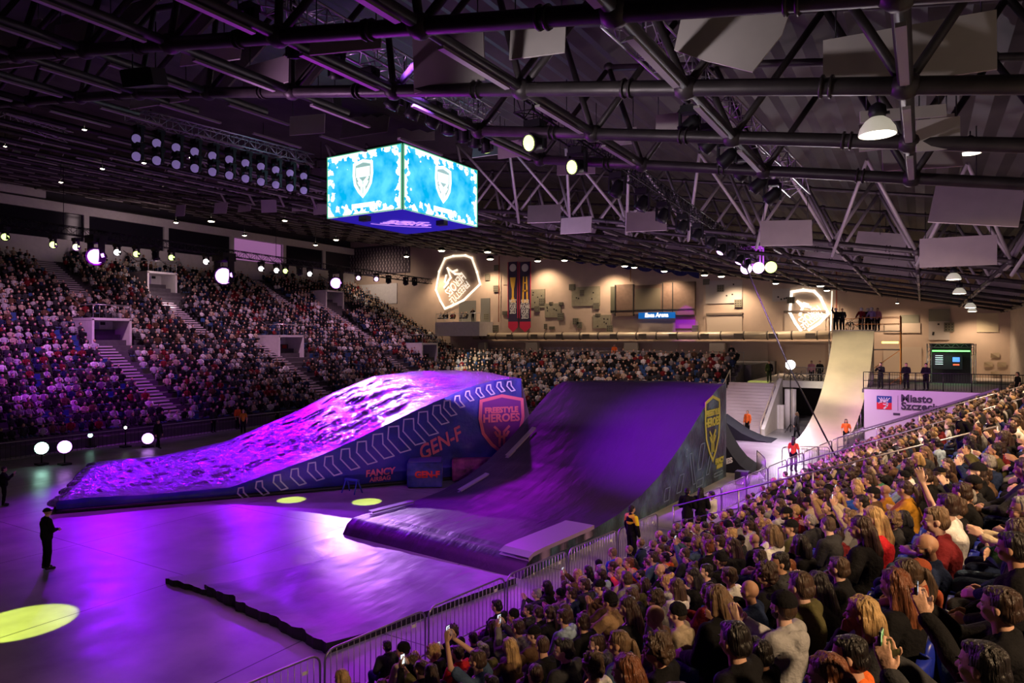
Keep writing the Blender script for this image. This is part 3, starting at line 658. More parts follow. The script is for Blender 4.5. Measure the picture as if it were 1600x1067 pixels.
L.new(tc.outputs['Object'], mp.inputs[0]); L.new(mp.outputs[0], nz.inputs['Vector']); bp = n.new('ShaderNodeBump'); bp.inputs['Strength'].default_value = .6; bp.inputs['Distance'].default_value = .12; L.new(nz.outputs[0], bp.inputs['Height']); L.new(bp.outputs[0], b.inputs['Normal'])
rr = n.new('ShaderNodeMapRange'); rr.inputs[3].default_value = .36; rr.inputs[4].default_value = .58; L.new(nz.outputs[0], rr.inputs[0]); L.new(rr.outputs[0], b.inputs['Roughness'])
m = MB(); NF, NU = 130, 44; vs = []
for i in range(NF+1):
    f = i/NF; f = f*f*.15+f*.85 if f < .2 else f
    for j in range(NU+1):
        u = j/NU; k = noise.noise(V(f*9, u*5, 1))*.05+noise.noise(V(f*30, u*9, 4))*.02
        ed = min(1, u*6, (1-u)*6, f*12)
        bul = .10*math.sin(PI*u)*(f > .05)
        vs.append(lr(RP(f, u, max(.0, RH(f)+(k+bul)*ed))))
m.add(vs, [(i*(NU+1)+j, i*(NU+1)+j+1, (i+1)*(NU+1)+j+1, (i+1)*(NU+1)+j) for i in range(NF) for j in range(NU)], 0, True); m.build('riding_surface', tarp, ramp)
mr = MB(); ml = MB(); mk = MB()
for i in range(60):
    f0, f1 = i/60, (i+1)/60
    mr.quad(lr(RP(f0, 1, 0)), lr(RP(f1, 1, 0)), lr(RP(f1, 1, RH(f1))), lr(RP(f0, 1, RH(f0))))
    ml.quad(lr(RP(f0, 0, 0)), lr(RP(f0, 0, RH(f0))), lr(RP(f1, 0, RH(f1))), lr(RP(f1, 0, 0)))
mk.quad(lr(RP(1, 0, 0)), lr(RP(1, 0, 4.6)), lr(RP(1, 1, 4.6)), lr(RP(1, 1, 0)))
mr.build('printed_side', banner_dark, ramp); ml.build('left_side', tarp, ramp); mk.build('back_side', blackm, ramp)
exR = (RP(1, 1, 0)-RP(0, 1, 0)).normalized(); nR = exR.cross(V(0, 0, 1)).normalized()
def rside(px, py):
    r = ray(px, py); q0 = RP(0, 1, 0)+nR*.02; return at_d(px, py, q0.dot(nR)/(V(r.x, r.y, 0).dot(nR)))
pc = RP(.885, 1, 2.62)+nR*.03; Mr = frame_on(pc, exR)
m = MB(); outline([(x*2.5, y*3.1) for x, y in SHIELD], .14, .02, m); put('shield_emblem', m.mesh('shield_emblem', oliv), Mr, ramp)
for tx, dy, s_ in (('FREESTYLE', .72, .38), ('HEROES', .28, .55)): put('emblem_lettering', text_mesh(tx, s_, oliv, .012, 0, .02), Mr @ Matrix.Translation((0, dy, .0)), ramp)
m = MB(); [stroke([(x*1.5, y*1.6-.62) for x, y in g], .11, .02, m) for g in GLYPH]; put('emblem_glyph', m.mesh('emblem_glyph', oliv), Mr, ramp)
for tx, dy, s_ in (('FANCY', 0, .36), ('AIRBAG', -.26, .24)): put('side_lettering', text_mesh(tx, s_, oliv, .012, 0, .02), frame_on(RP(.94, 1, .95+dy)+nR*.03, exR), ramp)
greyp = mat('pale_blue_print', (.16, .24, .3), .6)
m = MB()
for (f, z, l_, h_, sk) in ((.80, 1.5, .5, 1.1, .4), (.74, 1.1, .3, 1.4, -.3), (.86, 1.0, .35, .9, .6), (.66, .7, .5, .7, .5), (.58, .5, .5, .5, .3), (.79, .35, .8, .3, .2), (.70, 1.9, .15, .3, .1), (.93, .35, 1.2, .15, .0)):
    c = RP(f, 1, z)+nR*.03-ramp.location; pts = [(-l_/2-sk*h_/2, -h_/2), (l_/2-sk*h_/2, -h_/2), (l_/2+sk*h_/2, h_/2), (-l_/2+sk*h_/2, h_/2)]
    for a, b_ in zip(pts, pts[1:]+pts[:1]):
        pa, pb = c+exR*a[0]+V(0, 0, a[1]), c+exR*b_[0]+V(0, 0, b_[1]); t = (pb-pa).normalized(); nn = t.cross(nR).normalized()*.02; m.prism([pa-nn, pb-nn, pb+nn, pa+nn], nR*.01)
m.build('graphic_lines', greyp, ramp)
# pale edge strips at right, as loose flaps
def strip(name, f0, f1, u0, u1, th, col, label, up=.03):
    m = MB(); K = 14
    for i in range(K):
        a, b_ = f0+(f1-f0)*i/K, f0+(f1-f0)*(i+1)/K
        P = [RP(a, u0, RH(a)+.14+up*0), RP(b_, u0, RH(b_)+.14), RP(b_, u1, RH(b_)+.12), RP(a, u1, RH(a)+.12)]
        m.quad(*[lr(p) for p in P]); m.quad(*[lr(p)+V(0, 0, -.1) for p in P][::-1])
        sk_ = .35 if u1 > .5 else .06; m.quad(lr(P[3]), lr(P[2]), lr(P[2])+V(0, 0, -sk_), lr(P[3])+V(0, 0, -sk_))
    o = m.build(name, col, ramp); o['label'] = label
lt = mat('lilac_tarpaulin', (.36, .25, .42), .4)
strip('edge_flap', .02, .24, .86, 1.0, .1, lt, 'pale lilac flap along the lower right edge')
strip('edge_flap', .07, .21, .015, .045, .1, lt, 'narrow pale flap at the lower left edge'); strip('edge_flap', .34, .46, .10, .125, .1, lt, 'narrow pale flap at the left edge'); strip('edge_flap', .56, .70, .09, .115, .1, lt, 'narrow pale flap high on the left edge')

# ================================================================ landing mats in front of the ramp
def ground(px, py, z=0): return at_z(px, py, z)
def mat_sheet(name, c, th, label, mt, edge_up, nx=50, ny=36):
    "c: four floor corners a(front-left) b(front-right) c(back-right) d(back-left)"
    o0 = c[0]; m = MB(); vs = []
    for i in range(nx+1):
        u = i/nx
        for j in range(ny+1):
            v = j/ny; p = (c[0]*(1-u)+c[1]*u)*(1-v)+(c[3]*(1-u)+c[2]*u)*v
            z = th+.03*noise.noise(V(p.x*1.1, p.y*1.1, 2))+.015*noise.noise(V(p.x*5, p.y*5, 2))+edge_up*max(0, 1-v*8)*(1+.5*noise.noise(V(u*14, 0, 0)))
            p = p+(c[0]-c[3]).normalized()*.14*noise.noise(V(u*17, 4, th))*(j == 0)
            vs.append(V(p.x, p.y, max(.02, z))-o0)
    m.add(vs, [(i*(ny+1)+j, (i+1)*(ny+1)+j, (i+1)*(ny+1)+j+1, i*(ny+1)+j+1) for i in range(nx) for j in range(ny)], 0, True)
    sk = MB()
    for i in range(nx):
        a, b_ = vs[i*(ny+1)], vs[(i+1)*(ny+1)]; sk.quad(V(a.x, a.y, -o0.z), V(b_.x, b_.y, -o0.z), b_, a)
    for j in range(ny):
        for i in (0, nx):
            a, b_ = vs[i*(ny+1)+j], vs[i*(ny+1)+j+1]; sk.quad(V(a.x, a.y, -o0.z), V(b_.x, b_.y, -o0.z), b_, a)
    t = empty(name, label, 'mat', o0); m.build('top_sheet', mt, t); sk.build('dark_edge', blackm, t); return t
gl = lambda px, py: ground(px, py, 0)
sheet = mat('glossy_violet_tarpaulin', (.24, .20, .32), .38, bump=(1.6, .5, (1.6, .5, 1)), var=.3, vscale=.8)
a, d_ = gl(318, 928), gl(590, 862); b_, c_ = gl(512, 1022), gl(806, 912)
mat_sheet('landing_mat', (a, b_, c_, d_), .16, 'wide glossy violet tarpaulin mat on the floor before the dark ramp', sheet, .10)
a, d_ = gl(258, 912), gl(527, 842); b2, c2 = gl(322, 930), gl(596, 862)
mat_sheet('side_mat', (a, b2, c2, d_), .10, 'narrow paler violet mat strip on the floor along the wide mat', mat('pale_violet_tarpaulin', (.38, .30, .44), .36, bump=(2, .4)), .06, 14, 36)

# ================================================================ side take-off ramp with red sponsor patches, behind the dark ramp
p0 = ground(1182, 742); o0 = p0; t = empty('kicker_ramp', 'black curved kicker ramp with red patches, right behind the big dark ramp', 'ramp', p0)
L1 = 5.2; dirk = plan(-.86, .42); dirk = V(dirk.x, dirk.y, 0).normalized(); sd = V(-dirk.y, dirk.x, 0)
if sd.y < 0: sd = -sd
prof = [(0, 0.02), (.4, .14), (.8, .42), (1.2, .9), (1.6, 1.55), (1.95, 2.3), (2.2, 3.0), (4.0, 3.1), (4.0, 0), (0, 0)]
m = MB(); m.prism([dirk*x+V(0, 0, z) for x, z in prof], sd*3); m.build('body', mat('black_ply', (.02, .02, .028), .9, spec=.1), t)
nk = -sd; exk = -dirk if (-dirk).cross(V(0, 0, 1)).dot(nk) > 0 else dirk
for i, (x, z) in enumerate(((1.95, 1.3), (2.75, 2.2))):
    c = p0+dirk*x+V(0, 0, z)+nk*.02; M = frame_on(c, exk); m = MB(); m.box((0, 0, 0), (.95, .4, .02)); put('sponsor_patch', m.mesh('sponsor_patch', mat('red_patch', (.75, .02, .08), .5)), M, t)
    put('patch_lettering', text_mesh('MOTUL', .26, whp, .012, 0, .01), M @ Matrix.Translation((0, 0, .012)), t)
put('side_lettering', text_mesh('FOX', .3, whp, .012, 0, .01), frame_on(p0+dirk*2.6+V(0, 0, .5)+nk*.02, exk), t)
put('side_lettering', text_mesh('JAMES', .34, whp, .012, .2, .02), frame_on(p0+dirk*1.6+V(0, 0, .5)+nk*.02, exk) @ Matrix.Rotation(.35, 4, 'Z'), t)
# second kicker beyond and a loudspeaker on the floor
p0 = ground(1205, 692); t = empty('low_kicker', 'low dark kicker ramp lying on the pale floor below the staircase', 'ramp', p0)
m = MB(); m.prism([V(0, 0, 0), V(-.9, 0, .1), V(-1.9, 0, .5), V(-3.4, 0, 1.5), V(-3.45, 0, 0)], (0, 2.4, 0)); m.build('body', MATS['black_ply'], t)
p0 = ground(1160, 756); t = empty('floor_monitor', 'small black loudspeaker box on the violet floor by the fence', 'loudspeaker', p0)
m = MB(); m.prism([V(-.3, -.3, 0), V(.3, -.3, 0), V(.3, -.2, .6), V(-.3, -.2, .6)], (0, .5, 0)); m.build('cabinet', blackm, t); m = MB(); m.box((0, -.27, .3), (.48, .02, .45), Matrix.Rotation(-.16, 3, 'X')); m.build('grille', blacks, t)

# ================================================================ tall pale roll-in with its scaffold
rx0, rx1 = -5.9, -3.1; ytop, ybot = 58.0, 45.4; ztop = 7.45
def rcx(y): return (rx0+rx1)/2-1.5*max(0, (ytop-y)/(ytop-ybot))**2
t = empty('roll_in_ramp', 'tall pale plywood roll-in ramp sweeping down to the floor', 'ramp', ((rx0+rx1)/2, 52, 0)); o = t.location
ply = mat('pale_ply', (.62, .52, .36), .4, var=.12, vscale=.5, bump=(6, .1))
m = MB(); K = 40; pr = []
for i in range(K+1):
    s = i/K; y = ytop-(ytop-ybot)*s; z = ztop*(1-s)**1.55*(1 if s < .9 else 1)
    z = ztop*max(0, 1-s*1.04)**1.6; flare = 1+.5*max(0, s-.72)**1.3
    pr.append((y, z, flare))
for (y0, z0, w0), (y1, z1, w1) in zip(pr[:-1], pr[1:]):
    c0 = rcx(y0); h = (rx1-rx0)/2
    A = V(c0-h*w0, y0, z0)-o; B = V(c0+h*w0, y0, z0)-o; c1 = rcx(y1); Cc = V(c1+h*w1, y1, z1)-o; D = V(c1-h*w1, y1, z1)-o
    m.add([A, D, Cc, B], [(0, 1, 2, 3)], 0, True); dn = V(0, .12, -.1); m.add([A+dn, B+dn, Cc+V(0, .05, -.02), D+V(0, .05, -.02)], [(0, 1, 2, 3)], 0, True)
m.build('riding_surface', ply, t)
m = MB()
for i, (y0, z0, w0) in enumerate(pr[:32:3]):
    for x in (rcx(y0)-1.35, rcx(y0)+1.35):
        if z0 > .6: m.tube((x-o.x, y0-o.y+.15, -o.z), (x-o.x, y0-o.y+.15, z0-.1), .03, 6)
    if z0 > 1: m.tube((rcx(y0)-1.4-o.x, y0-o.y+.15, z0*.5), (rcx(y0)+1.4-o.x, y0-o.y+.15, z0*.5), .03, 6)
m.build('support_frame', galv, t)
m = MB(); m.tube((rx0-o.x-.05, ytop-o.y, ztop+.02), (rx1-o.x+.05, ytop-o.y, ztop+.02), .05, 8); m.build('coping', steel_l, t)
t = empty('scaffold_tower', 'tall orange and grey scaffold tower carrying the riders platform', 'scaffold', (-4, 59.6, 0)); orng = mat('orange_tube', (.75, .28, .06), .5)
sx0, sx1, sy0, sy1 = -6.2, -1.4, 58.2, 61.2
for x in (sx0, -3.9, sx1):
    for y in (sy0, sy1): MB().tube((x+4, y-59.6, 0), (x+4, y-59.6, ztop+1.1), .035, 6).build('upright', orng if x == sx1 else galv, t)
for z in (2, 4, 6, 7.4):
    m = MB()
    for y in (sy0, sy1): m.tube((sx0+4, y-59.6, z), (sx1+4, y-59.6, z), .028, 6)
    for x in (sx0, -3.9, sx1): m.tube((x+4, sy0-59.6, z), (x+4, sy1-59.6, z), .028, 6)
    m.build('ledger', galv, t)
for z in (2, 4, 6): MB().tube((-.1+.2, sy0-59.6, z-2), (sx1+4, sy0-59.6, z), .025, 6).build('brace', orng, t)
m = MB(); m.box(((sx0+sx1)/2+4, 0, ztop-.03), (sx1-sx0, sy1-sy0, .06)); m.build('platform_deck', ply, t)
m = MB()
for z in (.5, 1.0): m.tube((sx1+4, sy0-59.6, ztop+z), (sx1+4, sy1-59.6, ztop+z), .025, 6); m.tube((sx0+4, sy1-59.6, ztop+z), (sx1+4, sy1-59.6, ztop+z), .025, 6); m.tube((-.3, sy0-59.6, ztop+z), (sx1+4, sy0-59.6, ztop+z), .025, 6)
m.build('guard_rail', orng, t)
# ================================================================ far wall fittings (wall plane y = 75)
WY = 75.0
def wrect(px0, py0, px1, py1, y=WY):
    a, b = at_y(px0, (py0+py1)/2, y), at_y(px1, (py0+py1)/2, y); pm = (px0+px1)/2
    return a.x, b.x, at_y(pm, py1, y).z, at_y(pm, py0, y).z
def wall_box(name, px0, py0, px1, py1, th, m_, label, cat, group=None, y=WY, kind=None, parent=None):
    x0, x1, z0, z1 = wrect(px0, py0, px1, py1, y); mb = MB(); mb.box((0, 0, 0), (x1-x0, th, z1-z0))
    o = mb.build(name, m_, parent, V((x0+x1)/2, y-th/2-.03, (z0+z1)/2)-(parent.location if parent else V(0, 0, 0)))
    if kind: o['kind'] = kind
    elif parent is None: tag(o, label, cat, group)
    return o
sage = mat('sage_panel', (.30, .28, .20), .8, var=.08); lil_panel = mat('pale_panel', (.55, .50, .46), .8); dk = mat('black_perforation', (.02, .02, .02), .8)
beige2 = mat('beige_panel', (.55, .46, .36), .8); brown = mat('brown_panel', (.17, .11, .08), .6, var=.1)
PAN = [(813, 400, 819, 0, 0)]
PANELS = [(829, 452, 852, 481), (852, 474, 877, 496), (894, 448, 938, 478), (927, 492, 955, 513), (1103, 438, 1160, 474), (1207, 451, 1235, 471), (1451, 502, 1484, 531)]
for i, (a, b_, c, d) in enumerate(PANELS):
    t0 = wall_box('acoustic_board', a, b_, c, d, .12, sage if i < 4 else lil_panel, f'large plain acoustic panel on the far wall, {ordn(i)} from the left', 'wall panel', 'large panels on the far wall')
    x0, x1, z0, z1 = wrect(a, b_, c, d); mb = MB()
    for q in range(5): mb.box((rb.uniform(-.35, .35)*(x1-x0), -.07, rb.uniform(-.35, .35)*(z1-z0)), (.16, .02, .16))
    mb.build('perforation', dk, t0)
GR = [(773, 414, 780, 423), (759, 428, 766, 438), (772, 446, 780, 456), (757, 490, 765, 500), (771, 508, 779, 518), (843, 466, 852, 476), (836, 478, 844, 487), (890, 444, 899, 453), (907, 453, 914, 462), (928, 473, 937, 483), (872, 489, 881, 500), (896, 497, 905, 507), (902, 503, 910, 513), (949, 508, 958, 518), (1099, 436, 1109, 445), (1121, 445, 1132, 456), (1148, 468, 1160, 480), (1230, 464, 1242, 474), (1475, 504, 1491, 518), (786, 486, 794, 492), (859, 472, 864, 476), (874, 472, 880, 477), (851, 506, 855, 514), (859, 510, 867, 515), (1082, 508, 1092, 520), (931, 490, 939, 494)]
for i, (a, b_, c, d) in enumerate(GR):
    t0 = wall_box('perforated_tile', a, b_, c, d, .18, mat('dark_sage', (.20, .19, .14), .8), f'small square grid panel on the far wall, {ordn(sorted(g[0] for g in GR).index(a))} counted from the left', 'wall panel', 'small grid panels on the far wall')
    x0, x1, z0, z1 = wrect(a, b_, c, d); mb = MB()
    for u in (-.3, 0, .3):
        for v in (-.3, 0, .3): mb.box((u*(x1-x0), -.1, v*(z1-z0)), (.12*(x1-x0), .03, .12*(z1-z0)))
    mb.build('holes', dk, t0)
wall_box('acoustic_board', 787, 427, 800, 445, .06, beige2, 'faint beige panel just left of the two hanging banners', 'wall panel')
wall_box('plywood_panel', 1406, 492, 1436, 516, .1, mat('grey_green_panel', (.26, .26, .2), .8), '', '', kind='structure')
sq = wall_box('wall_board', 1451, 483, 1484, 511, .1, mat('grey_green_panel', (.26, .26, .2), .8), 'square grey-green panel high on the far wall right of the riders platform', 'wall panel')
wall_box('wall_board', 1526, 489, 1560, 519, .08, mat('yellow_beige_panel', (.6, .52, .36), .8), 'pale yellowish panel with dark holes at the right end of the far wall', 'wall panel')
# panel below the big screen, the violet light on it put into its paint
wall_box('wall_board', 1056, 495, 1087, 513, .12, mat('violet_lit_panel', (.5, .12, .55), .6), 'violet-lit panel under the right end of the brown wall screen', 'wall panel')
p = at_y(1072, 503, 73.5); spot(p+V(0, -1, 3), at_y(1072, 503, 75), 500, MAGENTA, 40, .3, .1)
# big brown screen wall
x0, x1, z0, z1 = wrect(957, 443, 1088, 493); t = empty('wall_screen', 'huge brown folding screen panels mounted high on the far wall above the blue sign', 'wall screen', ((x0+x1)/2, WY, (z0+z1)/2)); W_, H_ = x1-x0, z1-z0
MB().box((-W_/2+.35, -.35, .02*H_), (.7, .5, H_*.86)).build('side_panel', mat('dark_olive', (.12, .12, .08), .6), t)
for a, b_, n_ in ((-.44, -.22, 'left_panel'), (-.21, .13, 'centre_panel'), (.14, .245, 'narrow_panel'), (.255, .5, 'right_panel')):
    MB().box(((a+b_)/2*W_, -.35, 0), ((b_-a)*W_, .5, H_*(.9 if 'centre' in n_ else 1))).build(n_, brown, t)
MB().box((-.04*W_, -.64, .02*H_), (.30*W_, .06, H_*.66)).build('display', mat('dim_display', (.16, .14, .10), .3), t)
m = MB(); [m.box((x*W_, -.63, 0), (.1, .06, H_)) for x in (-.215, .135, .25, -.44)]; m.box((0, -.63, -.33*H_), (W_, .06, .1)); m.build('joints', dk, t)
x0, x1, z0, z1 = wrect(998, 488, 1055, 497.5, 74.2); t = empty('name_sign', 'blue illuminated sign with white lettering under the brown wall screen', 'sign', ((x0+x1)/2, 74.2, (z0+z1)/2))
MB().box((0, 0, 0), (x1-x0, .2, z1-z0)).build('sign_board', mat('sign_blue', (.0, .12, .45), .5, 0, (.0, .14, .6), .45), t)
put('lettering', text_mesh('Enea Arena', (z1-z0)*.95, glow('sign_white', (1, 1, 1), 1.1), .01, .1, .03, .9), frame_on(t.location+V(0, -.12, .02), (1, 0, 0)), t)
# shutters and doors in the far wall
shut = mat('cream_shutter', (.62, .52, .42), .7, bump=(2, .2, (.1, .1, 9)))
for i, (a, b_, c, d) in enumerate(((1105, 492, 1160, 522), (1226, 488, 1290, 520), (998, 504, 1056, 524), (1382, 505, 1438, 520), (1020, 535, 1060, 565), (1130, 536, 1200, 570), (1228, 538, 1290, 590), (1380, 542, 1440, 590), (1070, 553, 1112, 572))):
    o = wall_box('door_%d' % (i+1), a, b_, c, d, .1, shut, '', '', kind='structure', y=WY-.02)
wall_box('trim_1', 1104, 489, 1161, 492, .25, mat('dark_frame', (.2, .16, .13), .6), '', '', kind='structure')
wall_box('trim_2', 1225, 485, 1291, 488, .25, MATS['dark_frame'], '', '', kind='structure')
wall_box('door_10', 752, 466, 752+14, 492+11, .1, mat('grey_door', (.2, .2, .18), .7), '', '', kind='structure', y=WY-.02)
wall_box('door_11', 718, 470, 744, 503, .1, mat('grey_door', (.2, .2, .18), .7), '', '', kind='structure', y=WY-.02)
# duct along the wall with clamps
xa, xb = at_y(748, 526, WY).x, at_y(1300, 526, WY).x; zc = 7.2
t = empty('ventilation_duct', 'long round ventilation duct running along the far wall', 'duct', ((xa+xb)/2, 73.9, zc)); hw = (xb-xa)/2
MB().tube((-hw, 0, 0), (hw, 0, 0), .42, 20).build('pipe', mat('cream_metal', (.66, .56, .42), .4, .3), t)
for i in range(18):
    x = -hw+1.2+i*(2*hw-2.4)/17; MB().tube((x-.06, 0, 0), (x+.06, 0, 0), .47, 20).build('clamp', mat('dark_clamp', (.12, .1, .08), .5), t)
for i in range(12):
    x = -hw+2.2+i*(2*hw-4)/11; MB().box((x, -.36, -.05), (.9, .2, .5)).build('air_grille', MATS['dark_clamp'], t)
wall_box('trim_3', 748, 533, 1300, 536, .8, beige2, '', '', kind='structure', y=WY)
# pillars and quilted tiles on the concourse wall
for i, px in enumerate((752, 830, 985, 1120, 1328)):
    x = at_y(px, 550, 73.4).x; MB().box((0, 0, 3.2), (1.6 if i else 1.0, .8, 6.4)).build('trim_%d' % (5+i), mat('grey_pillar', (.42, .36, .32), .8), None, (x, 73.8, 0))['kind'] = 'structure'
def tiles(px0, px1, py0, py1, col, label, row_h=.55):
    x0, x1, z0, z1 = wrect(px0, py0, px1, py1); t = MB(); nx, nz = int((x1-x0)/.75), max(2, int((z1-z0)/row_h))
    for i in range(nx):
        for j in range(nz):
            cx, cz = (i+.5*(j % 2)+.5)*(x1-x0)/nx-(x1-x0)/2, (j+.5)*(z1-z0)/nz-(z1-z0)/2
            if abs(cx) > (x1-x0)/2-.2: continue
            t.prism([(cx-.33, 0, cz-.22), (cx+.33, 0, cz-.22), (cx+.33, -.05, cz+.22), (cx-.33, -.28, cz+.22)], (0, .06, 0))
    o = t.build('quilted_tile_wall', col, None, ((x0+x1)/2, WY-.12, (z0+z1)/2)); tag(o, label, 'wall panel')
tiles(762, 815, 541, 566, mat('tile_beige', (.40, .34, .29), .7), 'quilted beige tile field under the duct, left of the pillar by the banners')
tiles(850, 972, 541, 566, mat('tile_lilac', (.50, .42, .46), .7), 'wide quilted lilac tile field under the duct between two pillars')
tiles(1534, 1575, 548, 605, mat('tile_cream', (.66, .56, .4), .7), 'cream stepped tile field at the right behind the platform railing', .7)
x0, x1, z0, z1 = wrect(520, 388, 640, 428)
t = MB()
for i in range(26):
    for j in range(9):
        t.box((x0+(i+.5)*(x1-x0)/26+(.15 if j % 2 else 0), WY-.08, z0+(j+.5)*(z1-z0)/9), (.14, .05, .34))
o = t.build('perforated_wall_lights', mat('pale_slot', (.5, .42, .42), .6)); tag(o, 'rows of pale slots on a dark wall above the end of the left stand', 'wall panel')
wall_box('wall_board', 519, 385, 641, 430, .05, mat('dark_mauve', (.10, .075, .09), .8), 'dark mauve wall area behind the rows of pale slots', 'wall panel')
wall_box('white_screen', 557, 444, 621, 475, .1, white, 'blank white projection board on the wall behind the left upper stand', 'board')
# banners
for i, (a, c) in enumerate(((794, 809), (812, 829))):
    x0, x1, z0, z1 = wrect(a, 409, c, 519, 74.6); t = empty('hanging_banner', f'tall dark hanging banner with gold trophy and pointed red end, the {("left","right")[i]} one', 'banner', ((x0+x1)/2, 74.6, (z0+z1)/2), 0, 'pair of hanging banners'); hw, hh = (x1-x0)/2, (z1-z0)/2
    m = MB(); m.prism([(-hw, 0, hh), (hw, 0, hh), (hw, 0, -hh*.72), (-hw, 0, -hh*.72)], (0, .05, 0)); m.build('cloth', mat('navy_cloth', (.035, .02, .07), .8), t)
    m = MB(); m.prism([(-hw, -.01, -hh*.70), (hw, -.01, -hh*.70), (hw, -.01, -hh*.86), (0, -.01, -hh), (-hw, -.01, -hh*.86)], (0, .05, 0)); m.build('red_tip', mat('red_cloth', (.6, .02, .08), .8), t)
    m = MB()
    for s in (-1, 1): m.box((s*hw, -.02, hh*.2), (.08, .05, hh*1.6))
    m.build('red_edge', MATS['red_cloth'], t)
    g = mat('gold_print', (.85, .48, .05), .5); m = MB()
    if i == 0: m.prism([(-.42, -.03, 1.6), (.42, -.03, 1.6), (.3, -.03, .7), (.16, -.03, .1), (.14, -.03, -.9), (.42, -.03, -1.6), (-.42, -.03, -1.6), (-.14, -.03, -.9), (-.16, -.03, .1), (-.3, -.03, .7)], (0, .02, 0))
    else:
        for s in (-1, 1): m.prism([(s*.12, -.03, 1.7), (s*.3, -.03, 1.7), (s*.42, -.03, -1.3), (s*.2, -.03, -1.3)], (0, .02, 0))
        m.box((0, -.02, -1.45), (1.0, .02, .3)); m.box((0, -.02, -.1), (.7, .02, .2)); m.box((0, -.02, .9), (.5, .02, .16))
    m.build('trophy_print', g, t).location = (0, 0, hh*.20)
    m = MB(); m.ell((0, -.03, 0), (.5, .02, .5), 14, 8); m.build('round_emblem', mat('pale_print', (.65, .6, .65), .6), t).location = (0, 0, hh*.83)
    for k, tx in enumerate((('MISTRZ', 'POLSKI', '2023') if i == 0 else ('SUPER', 'PUCHAR', 'POLSKI', '2023'))):
        put('lettering', text_mesh(tx, .8, whp, .01, 0, .01, (2*hw-.35)/(.58*len(tx)*.8)), frame_on(t.location+V(0, -.03, -hh*.14-k*.62), (1, 0, 0)), t)
# outline emblems on the far wall: projected light built as thin glowing shapes
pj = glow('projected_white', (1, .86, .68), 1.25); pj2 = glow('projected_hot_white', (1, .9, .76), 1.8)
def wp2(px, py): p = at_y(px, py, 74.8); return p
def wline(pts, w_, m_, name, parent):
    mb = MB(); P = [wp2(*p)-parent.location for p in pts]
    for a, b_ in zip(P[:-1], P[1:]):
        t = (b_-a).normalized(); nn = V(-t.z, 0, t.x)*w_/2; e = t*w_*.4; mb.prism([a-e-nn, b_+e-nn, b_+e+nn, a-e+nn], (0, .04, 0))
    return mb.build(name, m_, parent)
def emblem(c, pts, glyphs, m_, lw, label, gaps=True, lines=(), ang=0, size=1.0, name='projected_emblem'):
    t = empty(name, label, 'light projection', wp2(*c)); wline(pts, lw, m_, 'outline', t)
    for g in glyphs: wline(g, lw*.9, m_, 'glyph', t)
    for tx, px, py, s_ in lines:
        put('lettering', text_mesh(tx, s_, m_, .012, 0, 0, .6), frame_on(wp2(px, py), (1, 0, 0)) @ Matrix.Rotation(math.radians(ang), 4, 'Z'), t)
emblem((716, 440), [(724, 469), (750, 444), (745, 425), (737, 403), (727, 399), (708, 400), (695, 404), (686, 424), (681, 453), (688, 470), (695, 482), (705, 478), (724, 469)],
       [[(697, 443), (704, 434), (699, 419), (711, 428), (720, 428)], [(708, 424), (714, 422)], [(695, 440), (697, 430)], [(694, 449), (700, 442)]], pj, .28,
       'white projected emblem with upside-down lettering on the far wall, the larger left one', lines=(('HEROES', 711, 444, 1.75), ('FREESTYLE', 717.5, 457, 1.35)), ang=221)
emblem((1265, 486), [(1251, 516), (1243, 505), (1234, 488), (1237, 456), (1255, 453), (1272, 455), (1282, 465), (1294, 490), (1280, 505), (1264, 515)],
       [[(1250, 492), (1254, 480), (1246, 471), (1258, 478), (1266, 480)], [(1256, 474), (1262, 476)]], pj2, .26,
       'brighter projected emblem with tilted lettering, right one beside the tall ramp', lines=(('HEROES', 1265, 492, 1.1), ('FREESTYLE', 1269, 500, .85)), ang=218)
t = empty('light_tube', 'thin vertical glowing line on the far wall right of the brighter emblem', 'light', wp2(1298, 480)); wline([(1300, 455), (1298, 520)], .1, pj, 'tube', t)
for px, a, b_, c in ((780, 400, 503, (.5, .1, .06)), (985, 400, 440, (.5, .25, .1)), (1307, 404, 505, (.8, .15, .08))):
    p, q = at_y(px, a, 74.7), at_y(px-(1 if px < 800 else 0), b_, 74.7); o = MB().tube((0, 0, 0), q-p, .05, 6).build('hanging_cable', mat('red_cable' if c[0] != .5 or px == 780 else 'rust_cable', c, .6), None, p); tag(o, f'thin {("dark red","rusty","bright red")[(780, 985, 1307).index(px)]} cable hanging down the far wall', 'cable')
# blue drape under the roof along the far wall
m = MB(); K = 60; pa, pb = at_y(872, 398, 72.5), at_y(1092, 424, 72.5)
for i in range(K):
    a, b_ = pa.lerp(pb, i/K), pa.lerp(pb, (i+1)/K); h0, h1 = .4+.35*abs(math.sin(i*.45)), .4+.35*abs(math.sin((i+1)*.45)); w0, w1 = .12*math.sin(i*1.3), .12*math.sin((i+1)*1.3)
    m.quad(a+V(0, w0, .3)-pa, b_+V(0, w1, .3)-pa, b_+V(0, w1*2, -h1)-pa, a+V(0, w0*2, -h0)-pa)
o = m.build('blue_drape', mat('navy_drape', (.02, .02, .16), .8), None, pa); tag(o, 'long gathered navy drape hanging under the roof above the brown wall screen', 'drape')
sm = o.modifiers.new('thickness', 'SOLIDIFY'); sm.thickness = .03
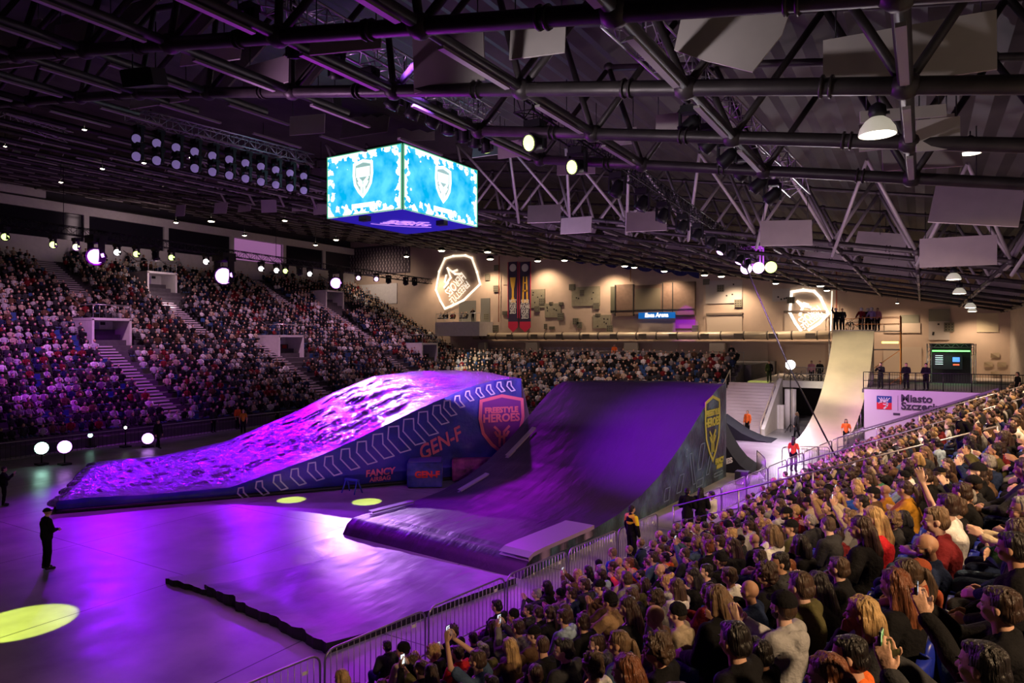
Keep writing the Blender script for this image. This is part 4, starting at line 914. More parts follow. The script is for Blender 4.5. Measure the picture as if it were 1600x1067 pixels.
# small balcony at the left end of the far wall
x0, x1, z0, z1 = wrect(682, 503, 751, 525, 72); wb = MB(); wb.box(((x0+x1)/2, 73.3, (z0+z1)/2), (x1-x0, 3.2, z1-z0)); o = wb.build('balcony', white); tag(o, 'white solid balcony on the far wall below the larger projected emblem', 'balcony')
BALC = (x0, x1, z1)
t = empty('balcony_rail', 'thin light rail along the white balcony', 'railing', (x0, 71.9, z1)); m = MB(); m.tube((0, 0, 1.1), (x1-x0, 0, 1.1), .04, 6); m.build('top_rail', galv, t)
for k in range(6): MB().tube(((x1-x0)*k/5, 0, 0), ((x1-x0)*k/5, 0, 1.1), .03, 6).build('post', galv, t)

# ================================================================ left stand (front edge x=-45, 32 rows up to the gallery)
LX, RD, RR, LROWS = -45.0, .85, .442, 31
step_m = mat('stand_concrete', (.10, .09, .10), .9, var=.1)
def lz(x): return .55+RR/RD*max(0, LX-x)
m = MB()
for r in range(LROWS+1):
    xa_, xb_ = LX-RD*r, LX-RD*(r+1); z = .55+RR*r; zl = z-RR if r else 0
    m.quad((xa_, 0, zl), (xa_, 74.9, zl), (xa_, 74.9, z), (xa_, 0, z)); m.quad((xa_, 0, z), (xa_, 74.9, z), (xb_, 74.9, z), (xb_, 0, z))
m.quad((LX, 0, 0), (LX, 0, .55), (LX-RD*32, 0, .55+RR*31), (LX-RD*32, 0, 0))
struct(m.build('floor_left_stand', step_m))
zt = .55+RR*LROWS; xg = LX-RD*(LROWS+1)
AISLE_L = [(29.7, -46, -56), (44.9, -46, -56), (18, -46, -58), (32.6, -64, -71.5), (40.1, -57, -64), (56, -64, -71.5), (61.5, -56, -66), (22, -60, -71), (60, -46, -53)]
stair_m = mat('pale_step_edge', (.62, .55, .58), .7)
for i, (y, xa_, xb_) in enumerate(AISLE_L):
    t = empty('stair_aisle', f'pale-edged stair aisle up the left stand, {ordn(i)} of them', 'stairs', (xa_, y, lz(xa_)), 0, 'stair aisles of the left stand')
    m = MB(); k = 0; x = xa_
    while x > xb_:
        m.box((x-xa_-RD/4, 0, lz(x)-lz(xa_)+.05), (RD*.32, 1.7, .10)); x -= RD/2
    m.build('steps', stair_m, t)
LAB = {29.7: 'lower one toward the left', 44.9: 'lower one near the middle door block', 18: 'lower one at the far left edge', 32.6: 'top one at far left by the lit room', 40.1: 'middle-height one above the bright floor lights', 56: 'top one under the middle violet light', 61.5: 'upper one beneath the rightmost violet light', 22: 'top left one mostly cropped', 60: 'lower one behind the lilac airbag'}
for o in [o for o in COL.objects if o.name.startswith('stair_aisle')]: o['label'] = 'pale-edged stair aisle in the left stand, '+LAB[round(o.location.y, 1) if round(o.location.y, 1) != int(o.location.y) else int(o.location.y)]
# door blocks (vomitories) with rails
door_pos = [(at_d(445, 555, 68.6), 'beside a red box, centre left'), (at_d(165, 535, 56), 'at the left with a glass rail above'), (at_d(245, 455, 70), 'high up at left, people leaning on its rail'), (at_d(515, 478, 89), 'high up under the rightmost violet light'), (at_d(662, 545, 85), 'low at the end beside the far balcony')]
VOM = []
lilac_door = mat('lilac_door', (.42, .32, .62), .5)
for i, (p, tx) in enumerate(door_pos):
    x, y = p.x, p.y; zb = lz(x+1.5)-.1; t = empty('entrance_block', f'white entrance block in the left stand, {tx}', 'doorway', (x, y, zb)); VOM.append((x, y))
    W2, Hh, Dp = 3.0, 2.3, 3.4
    MB().box((-Dp/2+1.0, -W2/2, Hh/2), (Dp, .18, Hh)).build('side_wall', white, t); MB().box((-Dp/2+1.0, W2/2, Hh/2), (Dp, .18, Hh)).build('side_wall', white, t)
    MB().box((-Dp/2+1.0, 0, Hh), (Dp, W2+.2, .2)).build('roof_slab', white, t); MB().box((-1.6, 0, Hh/2), (.15, W2, Hh)).build('back_wall', white, t)
    MB().box((-1.5, -.4, 1.05), (.1, 1.3, 2.1)).build('door_leaf', lilac_door, t); MB().box((-1.45, .55, 2.0), (.1, .35, .25)).build('number_plate', blackm, t)
    m = MB(); z = Hh+.1
    for yy in (-W2/2, W2/2): m.path([(1.0, yy, z+1.05), (-.9, yy, z+1.05), (-3.4, yy, z+2.3)], .045, 6); m.tube((1.0, yy, z), (1.0, yy, z+1.05), .035, 6)
    m.tube((1.0, -W2/2, z+1.05), (1.0, W2/2, z+1.05), .045, 6)
    for k in range(7): m.tube((1.0, -W2/2+k*W2/6, z), (1.0, -W2/2+k*W2/6, z+1.05), .015, 5)
    m.build('rail', galv, t)
    if i == 0: MB().box((-1.2, .9, 1.0), (.3, .5, .8)).build('red_box', mat('red_metal', (.7, .03, .03), .4), t); MB().box((-1.1, 1.2, .35), (.4, .4, .7)).build('black_box', blackm, t)
# gallery: parapet, columns, window band, fascia
gal = lambda n, x, y0, y1, z0, z1, m_, th=.3: struct(MB().box((0, 0, 0), (th, y1-y0, z1-z0)).build(n, m_, None, (x, (y0+y1)/2, (z0+z1)/2)))
gal('wall_gallery_lower', xg-.3, 0, 74.9, zt-.4, 16.6, white); gal('wall_gallery_upper', xg-.3, 0, 74.9, 19.3, 20.3, white)
gal('trim_20', xg+.1, 0, 33, 20.3, 21.4, white, .6)
gal('trim_21', xg-.1, 0, 74.9, 20.2, 20.3, dk, .5)
for i, y in enumerate((8, 18, 27.5, 37, 45.5, 54, 62, 69)): gal('trim_%d' % (30+i), xg-.3, y-.25, y+.25, 16.6, 19.3, white)
for i, (y0, y1) in enumerate(((27.7, 36.8), (37.2, 45.3), (45.7, 53.8), (62.2, 68.8))): gal('window_%d' % (i+1), xg-.45, y0, y1, 16.6, 19.3, glass_d, .05)
gal('window_5', xg-.7, 18.3, 27.2, 15.0, 19.3, mat('lit_room', (.6, .5, .2), .7, 0, (1, .8, .25), .55), .1)
gal('window_6', xg-.7, 54.2, 61.8, 16.6, 19.3, mat('lit_room_pink', (.6, .4, .5), .7, 0, (.9, .35, .9), .25), .1)
# low front barrier fence of the left stand
t = empty('stand_fence', 'long dark crowd fence before the left stand by the floor lights', 'fence', (-43.6, 2, 0)); m = MB()
for z in (.08, 1.05): m.tube((0, 0, z), (0, 60, z), .03, 6)
m.build('rails', galv, t); m = MB()
for k in range(240): m.tube((0, k*.25, .08), (0, k*.25, 1.05), .012, 4)
bars = m.build('bars', blacks, t); bars['kind'] = 'stuff'

# ================================================================ far stand (low, behind the two ramps)
FY, FZ0, FROWS, FRD, FRR = 51.0, .5, 13, .85, .31
m = MB()
for r in range(FROWS+1):
    ya, yb = FY+FRD*r, FY+FRD*(r+1); z = FZ0+FRR*r; zl = z-FRR if r else 0
    m.quad((-46, ya, zl), (-13.6, ya, zl), (-13.6, ya, z), (-46, ya, z)); m.quad((-46, ya, z), (-13.6, ya, z), (-13.6, yb, z), (-46, yb, z))
    m.quad((-13.6, ya, 0), (-13.6, yb, 0), (-13.6, yb, z), (-13.6, ya, z))
zc_ = FZ0+FRR*FROWS; m.box((-30, (FY+FRD*14+75)/2, zc_/2), (34, 75-FY-FRD*14, zc_))
struct(m.build('floor_far_stand', step_m))
t = empty('stand_rail', 'light handrail along the top of the far stand', 'railing', (-46, FY+FRD*14, zc_)); m = MB(); m.tube((0, 0, 1.1), (32.4, 0, 1.1), .035, 6); m.build('top_rail', galv, t)
for k in range(17): MB().tube((k*2.02, 0, 0), (k*2.02, 0, 1.1), .025, 6).build('post', galv, t)
# concourse floor, balcony front, stairs right of the far stand
CZ = 3.3
struct(MB().box((-2.5, 67, CZ-.2), (20, 16, .4)).build('floor_concourse', mat('concourse_slab', (.62, .55, .5), .8)))
st = empty('staircase', 'broad pale staircase climbing beside the far stand to the concourse', 'stairs', (-11.6, 50, 0)); m = MB(); NS_ = 16
for k in range(NS_): m.box((0, .22+k*.45, (k+1)*CZ/NS_/2), (3.8, .45, (k+1)*CZ/NS_))
m.build('treads', mat('pale_concrete', (.66, .58, .6), .8), st); m = MB()
for k in range(NS_): m.box((0, .012+k*.45, (k+.55)*CZ/NS_), (3.8, .02, CZ/NS_*.55))
m.build('risers', mat('dark_riser', (.12, .1, .12), .8), st)
m = MB(); m.prism([(1.9, 0, 0), (1.9, 7.2, 0), (1.9, 7.2, CZ+.4), (1.9, 6.9, CZ+.4), (1.9, 0, .5)], (.25, 0, 0)); m.build('side_wall', white, st)
for s in (-1.9, 1.9):
    m = MB(); m.path([(s, 0, .95), (s, 7.2, CZ+1.0)], .04, 6); [m.tube((s, k*1.44, k*CZ/5), (s, k*1.44, k*CZ/5+.98), .03, 6) for k in range(6)]; m.build('handrail', mat('cream_rail', (.75, .65, .5), .4), st)
p = at_d(1235, 655, 52); o = MB().tube((0, 0, 0), (0, 0, 3.0), .42, 20).build('column', white, None, (p.x, p.y, 0)); tag(o, 'round white column under the concourse right of the staircase', 'column')
o = MB().box((0, 0, 0), (8.5, .3, .55)).build('balcony', white, None, (-5.9, 58.8, CZ-.1)); tag(o, 'white balcony edge over the column, below the floodlight', 'balcony')
o = MB().box((0, 0, 1.4), (8, .3, 2.8)).build('backstage_wall', mat('dark_backstage', (.06, .045, .05), .8), None, (-6, 66, 0)); tag(o, 'dark backstage wall under the concourse right of the staircase', 'wall')
p = at_d(1205, 660, 53); t = empty('barrier_post', 'red fire cabinet standing under the concourse', 'cabinet', (p.x, p.y, 0)); MB().box((0, 0, .9), (.5, .35, 1.8)).build('body', mat('red_metal', (.7, .03, .03), .4), t); MB().box((0, -.19, 1.0), (.4, .03, .6)).build('door', mat('red_dark', (.45, .02, .02), .4), t)
t.name = 'fire_cabinet'
for i, px in enumerate((1210, 1216, 1222)): p = at_d(px, 662, 52); o = MB().box((0, 0, .9), (.28, .4, 1.8)).build('turnstile', white, None, (p.x, p.y, 0)); tag(o, f'white turnstile post under the concourse, {ordn(i)} from the red cabinet', 'turnstile', 'turnstiles')
# raised deck at the right with railing, stage frame and screen; purple-lit board below
DY, DZ = 51.7, 3.45
struct(MB().box((2.0, 58.6, DZ-.12), (11, 13.6, .24)).build('floor_deck', mat('dark_deck', (.12, .11, .12), .7)))
t = empty('city_board', 'large white board lit violet with red and blue crest square and dark lettering', 'sign board', (.2, 51.5, 0))
MB().box((.25, 0, 1.75), (7.6, .08, 3.4)).build('board', mat('board_white', (.72, .66, .74), .6), t)
def bp_(px, py): return at_y(px, py, 51.42)
q = bp_(1381.5, 629); w1 = abs(bp_(1393.5, 629).x-bp_(1370, 629).x)
MB().box((q.x-.2, q.y-51.5+.02, q.z+w1*.25), (w1, .04, w1*.5)).build('crest_upper_half', mat('crest_blue', (.02, .07, .3), .5), t); MB().box((q.x-.2, q.y-51.5+.02, q.z-w1*.25), (w1, .04, w1*.5)).build('crest_lower_half', mat('crest_red', (.75, .02, .04), .5), t)
Mq = frame_on(q+V(0, -.01, 0), (1, 0, 0)); m = MB()
for x in (-.26, -.13, 0, .13, .26): stroke([(x*.6, .16), (x*1.25, .34-.1*abs(x))], .05, .01, m)
stroke([(-.22, .14), (.22, .14)], .07, .01, m); stroke([(-.25, .02), (-.1, .06), (.12, .05), (.2, -.08), (.14, -.24), (0, -.38)], .1, .01, m); stroke([(-.05, -.1), (.08, -.12)], .06, .01, m); stroke([(-.25, .05), (-.32, -.05)], .05, .01, m)
put('crest_griffin', m.mesh('crest_griffin', whp), Mq, t)
for tx, py in (('Miasto', 622.5), ('Szczecin', 634.5)):
    me = text_mesh(tx, .66, mat('charcoal_print', (.06, .05, .08), .6), .01, 0, .022); p = bp_(1408, py); xm = min(v.co.x for v in me.vertices); put('lettering', me, frame_on(p, (1, 0, 0)) @ Matrix.Translation((-xm, 0, 0)), t)
m = MB(); p = bp_(1403, 630); m.box((p.x-.2, 0-.06, p.z), (.02, .02, 1.0)); p = bp_(1401, 647); m.box((p.x-.2, -.06, p.z), (.4, .02, .14)); m.build('dividing_line', MATS['charcoal_print'], t)
m = MB(); a, b_ = bp_(1350, 672), bp_(1560, 609); tt = (b_-a).normalized(); m.prism([a-V(.2, 51.6, 0), b_-V(.2, 51.6, 0), b_-V(.2, 51.6, 0)+V(0, 0, .13), a-V(.2, 51.6, 0)+V(0, 0, .13)], (0, .05, 0)); m.build('slanting_rail', mat('grey_lilac', (.25, .2, .28), .6), t)
spot((-2, 44, 9), (0, 51.5, 2), 2600, (.8, .25, 1), 60, .6, .3)
def railing(name, pts, h, label, mid=True, bars=0, m_=None, r=.03, sp_=1.6, mids=1):
    pts = [Vector(p) for p in pts]; t = empty(name, label, 'railing', pts[0]); o = pts[0]; m_ = m_ or galv; mb = MB()
    mb.path([p-o+V(0, 0, h) for p in pts], r, 6)
    for q in range(mids if mid else 0): mb.path([p-o+V(0, 0, h*(q+1)/(mids+1)) for p in pts], r*.7, 6)
    mb.build('rails', m_, t); bb = MB(); nb = 0
    for a, b_ in zip(pts[:-1], pts[1:]):
        L_ = (b_-a).length; k = max(1, round(L_/sp_))
        for i in range(k+1): MB().tube(a.lerp(b_, i/k)-o, a.lerp(b_, i/k)-o+V(0, 0, h), r, 6).build('post', m_, t)
        if bars:
            kk = int(L_/bars)
            for i in range(kk): bb.tube(a.lerp(b_, i/kk)-o+V(0, 0, .08), a.lerp(b_, i/kk)-o+V(0, 0, h), .009, 4); nb += 1
    if bars: q = bb.build('bars', m_, t); q['kind'] = 'stuff'
    return t
railing('deck_railing', [(-3.4, DY, DZ), (7.2, DY, DZ)], 1.15, 'dark metal railing with thin bars along the right platform above the violet board', bars=.14, m_=blacks)
railing('deck_stair_rail', [(6.0, 52.2, DZ), (7.0, 49, DZ-.4), (8.0, 46, DZ-.6)], 1.1, 'metal handrail descending from the right platform toward the stand', mids=2)
railing('concourse_railing', [(-9.6, 58.9, CZ+.2), (-6.2, 58.9, CZ+.2)], 1.05, 'thin bar railing on the balcony beside the floodlight, bicycles behind it', bars=.16)
p0, p1 = at_d(1452, 580, 52), at_d(1522, 580, 50); t = empty('screen_frame', 'box truss frame around a dark screen lit green along its top on the right platform', 'stage frame', ((p0.x+p1.x)/2, p0.y, DZ)); W2 = p1.x-p0.x; Hh = at_d(1480, 537, 51).z-DZ
for x in (-W2/2, W2/2):
    for y in (0, 2.2):
        m = MB()
        for dx in (-.14, .14): m.tube((x+dx, y, 0), (x+dx, y, Hh), .03, 6)
        for k in range(8): m.tube((x-.14, y, Hh*k/8), (x+.14, y, Hh*(k+1)/8), .015, 5)
        m.build('truss_leg', alu, t)
m = MB()
for y in (0, 2.2):
    for z in (Hh, Hh-.28): m.tube((-W2/2, y, z), (W2/2, y, z), .03, 6)
    for k in range(10): m.tube((-W2/2+W2*k/10, y, Hh-(.28 if k % 2 else 0)), (-W2/2+W2*(k+1)/10, y, Hh-(0 if k % 2 else .28)), .015, 5)
m.build('truss_beam', alu, t)
MB().box((0, .3, Hh-.55), (W2*.86, .08, .1)).build('green_light_strip', glow('green_strip', (.15, 1, .15), 4), t)
MB().box((0, 1.9, Hh/2), (W2*.95, .1, Hh)).build('back_drape', blackm, t)
MB().box((-.2, .9, Hh*.56), (1.9, .08, 1.25)).build('display_panel', mat('dark_display', (.01, .01, .02), .2), t)
m = MB(); [m.box((-.2-.55+.0*k, .84, Hh*.56+.4-.16*k), (.5, .02, .05)) for k in range(5)]; m.build('text_rows', glow('screen_rows', (.8, .8, 1), .9), t)
MB().box((.35, .84, Hh*.6), (.45, .02, .35)).build('blue_field', glow('screen_blue', (.1, .2, 1), 1), t); MB().box((.35, .84, Hh*.47), (.4, .02, .1)).build('red_field', glow('screen_red', (1, .1, .05), 1.2), t)
spot((t.location.x, t.location.y-.2, DZ+Hh-.4), (t.location.x, t.location.y+.6, DZ), 120, (.2, 1, .3), 120, .5, .2)
p = at_y(1398, 477, 74); p = at_y(1398, 478+0, 74)
wall_box('orange_strip_light', 1378, 533.5, 1404, 536.5, .15, glow('orange_strip', (1, .45, .08), 7), 'glowing orange strip light on the wall right of the scaffold tower', 'light', y=70)
# long guy cable from the black truss down to the floor by the fence
ca, cb_ = at_d(1166, 418, 43), ground(1305, 712, .3); o = MB().path([(0, 0, 0), (cb_-ca)*.5+V(0, 0, -.5), cb_-ca], .045, 6).build('guy_cable', blackm, None, ca); tag(o, 'long black cable slanting from the truss end down to the arena floor', 'cable')
t = empty('truss_end_lamp', 'violet-lit cage of truss with round lamps hanging at the end of the black truss', 'stage light', at_d(1175, 402, 44)); m = MB()
for a in (-.6, .6):
    for b_ in (-.5, .5): m.tube((a, b_, -.5), (a, b_, .6), .05, 6)
for z in (-.5, .6):
    for a in (-.6, .6): m.tube((a, -.5, z), (a, .5, z), .05, 6); m.tube((-.6, a*.83, z), (.6, a*.83, z), .05, 6)
m.tube((-.6, -.5, -.5), (.6, -.5, .6), .04, 6); m.build('cage', mat('violet_lit_truss', (.6, .3, .8), .4, 0, (.5, .05, .8), .6), t)  # violet stage light on the cage is put into its colour and glow
for x, g in ((-.25, g_tv), (.5, g_tv), (1.25, g_yel)): MB().ell((x, -.5, -.75), (.36, .2, .36), 14, 8).build('lamp', g, t)

# ================================================================ crowd-control fences and rails of the near stand
N2 = V(.772, -.636, 0).normalized(); T2 = V(.636, .772, 0).normalized(); S0 = 10.32
def SP(s, t, z=0.0): q = T2*t+N2*(s-S0); return plan(q.x, q.y, z)
tdir = (SP(0, 1)-SP(0, 0)); ndir = (SP(1, 0)-SP(0, 0)); TROT = math.atan2(tdir.y, tdir.x)
def nz_(s): return .05+.47*max(0, s-1.5)
BLN = 2.5
def make_barrier():
    t = empty('crowd_barrier', 'x', 'barrier'); r_ = .2
    pts = [(0, 0, .05), (0, 0, 1.1-r_)]+[(r_-r_*math.cos(a), 0, 1.1-r_+r_*math.sin(a)) for a in (PI/8, PI/4, 3*PI/8, PI/2)]
    pts += [(BLN-p[0], 0, p[2]) for p in pts[::-1]]
    m = MB(); m.path(pts, .022, 8); m.tube((0, 0, .15), (BLN, 0, .15), .018, 6); m.build('frame', galv, t)
    bar = MB().tube((0, 0, .15), (0, 0, 1.09), .008, 5).mesh('bar', galv)
    for k in range(1, 19): inst('bar', bar, t, (k*BLN/19, 0, 0))
    for x in (.25, BLN-.25): m = MB(); m.path([(x, -.28, .02), (x, 0, .09), (x, .28, .02)], .018, 6); m.build('foot', galv, t)
    m = MB(); m.box((BLN-.3, .012, .85), (.12, .004, .07)); m.build('tag_plate', whp, t)
    return t
b0 = make_barrier(); k = 0
for tt in [t_ for t_ in np.arange(2.25, 48, 2.6)]:
    if 20.3 < tt < 22.6: continue
    o = b0 if k == 0 else copy_tree(b0)
    o.location = SP(-.25, tt); o.rotation_euler = (0, 0, TROT)
    tag(o, f'grey steel crowd barrier before the near stand, {ordn(k)} from the bottom left', 'barrier', 'crowd barriers before the near stand'); k += 1
for i, (px, py) in enumerate(((1196, 752), (1222, 730))):
    o = copy_tree(b0); o.location = ground(px, py); o.rotation_euler = (0, 0, TROT+(.5, -.9, 1.2)[i]); tag(o, f'loose crowd barrier near the floor monitor, {ordn(i)} one', 'barrier', 'loose barriers by the ramps')
rail_m = mat('violet_grey_tube', (.5, .46, .52), .35, .8)
def stair_rail(tt, s0, s1, label, r=.026):
    a = SP(s0, tt, nz_(s0)); t = empty('stair_handrail', label, 'railing', a); m = MB()
    P = [SP(s, tt, nz_(s))-a for s in (s0, s1)]; m.path([P[0]+V(0, 0, 1.1), P[1]+V(0, 0, 1.1)], r, 8); m.path([P[0]+V(0, 0, .55), P[1]+V(0, 0, .55)], r*.7, 8); m.build('rails', rail_m, t)
    k = int((s1-s0)/1.9)
    for i in range(k+1): q = P[0].lerp(P[1], i/k); MB().tube(q, q+V(0, 0, 1.1), r, 8).build('post', rail_m, t)
stair_rail(21.3, -.15, 8.8, 'long grey handrail of the nearer stair rising through the crowd')
stair_rail(42.0, -.15, 10.0, 'far grey handrail rising to the right edge below the platform', .03)
stair_rail(30.5, .3, 10.0, 'grey handrail between the nearer and the far stair rails', .026)
for i, s in enumerate((1.2, 3.4, 5.6)):
    a = SP(s, 22.6, nz_(s)); m = MB(); q = SP(s+1.5, 22.6, nz_(s+1.5))-a; m.path([V(0, 0, 0), V(0, 0, .75), V(0, 0, .85)+q*.08, V(0, 0, .9)+q*.15, q+V(0, 0, .9), q], .022, 8); o = m.build('short_handrail', rail_m, None, a); tag(o, f'short rounded handrail loop beside the nearer stair, {ordn(i)} one going up', 'railing', 'short handrail loops')
# near stand terraces
m = MB(); NR = 15
for r in range(NR):
    s_a, s_b = .15+.8*r, .95+.8*r; z = nz_(.5+.8*r)+.0; zl = nz_(.5+.8*(r-1)) if r else 0
    m.quad(SP(s_a, -8, zl), SP(s_a, 50.5, zl), SP(s_a, 50.5, z), SP(s_a, -8, z)); m.quad(SP(s_a, -8, z), SP(s_a, 50.5, z), SP(s_b, 50.5, z), SP(s_b, -8, z))
struct(m.build('floor_near_stand', mat('near_concrete', (.07, .065, .07), .9, var=.15)))
m = MB()
for tc_ in (21.95,):
    for k in range(22): s = .35+.4*k; m.box((0, 0, 0), (.01, .01, .01)); c = SP(s, tc_, nz_(s)+.02); m.box(c, (1.2, .36, .12), Matrix.Rotation(TROT, 3, 'Z'))
o = m.build('stair_steps', mat('grey_step', (.3, .28, .28), .8)); o['kind'] = 'structure'
# ================================================================ people
def blob(name, caps, ells, voxel, mats, smooth=3, disp=None, dec=.4):
    "tapered capsules + ellipsoids fused into one continuous smooth skin"
    mb = MB()
    for p0, r0, p1, r1 in caps:
        p0, p1 = Vector(p0), Vector(p1); t = (p1-p0); L_ = t.length; t = t/L_ if L_ > 1e-6 else V(0, 0, 1)
        pts = []; rs = []
        for a in (-1, -.92, -.7, -.38): pts.append(p0+t*r0*a); rs.append(r0*math.sqrt(max(1e-3, 1-a*a)))
        pts += [p0, p1]; rs += [r0, r1]
        for a in (.38, .7, .92, 1): pts.append(p1+t*r1*a); rs.append(r1*math.sqrt(max(1e-3, 1-a*a)))
        mb.path(pts, rs, 12)
    for c, r, *R in ells: mb.ell(c, r, 16, 12, R[0] if R else None)
    me = mb.mesh(name, mats); o = bpy.data.objects.new(name, me); COL.objects.link(o)
    rm = o.modifiers.new('fuse', 'REMESH'); rm.mode = 'VOXEL'; rm.voxel_size = voxel; rm.use_smooth_shade = True
    if smooth: s = o.modifiers.new('smooth', 'SMOOTH'); s.factor = .5; s.iterations = smooth
    if dec < 1: s = o.modifiers.new('thin', 'DECIMATE'); s.ratio = dec
    dg = bpy.context.evaluated_depsgraph_get(); out = bpy.data.meshes.new_from_object(o.evaluated_get(dg)); out.name = name
    bpy.data.objects.remove(o); bpy.data.meshes.remove(me)
    if disp:
        co = np.empty(len(out.vertices)*3); out.vertices.foreach_get('co', co); co = co.reshape(-1, 3); no = np.empty(len(out.vertices)*3); out.vertices.foreach_get('normal', no); no = no.reshape(-1, 3)
        amp, sx, sz = disp; k = np.array([noise.noise(V(c[0]*sx, c[1]*sx, c[2]*sz)) for c in co]); co += no*(k*amp)[:, None]; out.vertices.foreach_set('co', co.ravel()); out.update()
    out.materials.clear(); out.materials.append(mats if not isinstance(mats, (list, tuple)) else mats[0])
    return out
def hand(caps, wr, d, palm, side, curl=.5, thumb=1):
    "five fingers and palm: wrist wr, pointing d, palm normal palm, side vector toward the thumb"
    wr = Vector(wr); d = Vector(d).normalized(); pn = Vector(palm).normalized(); sd = Vector(side).normalized()
    for k in (-.024, 0.0, .024): caps.append((wr+d*.01+sd*k*.6, .017, wr+d*.085+sd*k, .015))
    for k, (off, ln) in enumerate(((.034, .066), (.012, .076), (-.011, .070), (-.032, .056))):
        b = wr+d*.092+sd*off; a = curl*.5; dir_ = (d*math.cos(a)+pn*math.sin(a)+sd*off*2.2).normalized()
        p1 = b+dir_*ln*.5; a2 = curl*1.3; d2 = (d*math.cos(a2)+pn*math.sin(a2)+sd*off*2.2).normalized(); p2 = p1+d2*ln*.5
        caps.append((b-dir_*.012, .0095, p1, .0085)); caps.append((p1, .0085, p2, .0072))
    tb = wr+d*.028+sd*.03; t1 = tb+(d*.7+sd*.75+pn*.25*thumb).normalized()*.036; t2 = t1+(d*.9+sd*.25+pn*.4*thumb).normalized()*.03
    caps.append((tb, .014, t1, .011)); caps.append((t1, .011, t2, .009))
NECK = V(0, .0, 1.10)
def head_M(yaw, pitch): return Matrix.Translation(NECK) @ Matrix.Rotation(yaw, 4, 'Z') @ Matrix.Rotation(-pitch, 4, 'X') @ Matrix.Translation(-NECK)
def head_parts(HM):
    R = HM.to_3x3(); g = lambda x, y, z: HM @ V(x, y, z)
    ells = [(g(0, .012, 1.245), (.077, .096, .092), R), (g(0, .045, 1.19), (.062, .07, .082), R), (g(0, .075, 1.145), (.036, .034, .026), R),
            (g(.078, .012, 1.205), (.010, .02, .032), R), (g(-.078, .012, 1.205), (.010, .02, .032), R),
            (g(0, .098, 1.238), (.05, .016, .012), R), (g(.04, .082, 1.19), (.024, .022, .02), R), (g(-.04, .082, 1.19), (.024, .022, .02), R),
            (g(0, .106, 1.158), (.024, .013, .008), R), (g(0, .104, 1.146), (.02, .012, .007), R)]
    caps = [(g(0, .102, 1.228), .010, g(0, .128, 1.188), .013)]
    return caps, ells
# seated skeletons: (right elbow, right wrist, left elbow, left wrist, hand dir R, hand dir L)
POSE = {
 'lap': ((.25, .06, .76), (.09, .30, .66), (-.25, .06, .76), (-.09, .30, .66), (-.3, .9, -.2), (.3, .9, -.2)),
 'clap': ((.25, .17, .80), (.045, .36, .99), (-.25, .17, .80), (-.045, .36, .99), (-.15, .5, .85), (.15, .5, .85)),
 'claplow': ((.25, .12, .76), (.06, .36, .84), (-.25, .12, .76), (-.06, .36, .84), (-.2, .85, .4), (.2, .85, .4)),
 'film': ((.22, .22, .90), (.07, .40, 1.12), (-.22, .2, .86), (-.07, .40, 1.10), (-.2, .3, .9), (.2, .3, .9)),
 'filmhigh': ((.24, .24, 1.16), (.07, .42, 1.36), (-.24, .24, 1.16), (-.07, .42, 1.36), (-.2, .2, .95), (.2, .2, .95)),
 'chin': ((.14, .27, .78), (.05, .19, 1.04), (-.22, .1, .74), (.0, .28, .70), (-.25, -.2, .9), (.8, .4, 0)),
 'crossed': ((.25, .10, .80), (-.08, .25, .84), (-.25, .10, .80), (.08, .27, .80), (-.9, .2, .1), (.9, .2, .1)),
 'raise': ((.24, .20, 1.14), (.13, .26, 1.38), (-.25, .1, .76), (-.1, .3, .72), (0, .25, 1), (.5, .8, 0)),
 'lean': ((.24, .24, .76), (.10, .46, .70), (-.24, .24, .76), (-.10, .46, .70), (-.5, .8, -.1), (.5, .8, -.1)),
}
skin_m = mat('skin_fair', (.62, .36, .25), .55, bump=(60, .1)); skin_t = mat('skin_tan', (.50, .27, .17), .55); skin_p = mat('skin_light', (.72, .46, .36), .5)
def body_mesh(pose, yaw, pitch=.05, voxel=.0085):
    re, rw, le, lw, rd, ld = POSE[pose]; lean = V(0, .10, -.03) if pose in ('lean', 'chin') else V(0, 0, 0)
    HM = head_M(yaw, pitch); hc, he = head_parts(HM); L2 = Matrix.Translation(lean)
    hc = [(L2 @ a, r, L2 @ b, s) for a, r, b, s in hc]; he = [(L2 @ c, r, R) for c, r, R in he]
    sh = lambda p, k=1.0: V(*p)+lean*k
    caps = [((-.07, 0, .54), .12, (.07, 0, .54), .12), ((0, 0, .56), .13, sh((0, -.01, .74), .4), .125), (sh((0, -.01, .74), .4), .125, sh((0, -.01, .92)), .13),
            (sh((-.12, -.01, .99)), .065, sh((.12, -.01, .99)), .065), (sh((0, -.01, 1.02)), .062, sh((0, .012, 1.15)), .054)]
    for s, e, w_, d in ((1, re, rw, rd), (-1, le, lw, ld)):
        e = V(*e)+lean*.5; w_ = V(*w_)+lean*.3
        caps += [(sh((s*.175, -.01, 1.0)), .052, e, .038), (e, .038, w_, .026)]
        side = V(-s*.3, 0, 1) if abs(d[2]) < .6 else V(0, -1, .2); pn = V(-s, .1, 0) if abs(d[2]) >= .6 else V(-s*.3, 0, -1)
        hand(caps, w_, d, pn, side, .75 if 'film' in pose else (.25 if 'clap' in pose or pose == 'raise' else .6))
        caps += [((s*.09, .02, .53), .085, (s*.13, .45, .52), .06), ((s*.13, .45, .52), .058, (s*.14, .42, .12), .04), ((s*.14, .42, .10), .038, (s*.15, .55, .05), .03)]
    return blob('seated_body', caps+hc, he, voxel, skin_m, 2, None, .25), L2 @ HM
